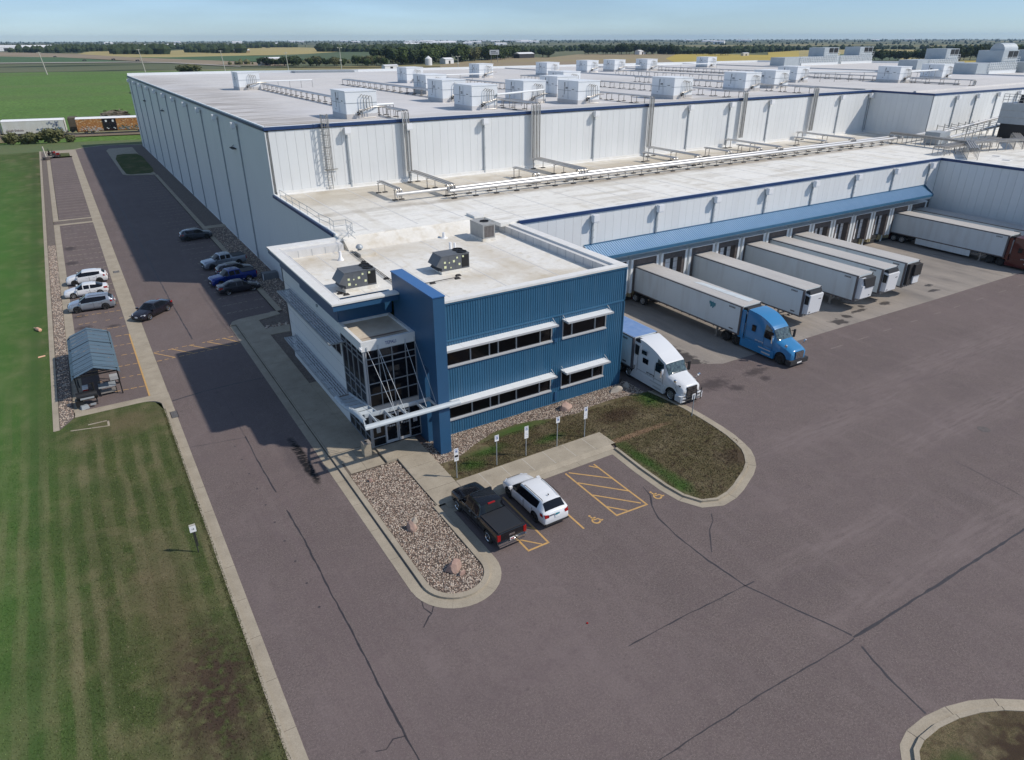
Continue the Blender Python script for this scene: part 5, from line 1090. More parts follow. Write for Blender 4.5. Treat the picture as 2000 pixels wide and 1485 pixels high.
for a, b, z0, z1 in (((6,-5),(27,-5.2),1.6,3.4),((4,-7.5),(26,-7),1.2,2.4),((1,-3),(22,-.3),1.2,1.4)):
    p = MB(); p.tube([(*a,z0),(*b,z1)],.24,10); p.build('pipe','pipe',pb,60)
mb = MB(); 
for i in range(9): X = 8+i*2.2; mb.bar((X,-3,0),(X,-3,2.6),.1); mb.bar((X,-8,0),(X,-8,2.2),.1); mb.bar((X,-3,2.4),(X,-8,2),.08)
mb.build('frame','steel',pb); mb = MB(); mb.box(2,5,-7,-4.5,.2,2.0); mb.box(2.3,4.7,-6.7,-4.8,0,.2); mb.build('valve_house','galv',pb)
for x, y in ((114.3,52.6),(117.2,55.4)):
    mb = MB(); mb.box(-.45,.45,-.5,.5,0,.07); put(mb.mesh('roof_pad','parapet_inner'),'roof_pad',None,(x+2,y-1.2,LZ),.2,'pale roof pad below the pipe bridge, %s of two'%('left' if x < 115 else 'right'),'roof pad')
ct = thing('cooling_tower','tall cooling tower with dark open base at the right edge','cooling tower',(139,62.5,LZ))
mb = MB(); mb.box(0,9,-3.4,2.2,2.7,6.0); mb.build('casing','galv',ct); mb = MB()
for z in (3.7,4.8): mb.box(-.03,9,-3.43,2.23,z,z+.06)
mb.build('casing_seam','steel',ct); mb = MB(); mb.box(.4,8.6,-3,1.8,.3,2.7); mb.build('fill_pack','black',ct); mb = MB()
for p_ in ((0,-3.4),(0,2.2),(3,-3.4),(6,-3.4),(9,-3.4)): mb.bar((*p_,0),(*p_,2.7),.16)
mb.bar((0,-3.4,.3),(3,-3.4,2.6),.08); mb.build('leg','galv',ct); mb = MB()
for i in range(8): X = i*9/7; mb.bar((X,-3.4,6),(X,-3.4,7.4),.07); mb.bar((0,-3.4+i*.8,6),(0,-3.4+i*.8,7.4),.07)
for z in (6.5,7.0,7.4): mb.bar((0,-3.4,z),(9,-3.4,z),.07); mb.bar((0,-3.4,z),(0,2.2,z),.07)
mb.build('railing','steel',ct); mb = MB(); mb.lathe([(1.6,6),(1.5,7.0),(1.55,7.2)],20,'z',(3.2,-.6,0)); mb.build('fan_stack','dark',ct,40)
# ================================================================ VEHICLES
def dense(st):
    """resample stations: monotone curves along the body, straight runs through glass"""
    X = [-q[0] for q in st]; n = len(st); out = []
    def slopes(c):
        y = [q[c] for q in st]; d = [(y[i+1]-y[i])/(X[i+1]-X[i]) for i in range(n-1)]; m = [d[0]]
        for i in range(1, n-1): m.append(0 if d[i-1]*d[i] <= 0 else 2*d[i-1]*d[i]/(d[i-1]+d[i]))
        return y, m+[d[-1]]
    S_ = [slopes(c) for c in range(1, 6)]
    for i in range(n-1):
        h = X[i+1]-X[i]; k = 1 if h < .12 else (2 if st[i][7] else 4)
        for j in range(k):
            t = j/k; r = [-(X[i]+h*t)]
            for y, m in S_:
                if st[i][7] or t == 0: r.append(y[i]+(y[i+1]-y[i])*t)
                else: r.append((1+2*t)*(1-t)**2*y[i]+t*(1-t)**2*h*m[i]+t*t*(3-2*t)*y[i+1]+t*t*(t-1)*h*m[i+1])
            out.append((*r, st[i][6], st[i][7]))
    out.append(tuple(st[-1])); return out
def loft_body(st, arches, r_arch, half_w, levels=2):
    """st: stations front to back (x, z_under, z_belt, z_top, half_w, half_w_top, side_glass_after, top_glass_after). returns evaluated mesh; material 0 body 1 glass 2 arch"""
    v = []; f = []; mi = []; st = dense(st)
    for (x, zb, zl, zt, w, wt, sg, tg) in st:
        zm = zb+(zl-zb)*.5; cab = zt-zl > .22; q = .10 if cab else .35
        g0 = (w*.985+(wt-w*.985)*q*.5, zl+(zt-zl)*q*.5); g1 = (w*.985+(wt-w*.985)*(.80 if cab else .7), zl+(zt-zl)*(.80 if cab else .6))
        half = [(0,zb),(w*.88,zb+.0),(w*.99,zb+.16),(w,zm),(w*.985,zl-.03),g0,g1,(wt,zt-(.03 if cab else .02)),(wt*.55,zt)]
        ring = half+[(-a, b) for a, b in half[::-1]][:-1]
        v += [(x, a, b) for a, b in ring]
    n = 17
    for i in range(len(st)-1):
        for k in range(n):
            k2 = (k+1) % n; f.append((i*n+k, i*n+k2, (i+1)*n+k2, (i+1)*n+k)); sg, tg = st[i][6], st[i][7]
            g = 0
            if k in (5, 11) and sg: g = 1
            if k in (6, 7, 8, 9, 10) and tg: g = 1
            mi.append(g)
    f.append(tuple(range(n))[::-1]); mi.append(0); f.append(tuple(range((len(st)-1)*n, len(st)*n))); mi.append(0)
    me = bpy.data.meshes.new('body'); me.from_pydata(v, [], f); me.polygons.foreach_set('material_index', mi)
    for q in ('paint_white','car_glass','black'): me.materials.append(MT[q])
    recalc(me); o = bpy.data.objects.new('body', me); COL.objects.link(o)
    cut = MB()
    for ax in arches: cut.lathe([(0,half_w+.3),(r_arch,half_w+.3),(r_arch,half_w-.26),(0,half_w-.26)],24,'y',(ax,0,r_arch*.93-.01)); cut.lathe([(0,-half_w-.3),(r_arch,-half_w-.3),(r_arch,-half_w+.26),(0,-half_w+.26)],24,'y',(ax,0,r_arch*.93-.01))
    cm = cut.mesh('cut', 'black'); recalc(cm); co = bpy.data.objects.new('cut', cm); COL.objects.link(co)
    bo = o.modifiers.new('b', 'BOOLEAN'); bo.object = co; bo.operation = 'DIFFERENCE'; bo.solver = 'EXACT'; bo.material_mode = 'TRANSFER'
    bpy.context.view_layer.update()
    ev = o.evaluated_get(bpy.context.evaluated_depsgraph_get()); r = bpy.data.meshes.new_from_object(ev)
    bpy.data.objects.remove(o); bpy.data.objects.remove(co); return r
def split(me, matname, glassname='car_glass'):
    """split evaluated body into body (+ wheel wells) and glass meshes"""
    names = [m_.name if m_ else '' for m_ in me.materials]
    gi_ = [i for i, n in enumerate(names) if n == 'car_glass']; ai = [i for i, n in enumerate(names) if n == 'black']
    outs = []
    for want in (0, 1):
        bm = bmesh.new(); bm.from_mesh(me)
        dead = [fc for fc in bm.faces if (fc.material_index in gi_) != (want == 1)]
        bmesh.ops.delete(bm, geom=dead, context='FACES')
        for fc in bm.faces: fc.material_index = 1 if (fc.material_index in ai and want == 0) else 0; fc.smooth = True
        m_ = bpy.data.meshes.new('part'); bm.to_mesh(m_); bm.free()
        for q in ((matname, 'black') if want == 0 else (glassname,)): m_.materials.append(MT[q])
        m_.set_sharp_from_angle(angle=rad(38)); outs.append(m_)
    return outs
WC = {}
def wheel(parent, x, y, r, w, rim='rim', spokes=5, side=1):
    key = (round(r,2), round(w,2), rim, spokes, side)
    if key not in WC:
        t = MB(); s = side
        t.lathe([(r*.62,s*w*.5),(r*.9,s*w*.5),(r,s*w*.38),(r,-s*w*.4),(r*.9,-s*w*.5),(0,-s*w*.5)],28,'y'); t.lathe([(r*.62,s*w*.5),(r*.6,s*w*.3),(0,s*w*.3)],20,'y')
        q = MB(); q.lathe([(r*.66,s*w*.5),(r*.64,s*(w*.5+.012)),(r*.57,s*w*.42)],24,'y'); q.lathe([(0,s*(w*.5)),(r*.14,s*w*.5),(r*.16,s*w*.4)],12,'y')
        for k in range(spokes):
            a = 2*pi*k/spokes; q.bar((r*.1*cos(a),s*w*.42,r*.1*sin(a)),(r*.6*cos(a),s*w*.44,r*.6*sin(a)),r*.17,.03,(0,1,0))
        a_ = t.mesh('wheel','tyre',40); b_ = q.mesh('rim',rim,40); recalc(a_); recalc(b_); WC[key] = (a_, b_)
    o = put(WC[key][0],'wheel',parent,(x,y,r)); put(WC[key][1],'rim',o); return o
def car(name, label, cat, X, Y, ang, kind, paintm, rim='rim', plate=None, group=None):
    """X,Y centre of the wheelbase on the ground; ang = heading in degrees"""
    K = CARS[kind]; key = (kind, paintm)
    if key not in CC:
        if kind not in CB: CB[kind] = loft_body(K['st'], K['ax'], K['r']*1.16, K['w'])
        CC[key] = split(CB[kind], paintm)
    t = thing(name, label, cat, (X, Y, .004), rad(ang), group); put(CC[key][0], 'body', t); put(CC[key][1], 'window', t)
    L0 = K['st'][0][0]; L1 = K['st'][-1][0]; w = K['w']; r = K['r']
    for ax in K['ax']:
        for sy in (1, -1): wheel(t, ax, sy*(w-.115), r, .22, rim, K.get('sp', 5), sy)
    z = K['lz']; zr = K['rz']; fx = L0
    for sy in (1, -1):
        b = MB(); b.hexa([(fx-.06,sy*w*.55,z-.07),(fx-.30,sy*w*.93,z-.05),(fx-.33,sy*w*.84,z-.05),(fx-.2,sy*w*.5,z-.07),(fx-.09,sy*w*.55,z+.05),(fx-.42,sy*w*.95,z+.09),(fx-.45,sy*w*.8,z+.10),(fx-.3,sy*w*.5,z+.06)]); m_ = b.mesh('headlight','lamp_clear'); recalc(m_); put(m_,'headlight',t)
        b = MB(); x1 = L1
        if K.get('truck'): b.box(x1-.03, x1+.07, sy*w*.80, sy*w*1.0, zr-.22, zr+.2)
        else: b.hexa([(x1+.0,sy*w*.60,zr-.09),(x1+.03,sy*w*.88,zr-.11),(x1+.42,sy*w*1.012,zr-.05),(x1+.3,sy*w*.6,zr-.05),(x1+.04,sy*w*.60,zr+.08),(x1+.09,sy*w*.88,zr+.12),(x1+.46,sy*w*1.005,zr+.14),(x1+.32,sy*w*.6,zr+.08)])
        m_ = b.mesh('tail_light','tail_red'); recalc(m_); put(m_,'tail_light',t)
        b = MB(); mx, mz = K['mir']; b.box(mx-.09,mx+.09,sy*(w-.02),sy*(w+.20),mz,mz+.16); b.box(mx-.03,mx+.03,sy*(w-.14),sy*w,mz-.0,mz+.06); m_ = b.mesh('mirror',paintm); recalc(m_); put(m_,'mirror',t)
        # door lines and handles
        b = MB()
        for dx in K['doors']: b.box(dx-.012,dx+.012,sy*(w-.004),sy*(w+.006),.36,K['belt']-.05)
        b.box(K['doors'][-1],K['doors'][0],sy*(w-.01),sy*(w+.004),.33,.36); b.build('door_gap','black',t)
        b = MB()
        for dx in K['doors'][1:]: b.box(dx+.10,dx+.30,sy*(w-.01),sy*(w+.03),K['belt']-.17,K['belt']-.13)
        b.build('door_handle','chrome' if K.get('chrome') else paintm,t)
    b = MB(); b.box(L0-.10,L0+.012,-w*.5,w*.5,.42,z-.04); b.box(L0-.12,L0+.02,-w*.62,w*.62,.26,.36); b.build('grille','dark',t)
    b = MB(); b.box(L0+.012,L0+.03,-.16,.16,.46,.60); b.build('licence_plate','sign_white',t)
    if not K.get('truck'): b = MB(); b.box(L1-.03,L1+.03,-.16,.16,zr-.22,zr-.08); b.build('licence_plate','sign_white',t)
    b = MB(); b.box(L1-.03,L1+.05,-w*.88,w*.88,.30,.42); b.build('rear_bumper','chrome' if K.get('truck') else 'rubber',t)
    if K.get('rails'):
        b = MB()
        x0, x1, zz, yy = K['rails']
        for sy in (1,-1): b.tube([(x0,sy*yy,zz-.03),(x0-.06,sy*yy,zz+.03),(x1+.06,sy*yy,zz+.03),(x1,sy*yy,zz-.05)],.022,6)
        b.build('roof_rail','rubber',t)
    if K.get('bed'):
        x0, x1, zz = K['bed']; b = MB(); b.box(x1,x0,-w*.88,w*.88,zz-.05,zz+.02); bc = b.build('bed_cover','tonneau',t)
        b = MB(); b.box(x1,x0,-w*.90,-w*.86,zz,zz+.045); b.box(x1,x0,w*.86,w*.90,zz,zz+.045); b.box(x1-.03,x1,-w*.9,w*.9,zz-.02,zz+.045); b.build('bed_rail','dark',bc)
    if K.get('wiper'): pass
    return t
CC = {}; CB = {}
# stations front to back: x, under, belt, top, halfwidth, half top width, side glass, top glass
def sedan(L=4.8, w=.91, h=1.44):
    f = L/2; return [(f,.36,.55,.60,w*.70,w*.5,0,0),(f-.07,.24,.60,.68,w*.84,w*.6,0,0),(f-.35,.2,.68,.78,w*.94,w*.74,0,0),(f-.8,.2,.78,.88,w*.985,w*.8,0,0),(f-1.25,.2,.86,.96,w,w*.82,0,1),(f-1.32,.2,.87,.985,w,w*.82,1,1),(f-2.02,.2,.90,h-.03,w,w*.62,0,0),(f-2.10,.2,.90,h,w,w*.61,1,0),(f-2.7,.2,.91,h+.01,w,w*.61,0,0),(f-2.78,.2,.91,h+.01,w,w*.61,1,0),(f-3.35,.2,.93,h-.05,w,w*.6,1,0),(f-3.42,.2,.94,h-.07,w,w*.6,1,1),(f-4.02,.2,.97,1.10,w,w*.66,0,1),(f-4.1,.2,.97,1.085,w*.99,w*.7,0,0),(f-L+.15,.22,.95,1.04,w*.92,w*.7,0,0),(f-L+.04,.26,.86,.96,w*.86,w*.6,0,0),(f-L,.36,.72,.78,w*.72,w*.5,0,0)]
def suv(L=4.65, w=.93, h=1.67, B=1):
    k = L/4.65; Q = [(0,.42,.62,.70,w*.70,w*.5,0,0),(.07,.28,.68,.80,w*.85,w*.62,0,0),(.32,.24,.78,.93,w*.95,w*.74,0,0),(.75,.24,.90,1.03,w*.99,w*.8,0,0),(1.10,.24,.97,1.09,w,w*.82,0,0),(1.18,.24,.98,1.11,w,w*.80,1,1),(1.92,.24,1.0,h-.05,w,w*.70,B,0),(1.98,.24,1.0,h-.03,w,w*.70,1,0),(2.52,.24,1.02,h,w,w*.70,B,0),(2.57,.24,1.02,h,w,w*.70,1,0),(3.3,.24,1.05,h-.02,w,w*.68,B,0),(3.35,.24,1.06,h-.03,w,w*.68,1,0),(3.86,.24,1.14,h-.08,w*.995,w*.64,0,0),(4.10,.24,1.16,h-.13,w*.985,w*.62,0,1),(4.42,.25,1.12,1.20,w*.95,w*.68,0,0),(4.55,.27,.98,1.10,w*.93,w*.7,0,0),(4.63,.30,.80,.90,w*.88,w*.6,0,0),(4.65,.42,.66,.72,w*.8,w*.5,0,0)]
    return [(L/2-q[0]*k,)+q[1:] for q in Q]
def pickup(L=5.85, w=1.0, h=1.88):
    f = L/2; return [(f,.50,.82,.90,w*.80,w*.6,0,0),(f-.06,.36,.90,1.02,w*.90,w*.7,0,0),(f-.30,.34,1.02,1.14,w*.97,w*.82,0,0),(f-.9,.34,1.10,1.20,w,w*.84,0,0),(f-1.42,.34,1.15,1.24,w,w*.86,0,1),(f-1.5,.34,1.16,1.27,w,w*.86,1,1),(f-2.08,.34,1.17,h-.05,w,w*.72,0,0),(f-2.16,.34,1.17,h,w,w*.72,1,0),(f-2.8,.34,1.18,h+.01,w,w*.72,0,0),(f-2.9,.34,1.18,h+.01,w,w*.72,1,0),(f-3.45,.34,1.19,h-.02,w,w*.71,0,0),(f-3.55,.34,1.19,h-.05,w,w*.70,0,1),(f-3.74,.34,1.20,1.32,w,w*.8,0,0),(f-3.78,.34,1.25,1.31,w,w*.88,0,0),(f-3.86,.34,1.26,1.31,w,w*.9,0,0),(f-L+.14,.36,1.26,1.31,w,w*.9,0,0),(f-L+.03,.38,1.25,1.30,w*.98,w*.88,0,0),(f-L,.44,1.20,1.26,w*.95,w*.85,0,0)]
CARS = {
 'sedan': dict(st=sedan(), ax=(1.45,-1.42), r=.335, w=.91, lz=.66, rz=.86, mir=(.98,.92), doors=(1.0,-.32,-1.15), belt=.88),
 'small_sedan': dict(st=sedan(4.6,.88,1.43), ax=(1.36,-1.38), r=.32, w=.88, lz=.66, rz=.86, mir=(.9,.92), doors=(.9,-.38,-1.15), belt=.88),
 'suv': dict(st=suv(), ax=(1.42,-1.33), r=.36, w=.93, lz=.80, rz=.93, mir=(1.0,1.0), doors=(1.05,-.22,-1.05), belt=1.0, rails=(.15,-1.75,1.675,.60)),
 'big_suv': dict(st=suv(5.1,.98,1.74), ax=(1.56,-1.5), r=.375, w=.98, lz=.80, rz=.93, mir=(1.1,1.02), doors=(1.15,-.24,-1.2), belt=1.0, rails=(.1,-1.9,1.745,.66), sp=5),
 'hatch': dict(st=suv(4.5,.9,1.60), ax=(1.36,-1.32), r=.345, w=.9, lz=.80, rz=.93, mir=(.95,1.0), doors=(1.0,-.28,-1.05), belt=1.0),
 'pickup': dict(st=pickup(), ax=(1.95,-1.78), r=.41, w=1.0, lz=.98, rz=1.02, mir=(1.35,1.18), doors=(1.35,.08,-.65), belt=1.16, truck=1, bed=(-.86,-2.82,1.315), chrome=1, sp=6),
 'crew_pickup': dict(st=pickup(5.5,.95,1.80), ax=(1.8,-1.68), r=.385, w=.95, lz=.98, rz=1.0, mir=(1.2,1.15), doors=(1.2,-.05,-.75), belt=1.14, truck=1, bed=(-1.03,-2.65,1.315), sp=6)}
bp_ = car('pickup_truck','glossy black crew cab pickup with covered bed parked before the entrance walk','pickup truck',16.98,30.65,91.5,'pickup','paint_black','chrome')
ws = car('suv','white suv with black roof rails parked beside the black pickup','suv',20.42,30.5,90.6,'big_suv','paint_white','rim_dark')
# extra detail on the two near vehicles
m_ = MB(); m_.box(-2.93,-2.91,-.2,.2,.93,1.05); m_.build('badge','chrome',bp_); m_ = MB(); m_.box(-.70,-.60,-.24,.24,1.80,1.86); m_.build('brake_lamp','tail_red',bp_)
m_ = MB(); m_.box(-3.02,-2.90,-.98,-.32,.52,.66); m_.box(-3.02,-2.90,.32,.98,.52,.66); m_.box(-3.0,-2.9,-.32,.32,.50,.58); m_.build('step_bumper','chrome',bp_)
m_ = MB(); m_.box(-2.97,-2.935,-.16,.16,.62,.76); m_.build('licence_plate','sign_white',bp_); m_ = MB(); m_.box(-2.975,-2.97,-.12,.12,.65,.73); m_.build('plate_print','tail_red',bp_)
m_ = MB()
for sy in (1,-1): m_.box(1.3,-.75,sy*.985,sy*.998,1.165,1.185)
m_.build('chrome_strip','chrome',bp_)
m_ = MB(); m_.box(-2.6,-2.565,-.15,.15,.93,1.03); m_.build('plate_print','teal',ws); m_ = MB(); m_.box(-1.6,-1.52,-.02,.02,1.72,1.81); m_.build('aerial','black',ws)
m_ = MB(); m_.box(-2.58,-2.53,.2,.6,.98,1.02); m_.build('badge','chrome',ws)
car('suv','white suv with dark roof, furthest back of the three white and silver cars','suv',-1.25,97.85,176,'hatch','paint_white','rim_dark')
car('sedan','white sedan between the two suvs in the left parking row','sedan',-1.6,92.7,177,'small_sedan','paint_white')
car('suv','silver suv nearest the carport in the left parking row','suv',-1.35,86.95,175,'suv','paint_silver','rim_dark')
car('sedan','dark charcoal sedan crossing the gutter strip onto the road','sedan',4.1,81.4,224,'sedan','paint_navy','chrome')
car('suv','dark grey suv parked alone in the shade by the warehouse wall','suv',13.9,113.1,2,'hatch','paint_grey','rim_dark')
car('pickup_truck','silver crew cab pickup with dark open bed, parked in the shade','pickup truck',14.5,96.1,189,'crew_pickup','paint_silver','rim_dark')
car('pickup_truck','blue crew cab pickup with bed cover, nose toward the road','pickup truck',14.0,88.3,190,'crew_pickup','paint_blue','chrome')
car('sedan','black sedan parked nearest the sidewalk in the shaded row','sedan',13.9,84.55,2,'sedan','paint_dkgrey','chrome')
car('hatchback','dark hatchback mostly hidden between the silver and the blue pickup','hatchback',14.95,91.6,3,'hatch','paint_dkgrey','rim_dark')

# ---------------- trailers: local +X forward, origin at rear centre on the ground
def trailer_parts(roofm='trailer_roof', L=16.15):
    P = []; w = 1.3; z0, z1 = 1.18, 4.08
    b = MB(); b.box(0,L,-w,w,z0,z1); P.append(('box',b.mesh('box','trailer_white')))
    b = MB(); b.box(.02,L-.02,-w+.03,w-.03,z1,z1+.03); P.append(('roof_sheet',b.mesh('roof_sheet',roofm)))
    b = MB()
    for sy in (1,-1): b.box(0,L,sy*(w-.01),sy*(w+.02),z1-.13,z1-.01); b.box(0,L,sy*(w-.01),sy*(w+.025),z0-.02,z0+.13)
    b.box(L-.01,L+.03,-w-.02,-w+.14,z0,z1); b.box(L-.01,L+.03,w-.14,w+.02,z0,z1); b.box(L-.16,L+.02,-w-.022,-w,z0,z1-.13); b.box(L-.16,L+.02,w,w+.022,z0,z1-.13); b.box(-.03,.0,-w,w,z0,z0+.15); b.box(-.03,0,-w,-w+.15,z0,z1); b.box(-.03,0,w-.15,w,z0,z1)
    P.append(('corner_rail',b.mesh('corner_rail','rail_dark')))
    b = MB()
    for sy in (1,-1): b.box(0,L,sy*(w-.02),sy*(w+.028),z0+.10,z0+.115); b.box(0,L,sy*(w),sy*(w+.03),z1-.02,z1+.01)
    P.append(('rail_cap',b.mesh('rail_cap','alu')))
    b = MB()
    for i in range(18):
        for sy in (1,-1): X = .5+i*.9; b.box(X,X+.12,sy*(w+.025),sy*(w+.04),z0+.02,z0+.07)
    P.append(('side_marker',b.mesh('side_marker','black')))
    b = MB()
    for i in range(27): X = .3+i*.6; b.box(X,X+.03,-w+.04,w-.04,z1+.03,z1+.042)
    P.append(('roof_bow',b.mesh('roof_bow',roofm)))
    b = MB()
    for y in (-.55,.55): b.box(.3,L-.3,y-.07,y+.07,z0-.24,z0)
    for i in range(14): b.box(.5+i*1.12,.6+i*1.12,-w+.05,w-.05,z0-.12,z0)
    b.box(.4,3.6,-.65,.65,.62,.8); P.append(('chassis',b.mesh('chassis','dark')))
    b = MB()
    for sy in (1,-1): X = L-2.9; b.box(X-.08,X+.08,sy*1.0-.08,sy*1.0+.08,.12,z0); b.box(X-.18,X+.18,sy*1.0-.16,sy*1.0+.16,.05,.12); b.bar((X,sy*1.0,.6),(X+.7,sy*1.0,z0-.1),.06)
    b.bar((L-2.9,-1,.55),(L-2.9,1,.55),.06); P.append(('landing_gear',b.mesh('landing_gear','steel')))
    b = MB(); b.box(-.06,.0,-1.2,1.2,.55,.66); b.bar((-.03,-.6,.6),(-.03,-.6,z0),.08); b.bar((-.03,.6,.6),(-.03,.6,z0),.08)
    for sy in (1,-1): b.box(-.05,0,sy*.9-.2,sy*.9+.2,z0-.16,z0-.03)
    P.append(('rear_guard',b.mesh('rear_guard','rail_dark')))
    b = MB()
    for sy in (1,-1): b.box(.35,.42,sy*.68,sy*1.25,.15,.95)
    P.append(('mud_flap',b.mesh('mud_flap','truck_red')))
    return P
def reefer(t, style, L=16.15):
    b = MB(); x = L
    if style == 'white':
        b.hexa([(x,-1.02,1.5),(x+.5,-.98,1.55),(x+.5,.98,1.55),(x,1.02,1.5),(x,-1.05,3.72),(x+.62,-1.0,3.55),(x+.62,1.0,3.55),(x,1.05,3.72)]); b.build('reefer_unit','reefer_white',t)
        g = MB(); g.hexa([(x+.02,-1.06,3.74),(x+.5,-.95,3.66),(x+.5,.95,3.66),(x+.02,1.06,3.74),(x+.02,-1.06,3.98),(x+.35,-.9,3.98),(x+.35,.9,3.98),(x+.02,1.06,3.98)]); g.build('intake_grille','black',t)
        g = MB()
        for sy in (-1,1): g.add([(x+.04,sy*1.075,2.55),(x+.46,sy*1.045,2.55),(x+.52,sy*1.045,3.4),(x+.04,sy*1.085,3.5)],[(0,1,2,3)])
        g.build('side_grille','black',t)
        g = MB(); g.box(x+.585,x+.60,.35,.75,3.0,3.07); g.box(x+.555,x+.57,-.75,-.60,1.7,1.8); g.build('decal','dark',t)
    elif style == 'black_top':
        b.hexa([(x,-1.05,1.5),(x+.5,-1.0,1.55),(x+.5,1.0,1.55),(x,1.05,1.5),(x,-1.05,3.0),(x+.6,-1.0,3.0),(x+.6,1.0,3.0),(x,1.05,3.0)]); b.box(x,x+.45,-1.05,-.5,3.0,3.85); b.build('reefer_unit','reefer_white',t)
        g = MB(); g.hexa([(x+.02,-.5,3.0),(x+.66,-.5,2.75),(x+.66,1.03,2.75),(x+.02,1.06,3.0),(x+.02,-1.0,3.9),(x+.6,-1.0,3.8),(x+.6,1.03,3.8),(x+.02,1.06,3.9)]); g.build('intake_grille','dark',t)
        g = MB(); g.box(x+.545,x+.56,.45,.6,1.75,1.85); g.build('decal','black',t)
    elif style == 'open':
        b.box(x,x+.5,-.1,1.0,1.6,2.5); b.build('reefer_unit','reefer_white',t)
        g = MB(); g.box(x,x+.35,-1.02,1.0,1.5,3.9); g.box(x+.35,x+.62,-.35,1.02,2.55,3.85); g.build('intake_grille','rubber',t)
    else:
        b.hexa([(x,-1.0,1.7),(x+.5,-.95,1.75),(x+.5,.95,1.75),(x,1.0,1.7),(x,-1.0,3.6),(x+.5,-.95,3.5),(x+.5,.95,3.5),(x,1.0,3.6)]); b.build('reefer_unit','reefer_white',t)
        g = MB(); g.lathe([(0,3.95),(.95,3.95),(1.0,3.6),(.9,3.55)],16,'z',(x-.25,0,0)); g.build('intake_grille','black',t)
    g = MB()
    for i in range(6): g.box(x,x+.12,-1.1+i*.4,-.95+i*.4,1.22,1.48)
    g.build('connector','steel',t)
TP = {}
def trailer(label, x, y, ang, style, roofm='trailer_roof', skirt=False):
    if roofm not in TP: TP[roofm] = trailer_parts(roofm)
    t = thing('semi_trailer', label, 'semi trailer', (x, y, .01), rad(ang))
    for n, me in TP[roofm]: put(me, n, t)
    for ax in (1.15, 2.4):
        for sy in (1,-1): wheel(t, ax, sy*1.08, .5, .42, 'rim', 8, sy)
    reefer(t, style)
    if skirt: b = MB(); b.box(4.4,12.0,-1.3,-1.27,.35,1.18); b.box(4.4,12,1.27,1.3,.35,1.18); b.build('side_skirt','trailer_white',t)
    return t
YR = 57.65
T1 = trailer('white reefer trailer coupled to the blue tractor, small teal logo on its side', 52.6, YR, -90, 'white')
b = MB()
for k, (a, h0, h1) in enumerate(((0,.25,.5),(.13,.05,.5),(.26,.1,.45),(.40,.0,.5),(.54,.08,.42),(.68,.2,.38))): b.box(12.1+a,12.1+a+.11,-1.327,-1.32,2.85+h0*1.3,2.85+h1*1.3)
b.box(12.05,12.9,-1.326,-1.32,3.35,3.42); b.build('logo','teal',T1)
b = MB(); b.add([(8.2,.1,4.126),(15.6,.2,4.126),(15.4,1.1,4.126),(9,.75,4.126)],[(0,1,2,3)]); b.build('roof_patch','trailer_white',T1)
trailer('white reefer trailer standing alone, second from the office building', 61.7, YR, -90, 'white')
trailer('white reefer trailer with black topped cooling unit, left of the close pair', 70.45, YR, -89.9, 'black_top')
trailer('white reefer trailer in the middle of the tight group of three', 74.95, YR, -89.9, 'white')
trailer('white reefer trailer at the right of the tight group, cooling unit open', 79.35, YR, -90, 'open')
T6 = trailer('white trailer with side skirts coupled to the red tractor', 102.2, YR, -90.3, 'slim', skirt=True)
trailer('white trailer in the last dock against the side wall', 106.75, YR, -90.3, 'slim')
T0 = trailer('white trailer with faded blue roof behind the white tractor at the office corner', 39.0, 57.3, -90.4, 'white', 'trailer_roof_blue')
for o in [o for o in bpy.data.objects if o.get('category') == 'semi trailer']:   # unit numbers on the near upper front corner
    b = MB()
    for i in range(5): b.box(14.6+i*.16,14.7+i*.16,-1.327,-1.32,3.62,3.78)
    if R.random() < .6: b.box(14.9,15.4,-1.327,-1.32,1.5,1.62)
    b.build('unit_number','rail_dark',o)
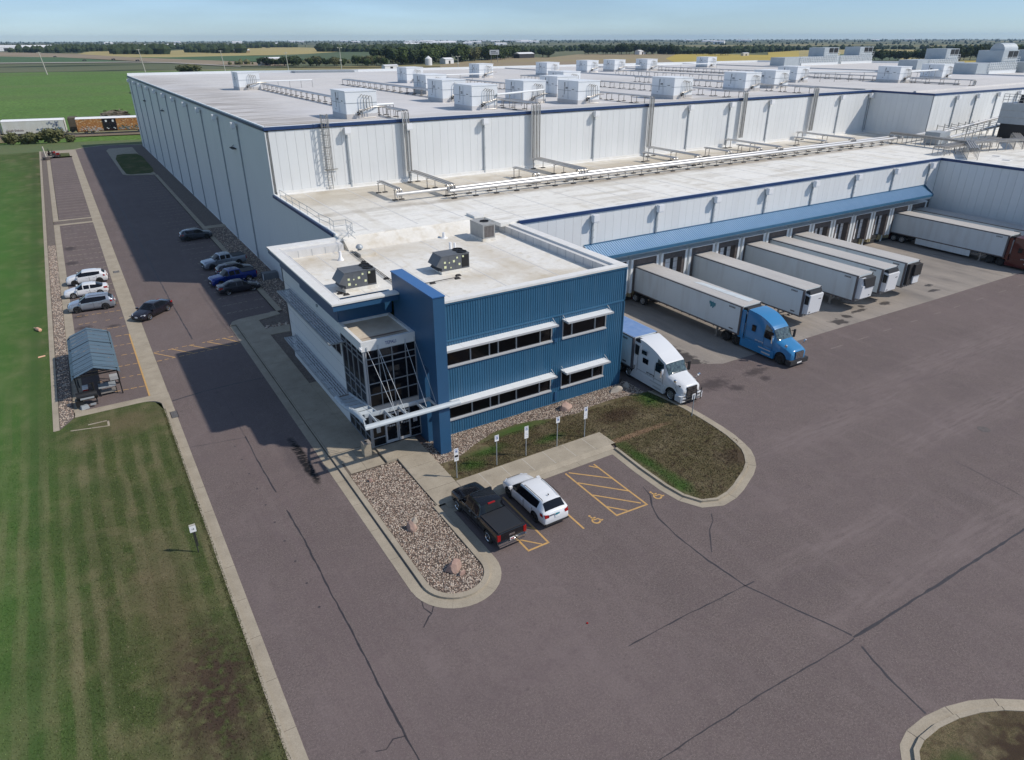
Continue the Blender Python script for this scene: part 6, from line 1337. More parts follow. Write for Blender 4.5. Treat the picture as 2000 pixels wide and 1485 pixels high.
# ---------------- tractors: local +X forward, origin under the rear axle group centre
def tractor(label, x, y, ang, paintm, style):
    t = thing('semi_tractor', label, 'semi tractor', (x, y, .01), rad(ang)); z0 = .55
    if style not in TC:
        if style == 'round':
            st = [(7.05,.45,1.15,1.28,.82,.55,0,0),(6.95,.38,1.30,1.48,.98,.66,0,0),(6.6,.38,1.50,1.68,1.06,.72,0,0),(5.9,.45,1.72,1.90,1.12,.80,0,0),(5.35,.5,1.86,2.06,1.16,.92,0,1),(5.25,.5,1.90,2.14,1.18,.95,0,1),(4.75,.5,1.95,2.95,1.22,.93,0,0),(4.6,.5,1.95,3.08,1.23,.94,1,0),(4.45,.5,1.95,3.2,1.24,.96,1,0),(3.85,.5,1.95,3.55,1.25,1.0,0,0),(3.7,.5,1.95,3.62,1.25,1.02,0,0),(3.0,.5,1.95,3.86,1.25,1.06,0,0),(2.2,.5,2.0,3.97,1.25,1.10,0,0),(1.75,.5,2.0,4.0,1.25,1.10,0,0),(1.62,.55,2.0,3.95,1.22,1.05,0,0)]
        else:
            st = [(7.15,.50,1.2,1.35,.80,.5,0,0),(7.02,.42,1.42,1.62,.95,.64,0,0),(6.6,.42,1.58,1.78,1.03,.70,0,0),(6.0,.45,1.75,1.94,1.10,.78,0,0),(5.45,.5,1.86,2.08,1.16,.92,0,1),(5.35,.5,1.90,2.15,1.18,.97,0,1),(4.95,.5,1.95,2.88,1.22,.98,0,0),(4.8,.5,1.95,2.98,1.23,.99,1,0),(4.7,.5,1.95,3.02,1.24,1.0,1,0),(4.05,.5,1.95,3.32,1.25,1.0,0,0),(3.9,.5,1.95,3.40,1.25,1.0,0,0),(3.0,.5,1.95,3.72,1.25,1.02,0,0),(2.2,.5,2.0,3.92,1.25,1.06,0,0),(1.5,.5,2.0,4.0,1.25,1.14,0,0),(1.38,.55,2.0,3.98,1.24,1.14,0,0)]
        TC[style] = loft_body(st, (5.95,), .62, 1.2, 2)
    a, b_ = split(TC[style], paintm, 'screen_glass'); put(a, 'cab', t); put(b_, 'window', t)
    for sy in (1,-1): wheel(t, 5.95, sy*1.0, .52, .3, 'rim_dark' if style == 'round' else 'rim', 8, sy)
    for ax in (-.65,.67):
        for sy in (1,-1): wheel(t, ax, sy*.93, .52, .58, 'rim_dark' if style=='round' else 'rim', 8, sy)
    b = MB(); b.box(-1.5,1.8,-.45,-.33,.75,1.0); b.box(-1.5,1.8,.33,.45,.75,1.0); b.box(-.6,.6,-.5,.5,1.0,1.1); b.box(-1.5,-1.4,-.45,.45,.75,1); b.box(1.5,6.6,-.5,.5,.5,.8); b.build('frame','dark',t)
    for sy in (1,-1):
        b = MB()
        if style == 'round': b.box(1.3,5.25,sy*1.0,sy*1.27,.28,1.02)
        else: b.hexa([(.9,sy*1.0,.3),(5.2,sy*1.0,.3),(5.2,sy*1.27,.3),(.9,sy*1.27,.3),(1.3,sy*1.0,1.05),(5.2,sy*1.0,1.05),(5.2,sy*1.27,1.05),(1.3,sy*1.27,1.05)])
        m_ = b.mesh('side_fairing',paintm); recalc(m_); put(m_,'side_fairing',t)
        b = MB(); b.box(3.9,4.9,sy*1.272,sy*1.28,.45,.6); b.box(3.5,4.9,sy*1.272,sy*1.28,.85,.95); b.build('step','alu',t)
        # side cab extender, windows, mirror, lamp
        b = MB(); b.box(.85,1.5,sy*1.16,sy*1.22,1.0,3.8); b.build('cab_extender',paintm if style=='round' else 'dark',t)
        for (xa, xb, za, zb) in ((([2.45,2.9,2.15,2.75]),) if style == 'round' else ([2.4,3.05,2.1,2.55],[2.2,2.8,2.85,3.2])):
            b = MB(); b.box(xa,xb,sy*1.235,sy*1.26,za,zb); b.build('sleeper_window','car_glass',t)
        b = MB(); b.hexa([(4.0,sy*1.20,1.98),(5.05,sy*1.19,1.95),(5.05,sy*1.245,1.95),(4.0,sy*1.258,1.98),(4.0,sy*1.1,2.68),(4.8,sy*1.05,2.68),(4.8,sy*1.19,2.68),(4.0,sy*1.215,2.68)]); m_ = b.mesh('door_window','car_glass'); recalc(m_); put(m_,'door_window',t)
        b = MB(); b.box(5.05,5.17,sy*1.38,sy*1.60,1.85,2.6); b.bar((4.95,sy*1.2,2.5),(5.1,sy*1.45,2.5),.05); b.bar((4.95,sy*1.2,1.95),(5.1,sy*1.45,1.95),.05); b.build('mirror','chrome' if sy<0 else 'black',t)
        b = MB(); b.bar((6.3,sy*.95,1.6),(6.5,sy*1.28,1.95),.05); b.lathe([(0,1.92),(.12,1.95),(.13,2.1),(.0,2.2)],10,'z',(6.5,sy*1.3,0)); b.build('hood_mirror','chrome',t)
        b = MB(); b.hexa([(6.95,sy*.62,1.0),(6.55,sy*1.045,1.02),(6.45,sy*1.0,1.02),(6.8,sy*.6,1.0),(6.98,sy*.62,1.25),(6.35,sy*1.07,1.42),(6.3,sy*1.0,1.42),(6.8,sy*.6,1.3)]); m_ = b.mesh('headlight','lamp_clear' if style=='round' else 'rail_dark'); recalc(m_); put(m_,'headlight',t)
        b = MB()
        for z in (1.25,): b.box(1.7,4.9,sy*1.252,sy*1.262,z,z+.02)
        for xx in (3.95,5.0,1.75): b.box(xx,xx+.02,sy*1.25,sy*1.262,1.05,2.6)
        b.build('door_gap','black',t)
        b = MB()
        for k in range(7): b.box(3.0+k*.14,3.1+k*.14,sy*1.262,sy*1.266,1.35+.03*(k%3),1.48)
        b.build('lettering','alu' if style=='round' else 'dark',t)
    b = MB()
    if style == 'round':
        b.box(6.92,7.12,-.52,.52,.78,1.42); g = b.build('grille','dark',t); b = MB()
        for i in range(5): b.box(7.12,7.15,-.52,.52,.82+i*.13,.88+i*.13)
        for i in range(5): b.box(7.115,7.145,-.5+i*.245,-.47+i*.245,.78,1.42)
        b.build('grille_bar','chrome',g); b = MB(); b.box(6.6,7.22,-1.18,1.18,.28,.70); b.build('bumper','dark',t)
        b = MB(); b.box(7.22,7.235,-.3,.3,.36,.50); b.build('licence_plate','sign_white',t)
    else:
        b.box(6.95,7.18,-.55,.55,.72,1.52); g = b.build('grille','dark',t); b = MB()
        for i in range(9): b.box(7.18,7.2,-.5+i*.12,-.47+i*.12,.75,1.5)
        b.bar((7.2,-.5,1.5),(7.2,.5,.8),.02,.05,(1,0,0)); b.build('grille_bar','chrome',g)
        b = MB(); b.box(6.5,7.22,-1.18,-.5,.3,.82); b.box(6.5,7.22,.5,1.18,.3,.82); b.build('bumper',paintm,t); b = MB(); b.box(6.7,7.24,-.5,.5,.3,.66); b.build('bumper_centre','dark',t)
        b = MB()
        for z in (.55,.85,1.15): b.tube([(7.3,-1.0,z),(7.42,-.8,z),(7.42,.8,z),(7.3,1.0,z)],.035,6)
        for y in (-.8,-.3,.3,.8): b.tube([(7.42,y,.3),(7.42,y,1.35)],.04,6)
        b.build('bull_bar','rubber',t)
        b = MB(); b.box(3.55,4.25,-.36,.36,3.4,3.43); sk = b.build('skylight','galv',t); sk.rotation_euler = (0, .38, 0); sk.location = (-1.3,0,1.62)
        b = MB(); b.box(6.25,6.8,-.98,-.90,1.5,1.62); b.box(6.25,6.8,.90,.98,1.5,1.62); b.build('hood_vent','dark',t)
    b = MB()
    for sy in (1,-1): b.tube([(1.15,sy*.95,1.0),(1.15,sy*.95,4.0)],.08,8)
    b.build('exhaust_stack','dark',t)
    b = MB(); b.box(4.6,4.62,-.8,.8,0,0); 
    return t
TC = {}
tractor('glossy blue sleeper tractor coupled to a white trailer at the dock', 52.6, 42.5, -90.6, 'truck_blue', 'round')
tractor('white sleeper tractor with bull bar by the right side of the office', 39.15, 42.5, -91.0, 'truck_white', 'long')
tractor('dark red sleeper tractor at the right edge under the last but one trailer', 102.2, 42.55, -90.3, 'truck_red', 'round')
# ================================================================ SIGNS, CARPORT, MACHINES
def acc_sign(x, y, h, label, kind, rz=0, lean=0):
    t = thing('parking_sign', label, 'parking sign', (x, y, .1), rz, 'accessible parking signs' if kind != 'back' else None)
    b = MB(); b.tube([(0,0,0),(0,0,h-.05)], .035, 8); b.build('post','galv',t)
    hh = .48; p = MB(); p.box(-.16,.16,-.05,-.035,h-hh,h); pl_ = p.build('sign_plate','sign_white',t)
    def txt(s, size, z, mat='sign_blue', par=pl_): o = put(textmesh(s,size,mat,.001),'lettering',par,(0,-.0525,z)); o.rotation_euler = (pi/2,0,0)
    if kind == 'back': return t
    txt('RESERVED', .055, h-.06); txt('PARKING', .055, h-.12)
    q = MB(); q.box(-.085,.085,-.054,-.0505,h-.34,h-.17); q.build('symbol_field','sign_blue',pl_)
    q = MB(); isa(q, .14, 0, -.04, -.07, .16); me = q.mesh('wheelchair_symbol','sign_white'); o = put(me,'wheelchair_symbol',pl_,(0,-.0555,h-.255)); o.rotation_euler = (pi/2,0,0)
    if kind in ('van','note'):
        p2 = MB(); p2.box(-.16,.16,-.05,-.035,h-.98,h-hh-.01); p2 = p2.build('lower_plate','sign_white',t)
        if kind == 'van': q = MB(); q.box(-.13,.13,-.054,-.0505,h-.68,h-.52); q.build('symbol_field','black',p2); txt('VAN', .09, h-.6, 'sign_white', p2) ; txt('ACCESSIBLE', .045, h-.76, 'dark', p2); txt('ONLY', .05, h-.85, 'dark', p2)
        else: txt('VAN', .07, h-.56, 'sign_blue', p2); txt('ACCESSIBLE', .05, h-.68, 'sign_blue', p2); txt('$100 FINE', .045, h-.85, 'dark', p2)
    return t
acc_sign(17.6,35.74,2.35,'tall sign post nearest the fin column with black panel between white plates','van')
acc_sign(20.7,35.65,2.45,'small white sign second from the fin column','one')
acc_sign(23.1,35.6,2.45,'long white sign with two blue marks, third from the fin column','note')
acc_sign(25.7,35.45,2.5,'small white sign fourth from the fin column','one')
acc_sign(28.25,35.5,2.55,'sign post furthest right along the front sidewalk','note')
acc_sign(37.35,33.5,2.0,'grey backed sign post at the kerb before the white tractor','back',pi)
t = thing('lawn_sign','small white sign on a dark post in the striped lawn','sign',(1.2,36.9,.06)); b = MB(); b.tube([(0,0,0),(-.02,0,1.6)],.03,6); b.tube([(.07,0,.5),(.05,0,1.6)],.035,6); b.build('post','dark',t)
b = MB(); b.box(-.17,.17,-.05,-.03,1.55,1.98); pl_ = b.build('sign_plate','sign_white',t); b = MB(); b.box(-.17,.17,-.055,.0,1.98,2.07); b.build('header','joint_light',pl_); o = put(textmesh('18',.16,'dark',.002),'lettering',pl_,(0,-.056,1.75)); o.rotation_euler = (pi/2,0,0)
# carport
cpx0, cpx1, cpy0, cpy1 = -3.75, -.45, 61.6, 72.0
t = thing('carport','blue ribbed metal carport shelter standing in the left parking lot','carport',(-2.1,66.8,0)); o_ = Vector((-2.1,66.8,0))
b = MB()
for y in (62.2,65.3,68.4,71.5):
    for x in (cpx0+.1,cpx1-.1): b.bar((x-o_.x,y-o_.y,0),(x-o_.x,y-o_.y,2.3),.09)
    b.bar((cpx0-o_.x,y-o_.y,2.35),(-o_.x-2.1,y-o_.y,2.95),.07); b.bar((cpx1-o_.x,y-o_.y,2.35),(-2.1-o_.x,y-o_.y,2.95),.07); b.bar((cpx0+.5-o_.x,y-o_.y,2.35),(cpx1-.5-o_.x,y-o_.y,2.35),.05)
for z in (.9,1.7): b.bar((cpx0+.1-o_.x,62.2-o_.y,z),(cpx0+.1-o_.x,71.5-o_.y,z),.05); b.bar((cpx1-.1-o_.x,68.4-o_.y,z),(cpx1-.1-o_.x,71.5-o_.y,z),.05)
b.build('frame_post','black',t)
M('carport_blue',(.095,.145,.185),.45,var=(.08,.125,.16),vs=.6)
for k, (xa, za, xb, zb) in enumerate(((cpx0-.12,2.15,cpx0+.15,2.42),(cpx0+.15,2.42,-2.1,2.98),(cpx1+.12,2.15,cpx1-.15,2.42),(cpx1-.15,2.42,-2.1,2.98))):
    a = Vector((xa-o_.x,cpy0-o_.y,za)); d_ = Vector((xb-xa,0,zb-za)); L = d_.length; d_.normalize(); nn = Vector((-d_.z,0,d_.x)) if d_.x > 0 else Vector((d_.z,0,-d_.x))
    if k in (0,2):
        b = MB(); corr(b,a,(0,1,0),d_,nn,cpy1-cpy0,L,.9,.04,.08); b.build('roof_eave','carport_blue',t)
    else:
        for i in range(int((cpy1-cpy0)/.9)):
            b = MB(); corr(b,a+Vector((0,i*.95,0)),(0,1,0),d_,nn,.947,L,.47,.02,.08); b.build('roof_panel','carport_blue',t)
b = MB(); b.box(-1.6,1.6,-5.1,-5.05,2.3,2.42); b.box(1.55,1.62,.5,5,1.0,2.35); b.build('trim','black',t)
t = thing('steel_table','grey slatted steel table under the front of the carport','table',(-1.55,62.9,0)); b = MB(); b.box(-.65,.65,-.5,.5,.72,.78); b.build('table_top','galv',t)
for x in (-.6,.6):
    for y in (-.45,.45): b = MB(); b.bar((x,y,0),(x,y,.72),.05); b.build('leg','black',t)
b = MB(); b.box(-.6,.6,-.45,.45,.2,.23); b.build('shelf','pipe_rust',t)
t = thing('barbecue_smoker','black barrel smoker with side box at the carport opening','barbecue',(-3.1,61.35,0)); b = MB(); b.lathe([(0,-.75),(.36,-.75),(.38,0),(.36,.75),(0,.75)],14,'x',(0,0,.85)); b.build('barrel','black',t,50)
b = MB(); b.box(-.9,-.35,-.5,.1,.15,.7); b.build('side_box','black',t); b = MB(); b.box(-.5,.5,-.62,-.3,.78,.83); b.box(.1,.5,-.7,-.5,.2,.3); b.build('front_shelf','galv',t)
b = MB(); b.tube([(.6,0,1.1),(.6,0,1.9)],.07,8); b.build('chimney','black',t,50)
for x in (-.6,.6): b = MB(); b.bar((x,-.25,0),(x,0,.6),.06); b.bar((x,.25,0),(x,0,.6),.06); b.build('leg','black',t)
for x in (-.6,.6): b = MB(); b.lathe([(0,-.05),(.16,-.05),(.16,.05),(0,.05)],12,'x',(x,.3,.16)); b.build('wheel','rubber',t,50)
t = thing('wheeled_cart','small metal cart beside the right carport post','cart',(-.9,64.8,0)); b = MB(); b.box(-.35,.35,-.3,.3,.4,.75); b.build('basket','alu',t)
for x in (-.25,.25): b = MB(); b.lathe([(0,-.03),(.2,-.03),(.2,.03),(0,.03)],12,'x',(x,-.25,.2)); b.build('wheel','rubber',t,50)
b = MB(); b.bar((-.3,.3,.7),(-.3,.6,1.1),.04); b.bar((.3,.3,.7),(.3,.6,1.1),.04); b.bar((-.3,.6,1.1),(.3,.6,1.1),.04); b.build('handle','dark',t)
t = thing('cooler_box','white and red cooler box on the ground inside the carport','cooler box',(-3.2,64.1,0)); b = MB(); b.box(-.2,.2,-.4,.4,0,.4); b.build('body','tail_red',t); b = MB(); b.box(-.22,.22,-.42,.42,.4,.48); b.build('lid','sign_white',t)
b = MB(); b.hexa([(-.3,-.2,0),(.3,-.2,0),(.3,.2,0),(-.3,.2,0),(-.25,-.15,.3),(.25,-.15,.3),(.25,.15,.3),(-.25,.15,.3)]); put(b.mesh('plastic_tub','galv'),'plastic_tub',None,(-3.45,60.75,0),.3,'white plastic tub on the ground in front of the smoker','tub')
t = thing('equipment_shed','low grey utility cover against the warehouse wall beside the office','utility cover',(18.3,87.6,.08)); b = MB(); b.lathe([(.75,-.95),(.75,.95)],12,'x'); me = b.mesh('cover','galv',40)
b = MB(); b.hexa([(-.95,-.7,0),(.95,-.7,0),(.95,.7,0),(-.95,.7,0),(-.9,-.5,.75),(.9,-.5,.75),(.9,.5,.75),(-.9,.5,.75)]); b.build('cover','unit_grey',t); b = MB(); b.box(-.98,-.9,-.72,-.6,0,.8); b.build('marker_post','sign_white',t)
def mower(x, y, rz, label, s=1.):
    t = thing('riding_mower', label, 'riding mower', (x, y, .05), rz); b = MB(); b.box(-.5,.9,-.3,.3,.45,.62); b.box(.2,.95,-.28,.28,.62,1.0); b.build('chassis','paint_red',t)
    b = MB(); b.box(-.45,.0,-.28,.28,.65,.78); b.box(-.5,-.4,-.28,.28,.78,1.25); b.build('seat','black',t)
    for xx, r in ((-.35,.38),(.75,.26)):
        for sy in (1,-1): wheel(t, xx, sy*.5, r, .24, 'rim', 5, sy)
    b = MB(); b.box(-.1,.6,-.85,.85,.15,.32); b.build('cutting_deck','pad_brown',t); b = MB(); b.bar((-.5,-.3,.6),(-.6,-.3,1.7),.05); b.bar((-.5,.3,.6),(-.6,.3,1.7),.05); b.bar((-.6,-.3,1.7),(-.6,.3,1.7),.05); b.build('roll_bar','black',t)
mower(-3.0,222.5,.4,'red riding mower furthest back at the far end of the left lot'); mower(-2.1,219.4,-.2,'riding mower parked in front of the other at the lot end')
t = thing('bollard_planter','white post in a round brown tub at the far end of the left lot','bollard',(-4.2,214.5,.05)); b = MB(); b.lathe([(0,0),(.75,0),(.85,.7),(0,.75)],14,'z'); b.build('tub','pad_brown',t,40); b = MB(); b.bar((0,0,.7),(-.2,.3,3.2),.22); b.build('post','joint_light',t)
t = thing('fallen_marker','peach coloured lawn marker lying on the grass at left','marker',(-6.6,82.3,.1)); b = MB(); b.lathe([(0,-.55),(.17,-.5),(.19,.1),(.06,.35),(.05,.75),(0,.8)],10,'y',(0,0,.18)); M('peach',(.75,.42,.28),.7); o=b.build('marker_body','peach',t,50); t.rotation_euler=(0,0,.45)
b = MB(); b.hexa([(-.35,-.12,0),(.3,-.1,0),(.35,.12,0),(-.3,.14,0),(-.3,-.08,.1),(.25,-.06,.1),(.3,.08,.1),(-.25,.1,.1)]); put(b.mesh('paper_scrap','peach'),'paper_scrap',None,(-6.35,74.4,.07),.2,'small pale scrap on the grass nearer than the peach marker','scrap')
b = MB(); b.lathe([(0,0),(.06,0),(.05,.04),(0,.05)],10,'z'); put(b.mesh('red_cap','tail_red'),'red_cap',None,(17.2,20.6,.0),0,'tiny red cap lying alone on the open asphalt','cap')
# ================================================================ TRAIN
TD = Vector((37.2,-7.4,0)).normalized(); TA = math.atan2(TD.y, TD.x); T0_ = Vector((2.3,268.3,0))
trk = MB(); a = T0_-TD*200; e = T0_+TD*160; nn = Vector((-TD.y,TD.x,0))
trk.hexa([tuple(a-nn*2.6+Vector((0,0,-.1))),tuple(e-nn*2.6+Vector((0,0,-.1))),tuple(e+nn*4.4+Vector((0,0,-.1))),tuple(a+nn*4.4+Vector((0,0,-.1))),tuple(a-nn*1.6+Vector((0,0,.25))),tuple(e-nn*1.6+Vector((0,0,.25))),tuple(e+nn*3.6+Vector((0,0,.25))),tuple(a+nn*3.6+Vector((0,0,.25)))])
trk = struct('rail_ballast', trk, 'track_dirt'); b = MB()
for q in (.3,1.74): b.bar(a+nn*q+Vector((0,0,.35)), e+nn*q+Vector((0,0,.35)), .1, .18)
struct('rail', b, 'pipe_rust', trk)
def railcar(label, s0, L, kind):
    org = T0_+TD*s0+nn*1.0; t = thing('freight_car', label, 'freight car', tuple(org+Vector((0,0,.4))), TA)
    bodym = {'white':'boxcar_white','orange':'boxcar_orange','tan':'hopper_tan'}[kind]
    b = MB(); b.box(0,L,-1.5,1.5,.75,4.35); b.build('body',bodym,t); b = MB(); b.hexa([(0,-1.55,4.35),(L,-1.55,4.35),(L,1.55,4.35),(0,1.55,4.35),(0,-.9,4.78),(L,-.9,4.78),(L,.9,4.78),(0,.9,4.78)]); b.build('roof','sign_white' if kind != 'tan' else 'hopper_tan',t)
    b = MB(); b.box(-.4,L+.4,-.4,.4,.5,.78); b.box(.1,L-.1,-1.45,1.45,.6,.75); b.build('underframe','black',t)
    for x in (2,3.8,L-3.8,L-2):
        for y in (-.75,.75): b = MB(); b.lathe([(0,-.07),(.45,-.07),(.45,.07),(0,.07)],14,'y',(x,y,.45)); b.build('wheel','pipe_rust',t,50)
    b = MB()
    for x in (-.08,L+.02):
        for i in range(6): b.box(x,x+.06,-1.4,-.9,.9+i*.55,.95+i*.55)
        b.box(x,x+.06,-1.42,-1.36,.7,4.2); b.box(x,x+.06,-.94,-.88,.7,4.2)
    b.build('end_ladder','dark',t)
    b = MB()
    for i in range(int(L/1.5)): b.box(.3+i*1.5,.36+i*1.5,-1.53,-1.5,.8,4.3)
    b.build('side_post',bodym,t)
    return t
M('boxcar_white',(.68,.68,.65),.6,var=(.60,.58,.50),vs=.4); M('hopper_tan',(.12,.10,.07),.8,var=(.08,.07,.05),vs=1)
bo_ = M('boxcar_orange',(.50,.22,.06),.7,var=(.36,.15,.05),vs=1.2,vmix=.5); over(bo_, noise_mask(bo_,1.6,.56,.62,stretch=(1,1,2.2)),(.70,.52,.32),.85); over(bo_, noise_mask(bo_,1.9,.58,.64,stretch=(1,1,2.2),off=(4,4,4)),(.14,.06,.03),.8)
r1 = railcar('white freight car with blue graffiti at the left edge', -16.9, 16.6, 'white'); r2 = railcar('orange patterned freight car with black sliding doors', 3.0, 21, 'orange'); railcar('dark tan freight car glimpsed beyond the gap in the train', 0.2, 2.4, 'tan').location += nn*4.2
railcar('second white freight car reaching out of the left edge', -34.5, 16.6, 'white')
for k, (x, g) in enumerate(((7.4,0),(9.35,1))):
    b = MB(); b.box(x,x+1.9,-1.62,-1.53,.8,4.3); d_ = b.build('sliding_door','paint_navy',r2); b = MB(); b.box(x+.8,x+1.3,-1.64,-1.62,3.3,3.9); b.box(x+.9,x+1.1,-1.64,-1.62,1.4,1.7); b.box(x+1.2,x+1.5,-1.64,-1.62,1.2,1.5); b.build('door_marking','sign_white',d_)
def graffiti(parent, x0, x1, z0, z1, n, mat, seed, y=-1.56, s=.28):
    rr = random.Random(seed); b = MB()
    for _ in range(n):
        cx, cz = rr.uniform(x0,x1), rr.uniform(z0,z1); a0 = rr.uniform(0,6); rr_ = rr.uniform(.5,1)*s; P = [(cx+rr_*cos(a0+i*.6), cz+rr_*sin(a0+i*.6)*1.1) for i in range(rr.randint(4,8))]
        for p, q in zip(P, P[1:]): b.bar((p[0],y,p[1]),(q[0],y,q[1]),.03,.09,(0,1,0))
    b.build('graffiti', mat, parent)
graffiti(r1, 12.2,15.2,2.2,3.9,22,'logo_blue',1); graffiti(r1, 9,16,1.1,2.1,34,'logo_blue',2); graffiti(r1, 9,16,1.0,2.0,24,'teal',3)
graffiti(r2, 1.2,7,.9,1.9,60,'sign_white',4,s=.35); graffiti(r2, 11.6,20,.9,2.0,50,'teal',5,y=-1.56,s=.3); graffiti(r2, 11.6,20,.9,1.6,30,'sign_white',6); graffiti(r2,7.6,11,.9,1.3,16,'truck_red',7,y=-1.66)
o = put(textmesh('South Dakota',.8,'truck_red',.01),'lettering',r1,(3.2,-1.57,1.75)); o.rotation_euler = (pi/2,0,0)
# ================================================================ VEGETATION AND FAR PLACES
for n_, c_, v_ in (('leaf_dark',(.028,.042,.022),(.055,.075,.032)),('leaf_mid',(.045,.070,.026),(.085,.11,.042)),('leaf_olive',(.085,.095,.042),(.14,.14,.07)),('leaf_grey',(.12,.11,.085),(.2,.17,.13))): M(n_,c_,.9,var=v_,vs=.35,vmix=.55,spec=.1,fine=(1.6,.35))
M('bark',(.09,.065,.045),.9)
def crown_mesh(seed, mat, n=7, flat=1., blades=500, tall=1.):
    rr = random.Random(seed); b = MB(); C_ = []
    for i in range(n):
        a = rr.uniform(0,6.28); d_ = rr.uniform(.1,.52); C_.append((cos(a)*d_, sin(a)*d_, .38+rr.uniform(0,.45)*tall, rr.uniform(.22,.40)))
    C_.append((0,0,.62,.40))
    for _ in range(blades):
        cx, cy, cz, r = rr.choice(C_); u = Vector((rr.gauss(0,1),rr.gauss(0,1),rr.gauss(0,1))).normalized()*r*rr.uniform(.72,1.06); p = Vector((cx,cy,cz))+Vector((u.x,u.y,u.z*flat)); s = rr.uniform(.035,.085)
        t1 = Vector((rr.gauss(0,1),rr.gauss(0,1),rr.gauss(0,1))).normalized(); t2 = t1.cross(u).normalized() if t1.cross(u).length > .01 else Vector((1,0,0)); o = len(b.v)
        b.v += [tuple(p-t1*s),tuple(p+t2*s),tuple(p+t1*s),tuple(p-t2*s*.8)]; b.f.append((o,o+1,o+2,o+3)); b.mi.append(0)
    for cx, cy, cz, r in C_:   # inner mass
        k = len(b.v); N_ = 6; b.v += [(cx,cy,cz+r*.8*flat)]
        for j, zz in enumerate((.45,-.1,-.6)):
            for q in range(N_): aa = 2*pi*q/N_+j*.5; rad_ = r*.82*math.sqrt(max(0,1-zz*zz)); b.v.append((cx+rad_*cos(aa)*rr.uniform(.8,1.1), cy+rad_*sin(aa)*rr.uniform(.8,1.1), cz+zz*r*flat))
        for q in range(N_): q2 = (q+1)%N_; b.f.append((k,k+1+q,k+1+q2)); b.f.append((k+1+q,k+1+N_+q,k+1+N_+q2,k+1+q2)); b.f.append((k+1+N_+q,k+1+2*N_+q,k+1+2*N_+q2,k+1+N_+q2)); b.mi += [0,0,0]
    return b.mesh('crown', mat)
CRN = [crown_mesh(i, ('leaf_dark','leaf_mid','leaf_dark','leaf_mid','leaf_olive')[i], 6+i%3, 1, 420, (1,1.2,.9,1,1.1)[i]) for i in range(5)]
tb = MB(); tb.tube([(0,0,-.02),(0,0,.25),(.02,.01,.5)],[.035,.026,.014],6); tb.bar((0,0,.25),(.2,.1,.5),.018); tb.bar((0,0,.3),(-.2,-.05,.55),.016); TRK = tb.mesh('trunk','bark')
def tree(x, y, h, k, label, group, wd=1.): t = thing('tree', label, 'tree', (x, y, -.4), R.uniform(0,6.28), group); t.scale = (h*wd, h*wd, h); put(TRK,'trunk',t); put(CRN[k],'crown',t); return t
def row(a, b, n, h, label, group, ks=(0,1,2), jit=8, wd=1.1):
    for i in range(n):
        t_ = (i+R.random())/n; tree(a[0]+(b[0]-a[0])*t_+R.uniform(-jit,jit), a[1]+(b[1]-a[1])*t_+R.uniform(-jit,jit), h*R.uniform(.7,1.15), R.choice(ks), label, group, wd)
row((342,822),(480,905),26,17,'leafy tree in the dense windbreak behind the roof, left of the white tank','windbreak trees behind the roof',(1,1,0,3),14)
row((480,905),(566,962),18,15,'leafy tree in the windbreak between the billboard and the tank','windbreak trees by the billboard',(1,3,4),14)
row((566,962),(690,1100),24,15,'tree in the wood edge right of the billboard','wood edge right of the billboard',(0,1),16)
row((908,611),(985,560),16,12,'dark tree at the left of the grove behind the right condensers','left part of the grove at right',(0,2),10)
row((975,560),(1090,500),26,15.5,'dark tree of the tall grove behind the right condensers','tall grove at right',(0,2,1),12,1.)
tree(911,608+15,12,0,'single round dark tree right of the two left condensers','lone tree')
row((240,868),(330,800),22,9,'scrubby tree in the farm belt left of the tall light pole','farm belt trees',(2,4,1),16,1.1); row((216,905),(262,860),12,8,'small tree around the white farm roof','trees by the white farm roof',(2,0),10)
row((690,1000),(720,1060),8,13,'tree beside the dark roofed farm sheds','trees by the dark farm sheds',(0,),10)
row((875,1160),(1015,1050),36,15,'tree in the long dark wood beyond the brown field','long dark wood',(0,2),16,1.1); row((1000,985),(1022,930),12,12,'tree at the right tip of the dark wood by the barn','trees by the long low barn',(0,2),8)
for (x,y,s) in ((-13,255.5,3.6),(-9.3,253.5,3.2),(-6.6,253,3.6),(-3.2,252.5,4.),(-1.6,252.8,4.4),(2.6,252.2,2.6)):
    t = thing('bush','olive green bush by the rail track, ' + {-13:'first from the left edge',-9.3:'second from the left edge',-6.6:'third from the left edge',-3.2:'left half of the tallest clump',-1.6:'right half of the tallest clump',2.6:'low one near the gap in the train'}[x],'bush',(x,y,-.9),R.uniform(0,6),'bushes along the rail track'); t.scale=(s*1.1,s*1.1,s); put(CRN[4],'crown',t)
me = crown_mesh(40,'leaf_grey',5,1,160); t = thing('bush','bare greyish shrub behind the orange freight car','shrub',(17,300,-.8)); t.scale=(13,9,5.5); put(me,'crown',t)
me2 = crown_mesh(41,'leaf_olive',5,1,300); t = thing('bush','low brown shrub beyond the far roof edge left of the first roof unit','shrub',(112,720,-.4)); t.scale=(22,14,8); put(me2,'crown',t)
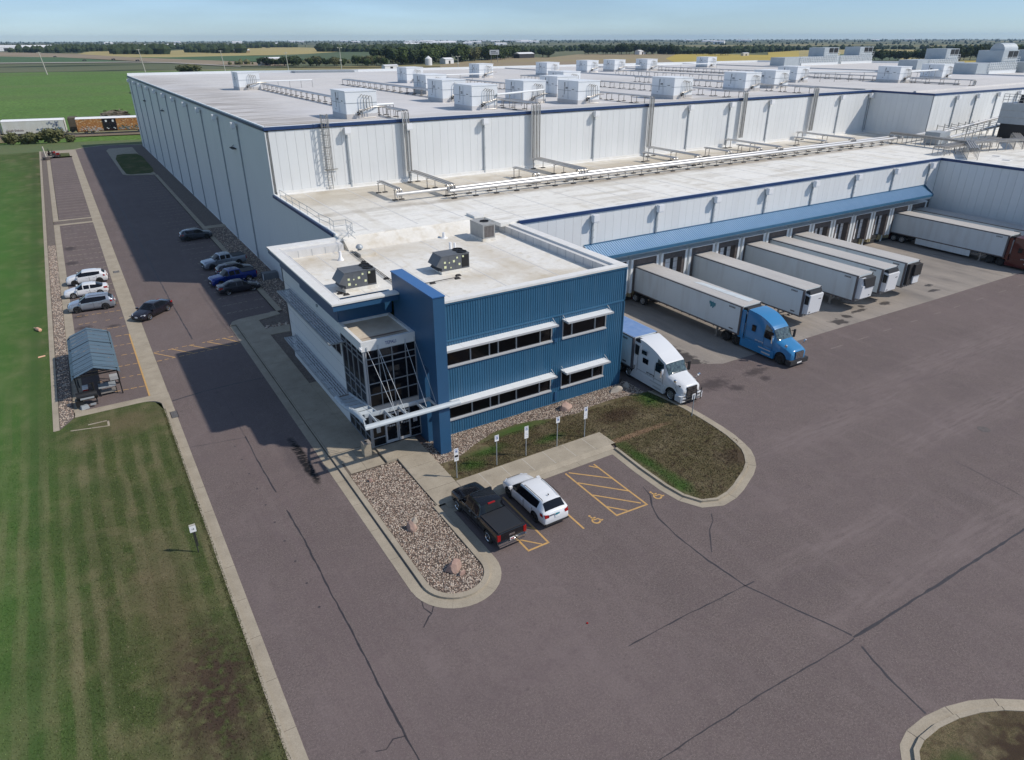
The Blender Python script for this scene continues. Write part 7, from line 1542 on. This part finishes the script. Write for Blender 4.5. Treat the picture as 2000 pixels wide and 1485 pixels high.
def belt(name, label, pts, width, h, n, mat, seed):
    rr = random.Random(seed); b = MB(); L = [0]
    for p, q in zip(pts, pts[1:]): L.append(L[-1]+math.dist(p,q))
    for _ in range(n):
        s = rr.random()*L[-1]; i = max(j for j in range(len(pts)-1) if L[j] <= s); t_ = (s-L[i])/(L[i+1]-L[i]); x = pts[i][0]+(pts[i+1][0]-pts[i][0])*t_+rr.uniform(-1,1)*width/2; y = pts[i][1]+(pts[i+1][1]-pts[i][1])*t_+rr.uniform(-1,1)*width/2
        hh = h*rr.uniform(.55,1.2); r = hh*rr.uniform(.4,.75); k = len(b.v); N_ = 6; b.v.append((x,y,hh-.5))
        for zz, rf in ((.82,.55),(.5,1.),(.1,.8),(-.05,.7)):
            for q in range(N_): aa = 2*pi*q/N_+zz*3; b.v.append((x+r*rf*cos(aa)*rr.uniform(.75,1.2), y+r*rf*sin(aa)*rr.uniform(.75,1.2), zz*hh-.5))
        for q in range(N_):
            q2 = (q+1)%N_; b.f.append((k,k+1+q,k+1+q2)); b.mi.append(0)
            for lv in range(3): o = k+1+lv*N_; b.f.append((o+q,o+N_+q,o+N_+q2,o+q2)); b.mi.append(0)
    return b.build(name, mat, None, kind='stuff', label=label, cat='trees')
belt('tree_belt','dark far tree belt above the left fields',[(-300,2750),(-90,2600),(60,2560),(180,2420)],120,16,240,'leaf_dark',1)
belt('tree_belt','dark tree belt above the golden field at left',[(60,2480),(100,2300),(300,2560),(500,2700),(640,2750)],110,15,420,'leaf_dark',2)
belt('tree_belt','rounded tree clump around the middle utility pole',[(150,1860),(215,1750)],60,18,60,'leaf_dark',3)
belt('tree_belt','small trees about the farmstead right of the clump',[(311,1940),(366,1789),(372,1795)],50,16,40,'leaf_dark',4)
belt('tree_belt','shrubs before the white sheds at far left',[(-40,2250),(80,2150)],60,14,46,'leaf_dark',5)
belt('tree_belt','dark wood left of the tall light pole on the horizon',[(723,3050),(800,2850)],90,16,90,'leaf_dark',6)
belt('tree_belt','long dark plantation behind the tall light pole',[(600,1830),(711,1720),(1020,1960)],60,15,330,'leaf_dark',7)
belt('tree_belt','tree belt left end of the plantation',[(596,1850),(604,1800)],25,18,16,'leaf_dark',8)
belt('tree_belt','mid distance woods above the brown field',[(760,1250),(900,1500),(1200,1600),(1300,1400)],150,12,300,'leaf_dark',9)
belt('tree_belt','far woods above the yellow fields',[(1200,1250),(1500,1300),(1900,1200),(2400,900)],120,10,240,'leaf_dark',10)
belt('tree_belt','dark wood above the long low barn',[(1010,1070),(1200,1090),(1442,1180)],60,12,170,'leaf_dark',11)
belt('tree_belt','thin scrub along the field drain at left',[(200,965),(330,905),(430,860)],30,6,70,'leaf_olive',12)
rr = random.Random(5)
for i in range(9):
    D = [3300,3900,4500,5200,6000,7000,8200,9400,10600][i]; pts = [(D*math.tan(rad(a)), D) for a in (-12,5,20,36,52,66)]; pts = [(D*sin(rad(a)), D*cos(rad(a))) for a in (-10,5,20,35,50,65,72)]
    belt('tree_belt','hazy blue tree line on the plain, %s band counted from near to far'%('first','second','third','fourth','fifth','sixth','seventh','eighth','ninth')[i],pts,D*.09,8+i*.5,(70,90,120,150,190,230,280,320,360)[i],'leaf_dark',20+i)
M('shed_white',(.72,.72,.72),.6)
def shed(x, y, L, w, h, rz, label, mat='shed_white', cat='shed', roof='shed_white'):
    t = thing('shed', label, cat, (x, y, -.3), rz); b = MB(); b.box(-L/2,L/2,-w/2,w/2,0,h); b.build('wall',mat,t)
    b = MB(); b.add([(-L/2-.3,-w/2-.4,h),(L/2+.3,-w/2-.4,h),(L/2+.3,0,h+w*.18),(-L/2-.3,0,h+w*.18),(-L/2-.3,w/2+.4,h),(L/2+.3,w/2+.4,h)],[(0,1,2,3),(3,2,5,4),(0,3,4),(1,5,2)]); b.build('roof',roof,t)
    b = MB(); b.box(-L*.1,L*.1,-w/2-.05,-w/2,0,h*.7); b.build('door','dark',t)
shed(-70,2500,55,20,11,.1,'white industrial sheds at the far left edge'); shed(15,2480,95,26,10,.1,'long white warehouse beyond the left fields'); shed(88,2540,45,20,9,.1,'white building right of the long far warehouse')
shed(352,1860,20,12,6,.2,'small pale farmhouse in the trees left of the third pole',cat='farmhouse'); shed(392,1790,34,10,5,.2,'low farm shed by the round tree near the third pole','field_brown','farm shed')
shed(255,1000,22,9,5,.3,'white farm roof in the scrub left of the light pole'); shed(222,905,14,7,3.5,.3,'pale lean-to in the green strip left of the light pole','joint_light')
shed(672,1760,16,12,7,.2,'white barn before the dark plantation',cat='barn'); shed(300,720,16,6,3,.2,'white trailer hut near the roof edge between two roof units',cat='hut')
shed(640,1000,36,12,6,.3,'dark walled cattle shed with white roof','dark','cattle shed'); shed(950,1085,22,10,6,.3,'white farm buildings at the edge of the long wood'); shed(1013,893,18,5,4,.2,'long low barn at the right tip of the wood','joint_light','barn')
shed(420,830,14,10,5,.3,'white house among the windbreak trees',cat='house')
t = thing('grain_tank','small white grain tank with conical top before the windbreak','tank',(378,793,-.3)); b = MB(); b.lathe([(4,0),(4,7),(.4,9.6),(0,9.8)],16,'z'); b.build('tank_body','shed_white',t,30)
t = thing('billboard','white billboard on posts beyond the roof','billboard',(490,835,-.3),-.5); b = MB(); b.box(-6,6,-.2,.2,9,14.5); b.build('panel','shed_white',t); b = MB(); b.bar((-4,0,0),(-4,0,9),.5); b.bar((4,0,0),(4,0,9),.5); b.build('post','steel',t); b = MB(); b.box(-4.5,4.5,-.25,-.2,10.5,11.2); b.box(-4.5,2,-.25,-.2,12.2,12.9); b.build('printed_lines','dark',t)
for i in range(46):
    D = rr.uniform(3200,8200); a = rad(rr.choice([rr.uniform(-5,67), rr.uniform(24,34)])); shed(D*sin(a), D*cos(a), rr.uniform(40,130), 22, rr.uniform(6,11), rr.uniform(-.3,.3)-a, 'distant pale building on the hazy plain below the horizon'); 
for o in [o for o in bpy.data.objects if o.get('label') == 'distant pale building on the hazy plain below the horizon']: o['group'] = 'distant buildings on the plain'
def pole(x, y, h, label, kind='utility', lean=0.):
    t = thing('utility_pole' if kind == 'utility' else 'light_pole', label, 'pole', (x, y, -.3)); b = MB(); b.tube([(0,0,0),(-lean,0,h)],[.42,.28],8); b.build('pole','joint_light',t)
    b = MB(); 
    if kind == 'utility': b.bar((-lean-1.8,0,h-.6),(-lean+1.8,0,h-.6),.35,.35)
    else: b.bar((-1.9,0,h),(1.9,0,h),.3); b.box(-2.3,-1.2,-.6,.6,h-.1,h+.6); b.box(1.2,2.3,-.6,.6,h-.1,h+.6); b.box(-1,1,-.5,.5,h*.42,h*.42+1.2)
    b.build('crossarm','joint_light',t)
pole(3.2,777,18,'white utility pole furthest left in the green field',lean=2.); pole(81.9,784,19.5,'white utility pole second from left',lean=2.); pole(149.5,765,18,'white utility pole third from left',lean=1.5); pole(196.5,716,16.5,'thin utility pole before the farm belt',lean=.6)
pole(249.6,721,19.5,'tall floodlight pole beyond the roof behind the second far unit','light'); pole(348.8,665,11.5,'short light pole right of the white tank','light')
for i, (x, y) in enumerate(((95,1290),(55,1250),(118,1195),(25,1560))): t = thing('car_far','dark vehicle on the pale road across the fields, number %s from the right'%('one','two','three','four')[i],'vehicle',(x,y,-.2),.3); b = MB(); b.hexa([(-2.6,-1,.5),(2.6,-1,.5),(2.6,1,.5),(-2.6,1,.5),(-2.4,-.9,1.5),(1.2,-.9,2.),(1.2,.9,2.),(-2.4,.9,1.5)]); b.build('body','dark',t); b = MB(); [b.lathe([(0,-1.1),(.5,-1.1),(.5,1.1),(0,1.1)],8,'y',(q,0,.5)) for q in (-1.7,1.7)]; b.build('wheel','tyre',t)
# ---------------------------------------------------------------- haze
if HAZE:
    b = MB(); b.box(-13000,13000,-13000,13000,-2,75); o = b.build('haze','asphalt',None,kind='stuff'); o['label'] = 'thin blue summer haze over the plain'
    hm = bpy.data.materials.new('haze'); hm.use_nodes = True; n = hm.node_tree.nodes; n.clear(); pv = n.new('ShaderNodeVolumePrincipled'); pv.inputs['Color'].default_value = (.50,.72,1,1); pv.inputs['Density'].default_value = HAZE; pv.inputs['Anisotropy'].default_value = .2
    oo = n.new('ShaderNodeOutputMaterial'); hm.node_tree.links.new(pv.outputs[0], oo.inputs['Volume']); o.data.materials[0] = hm
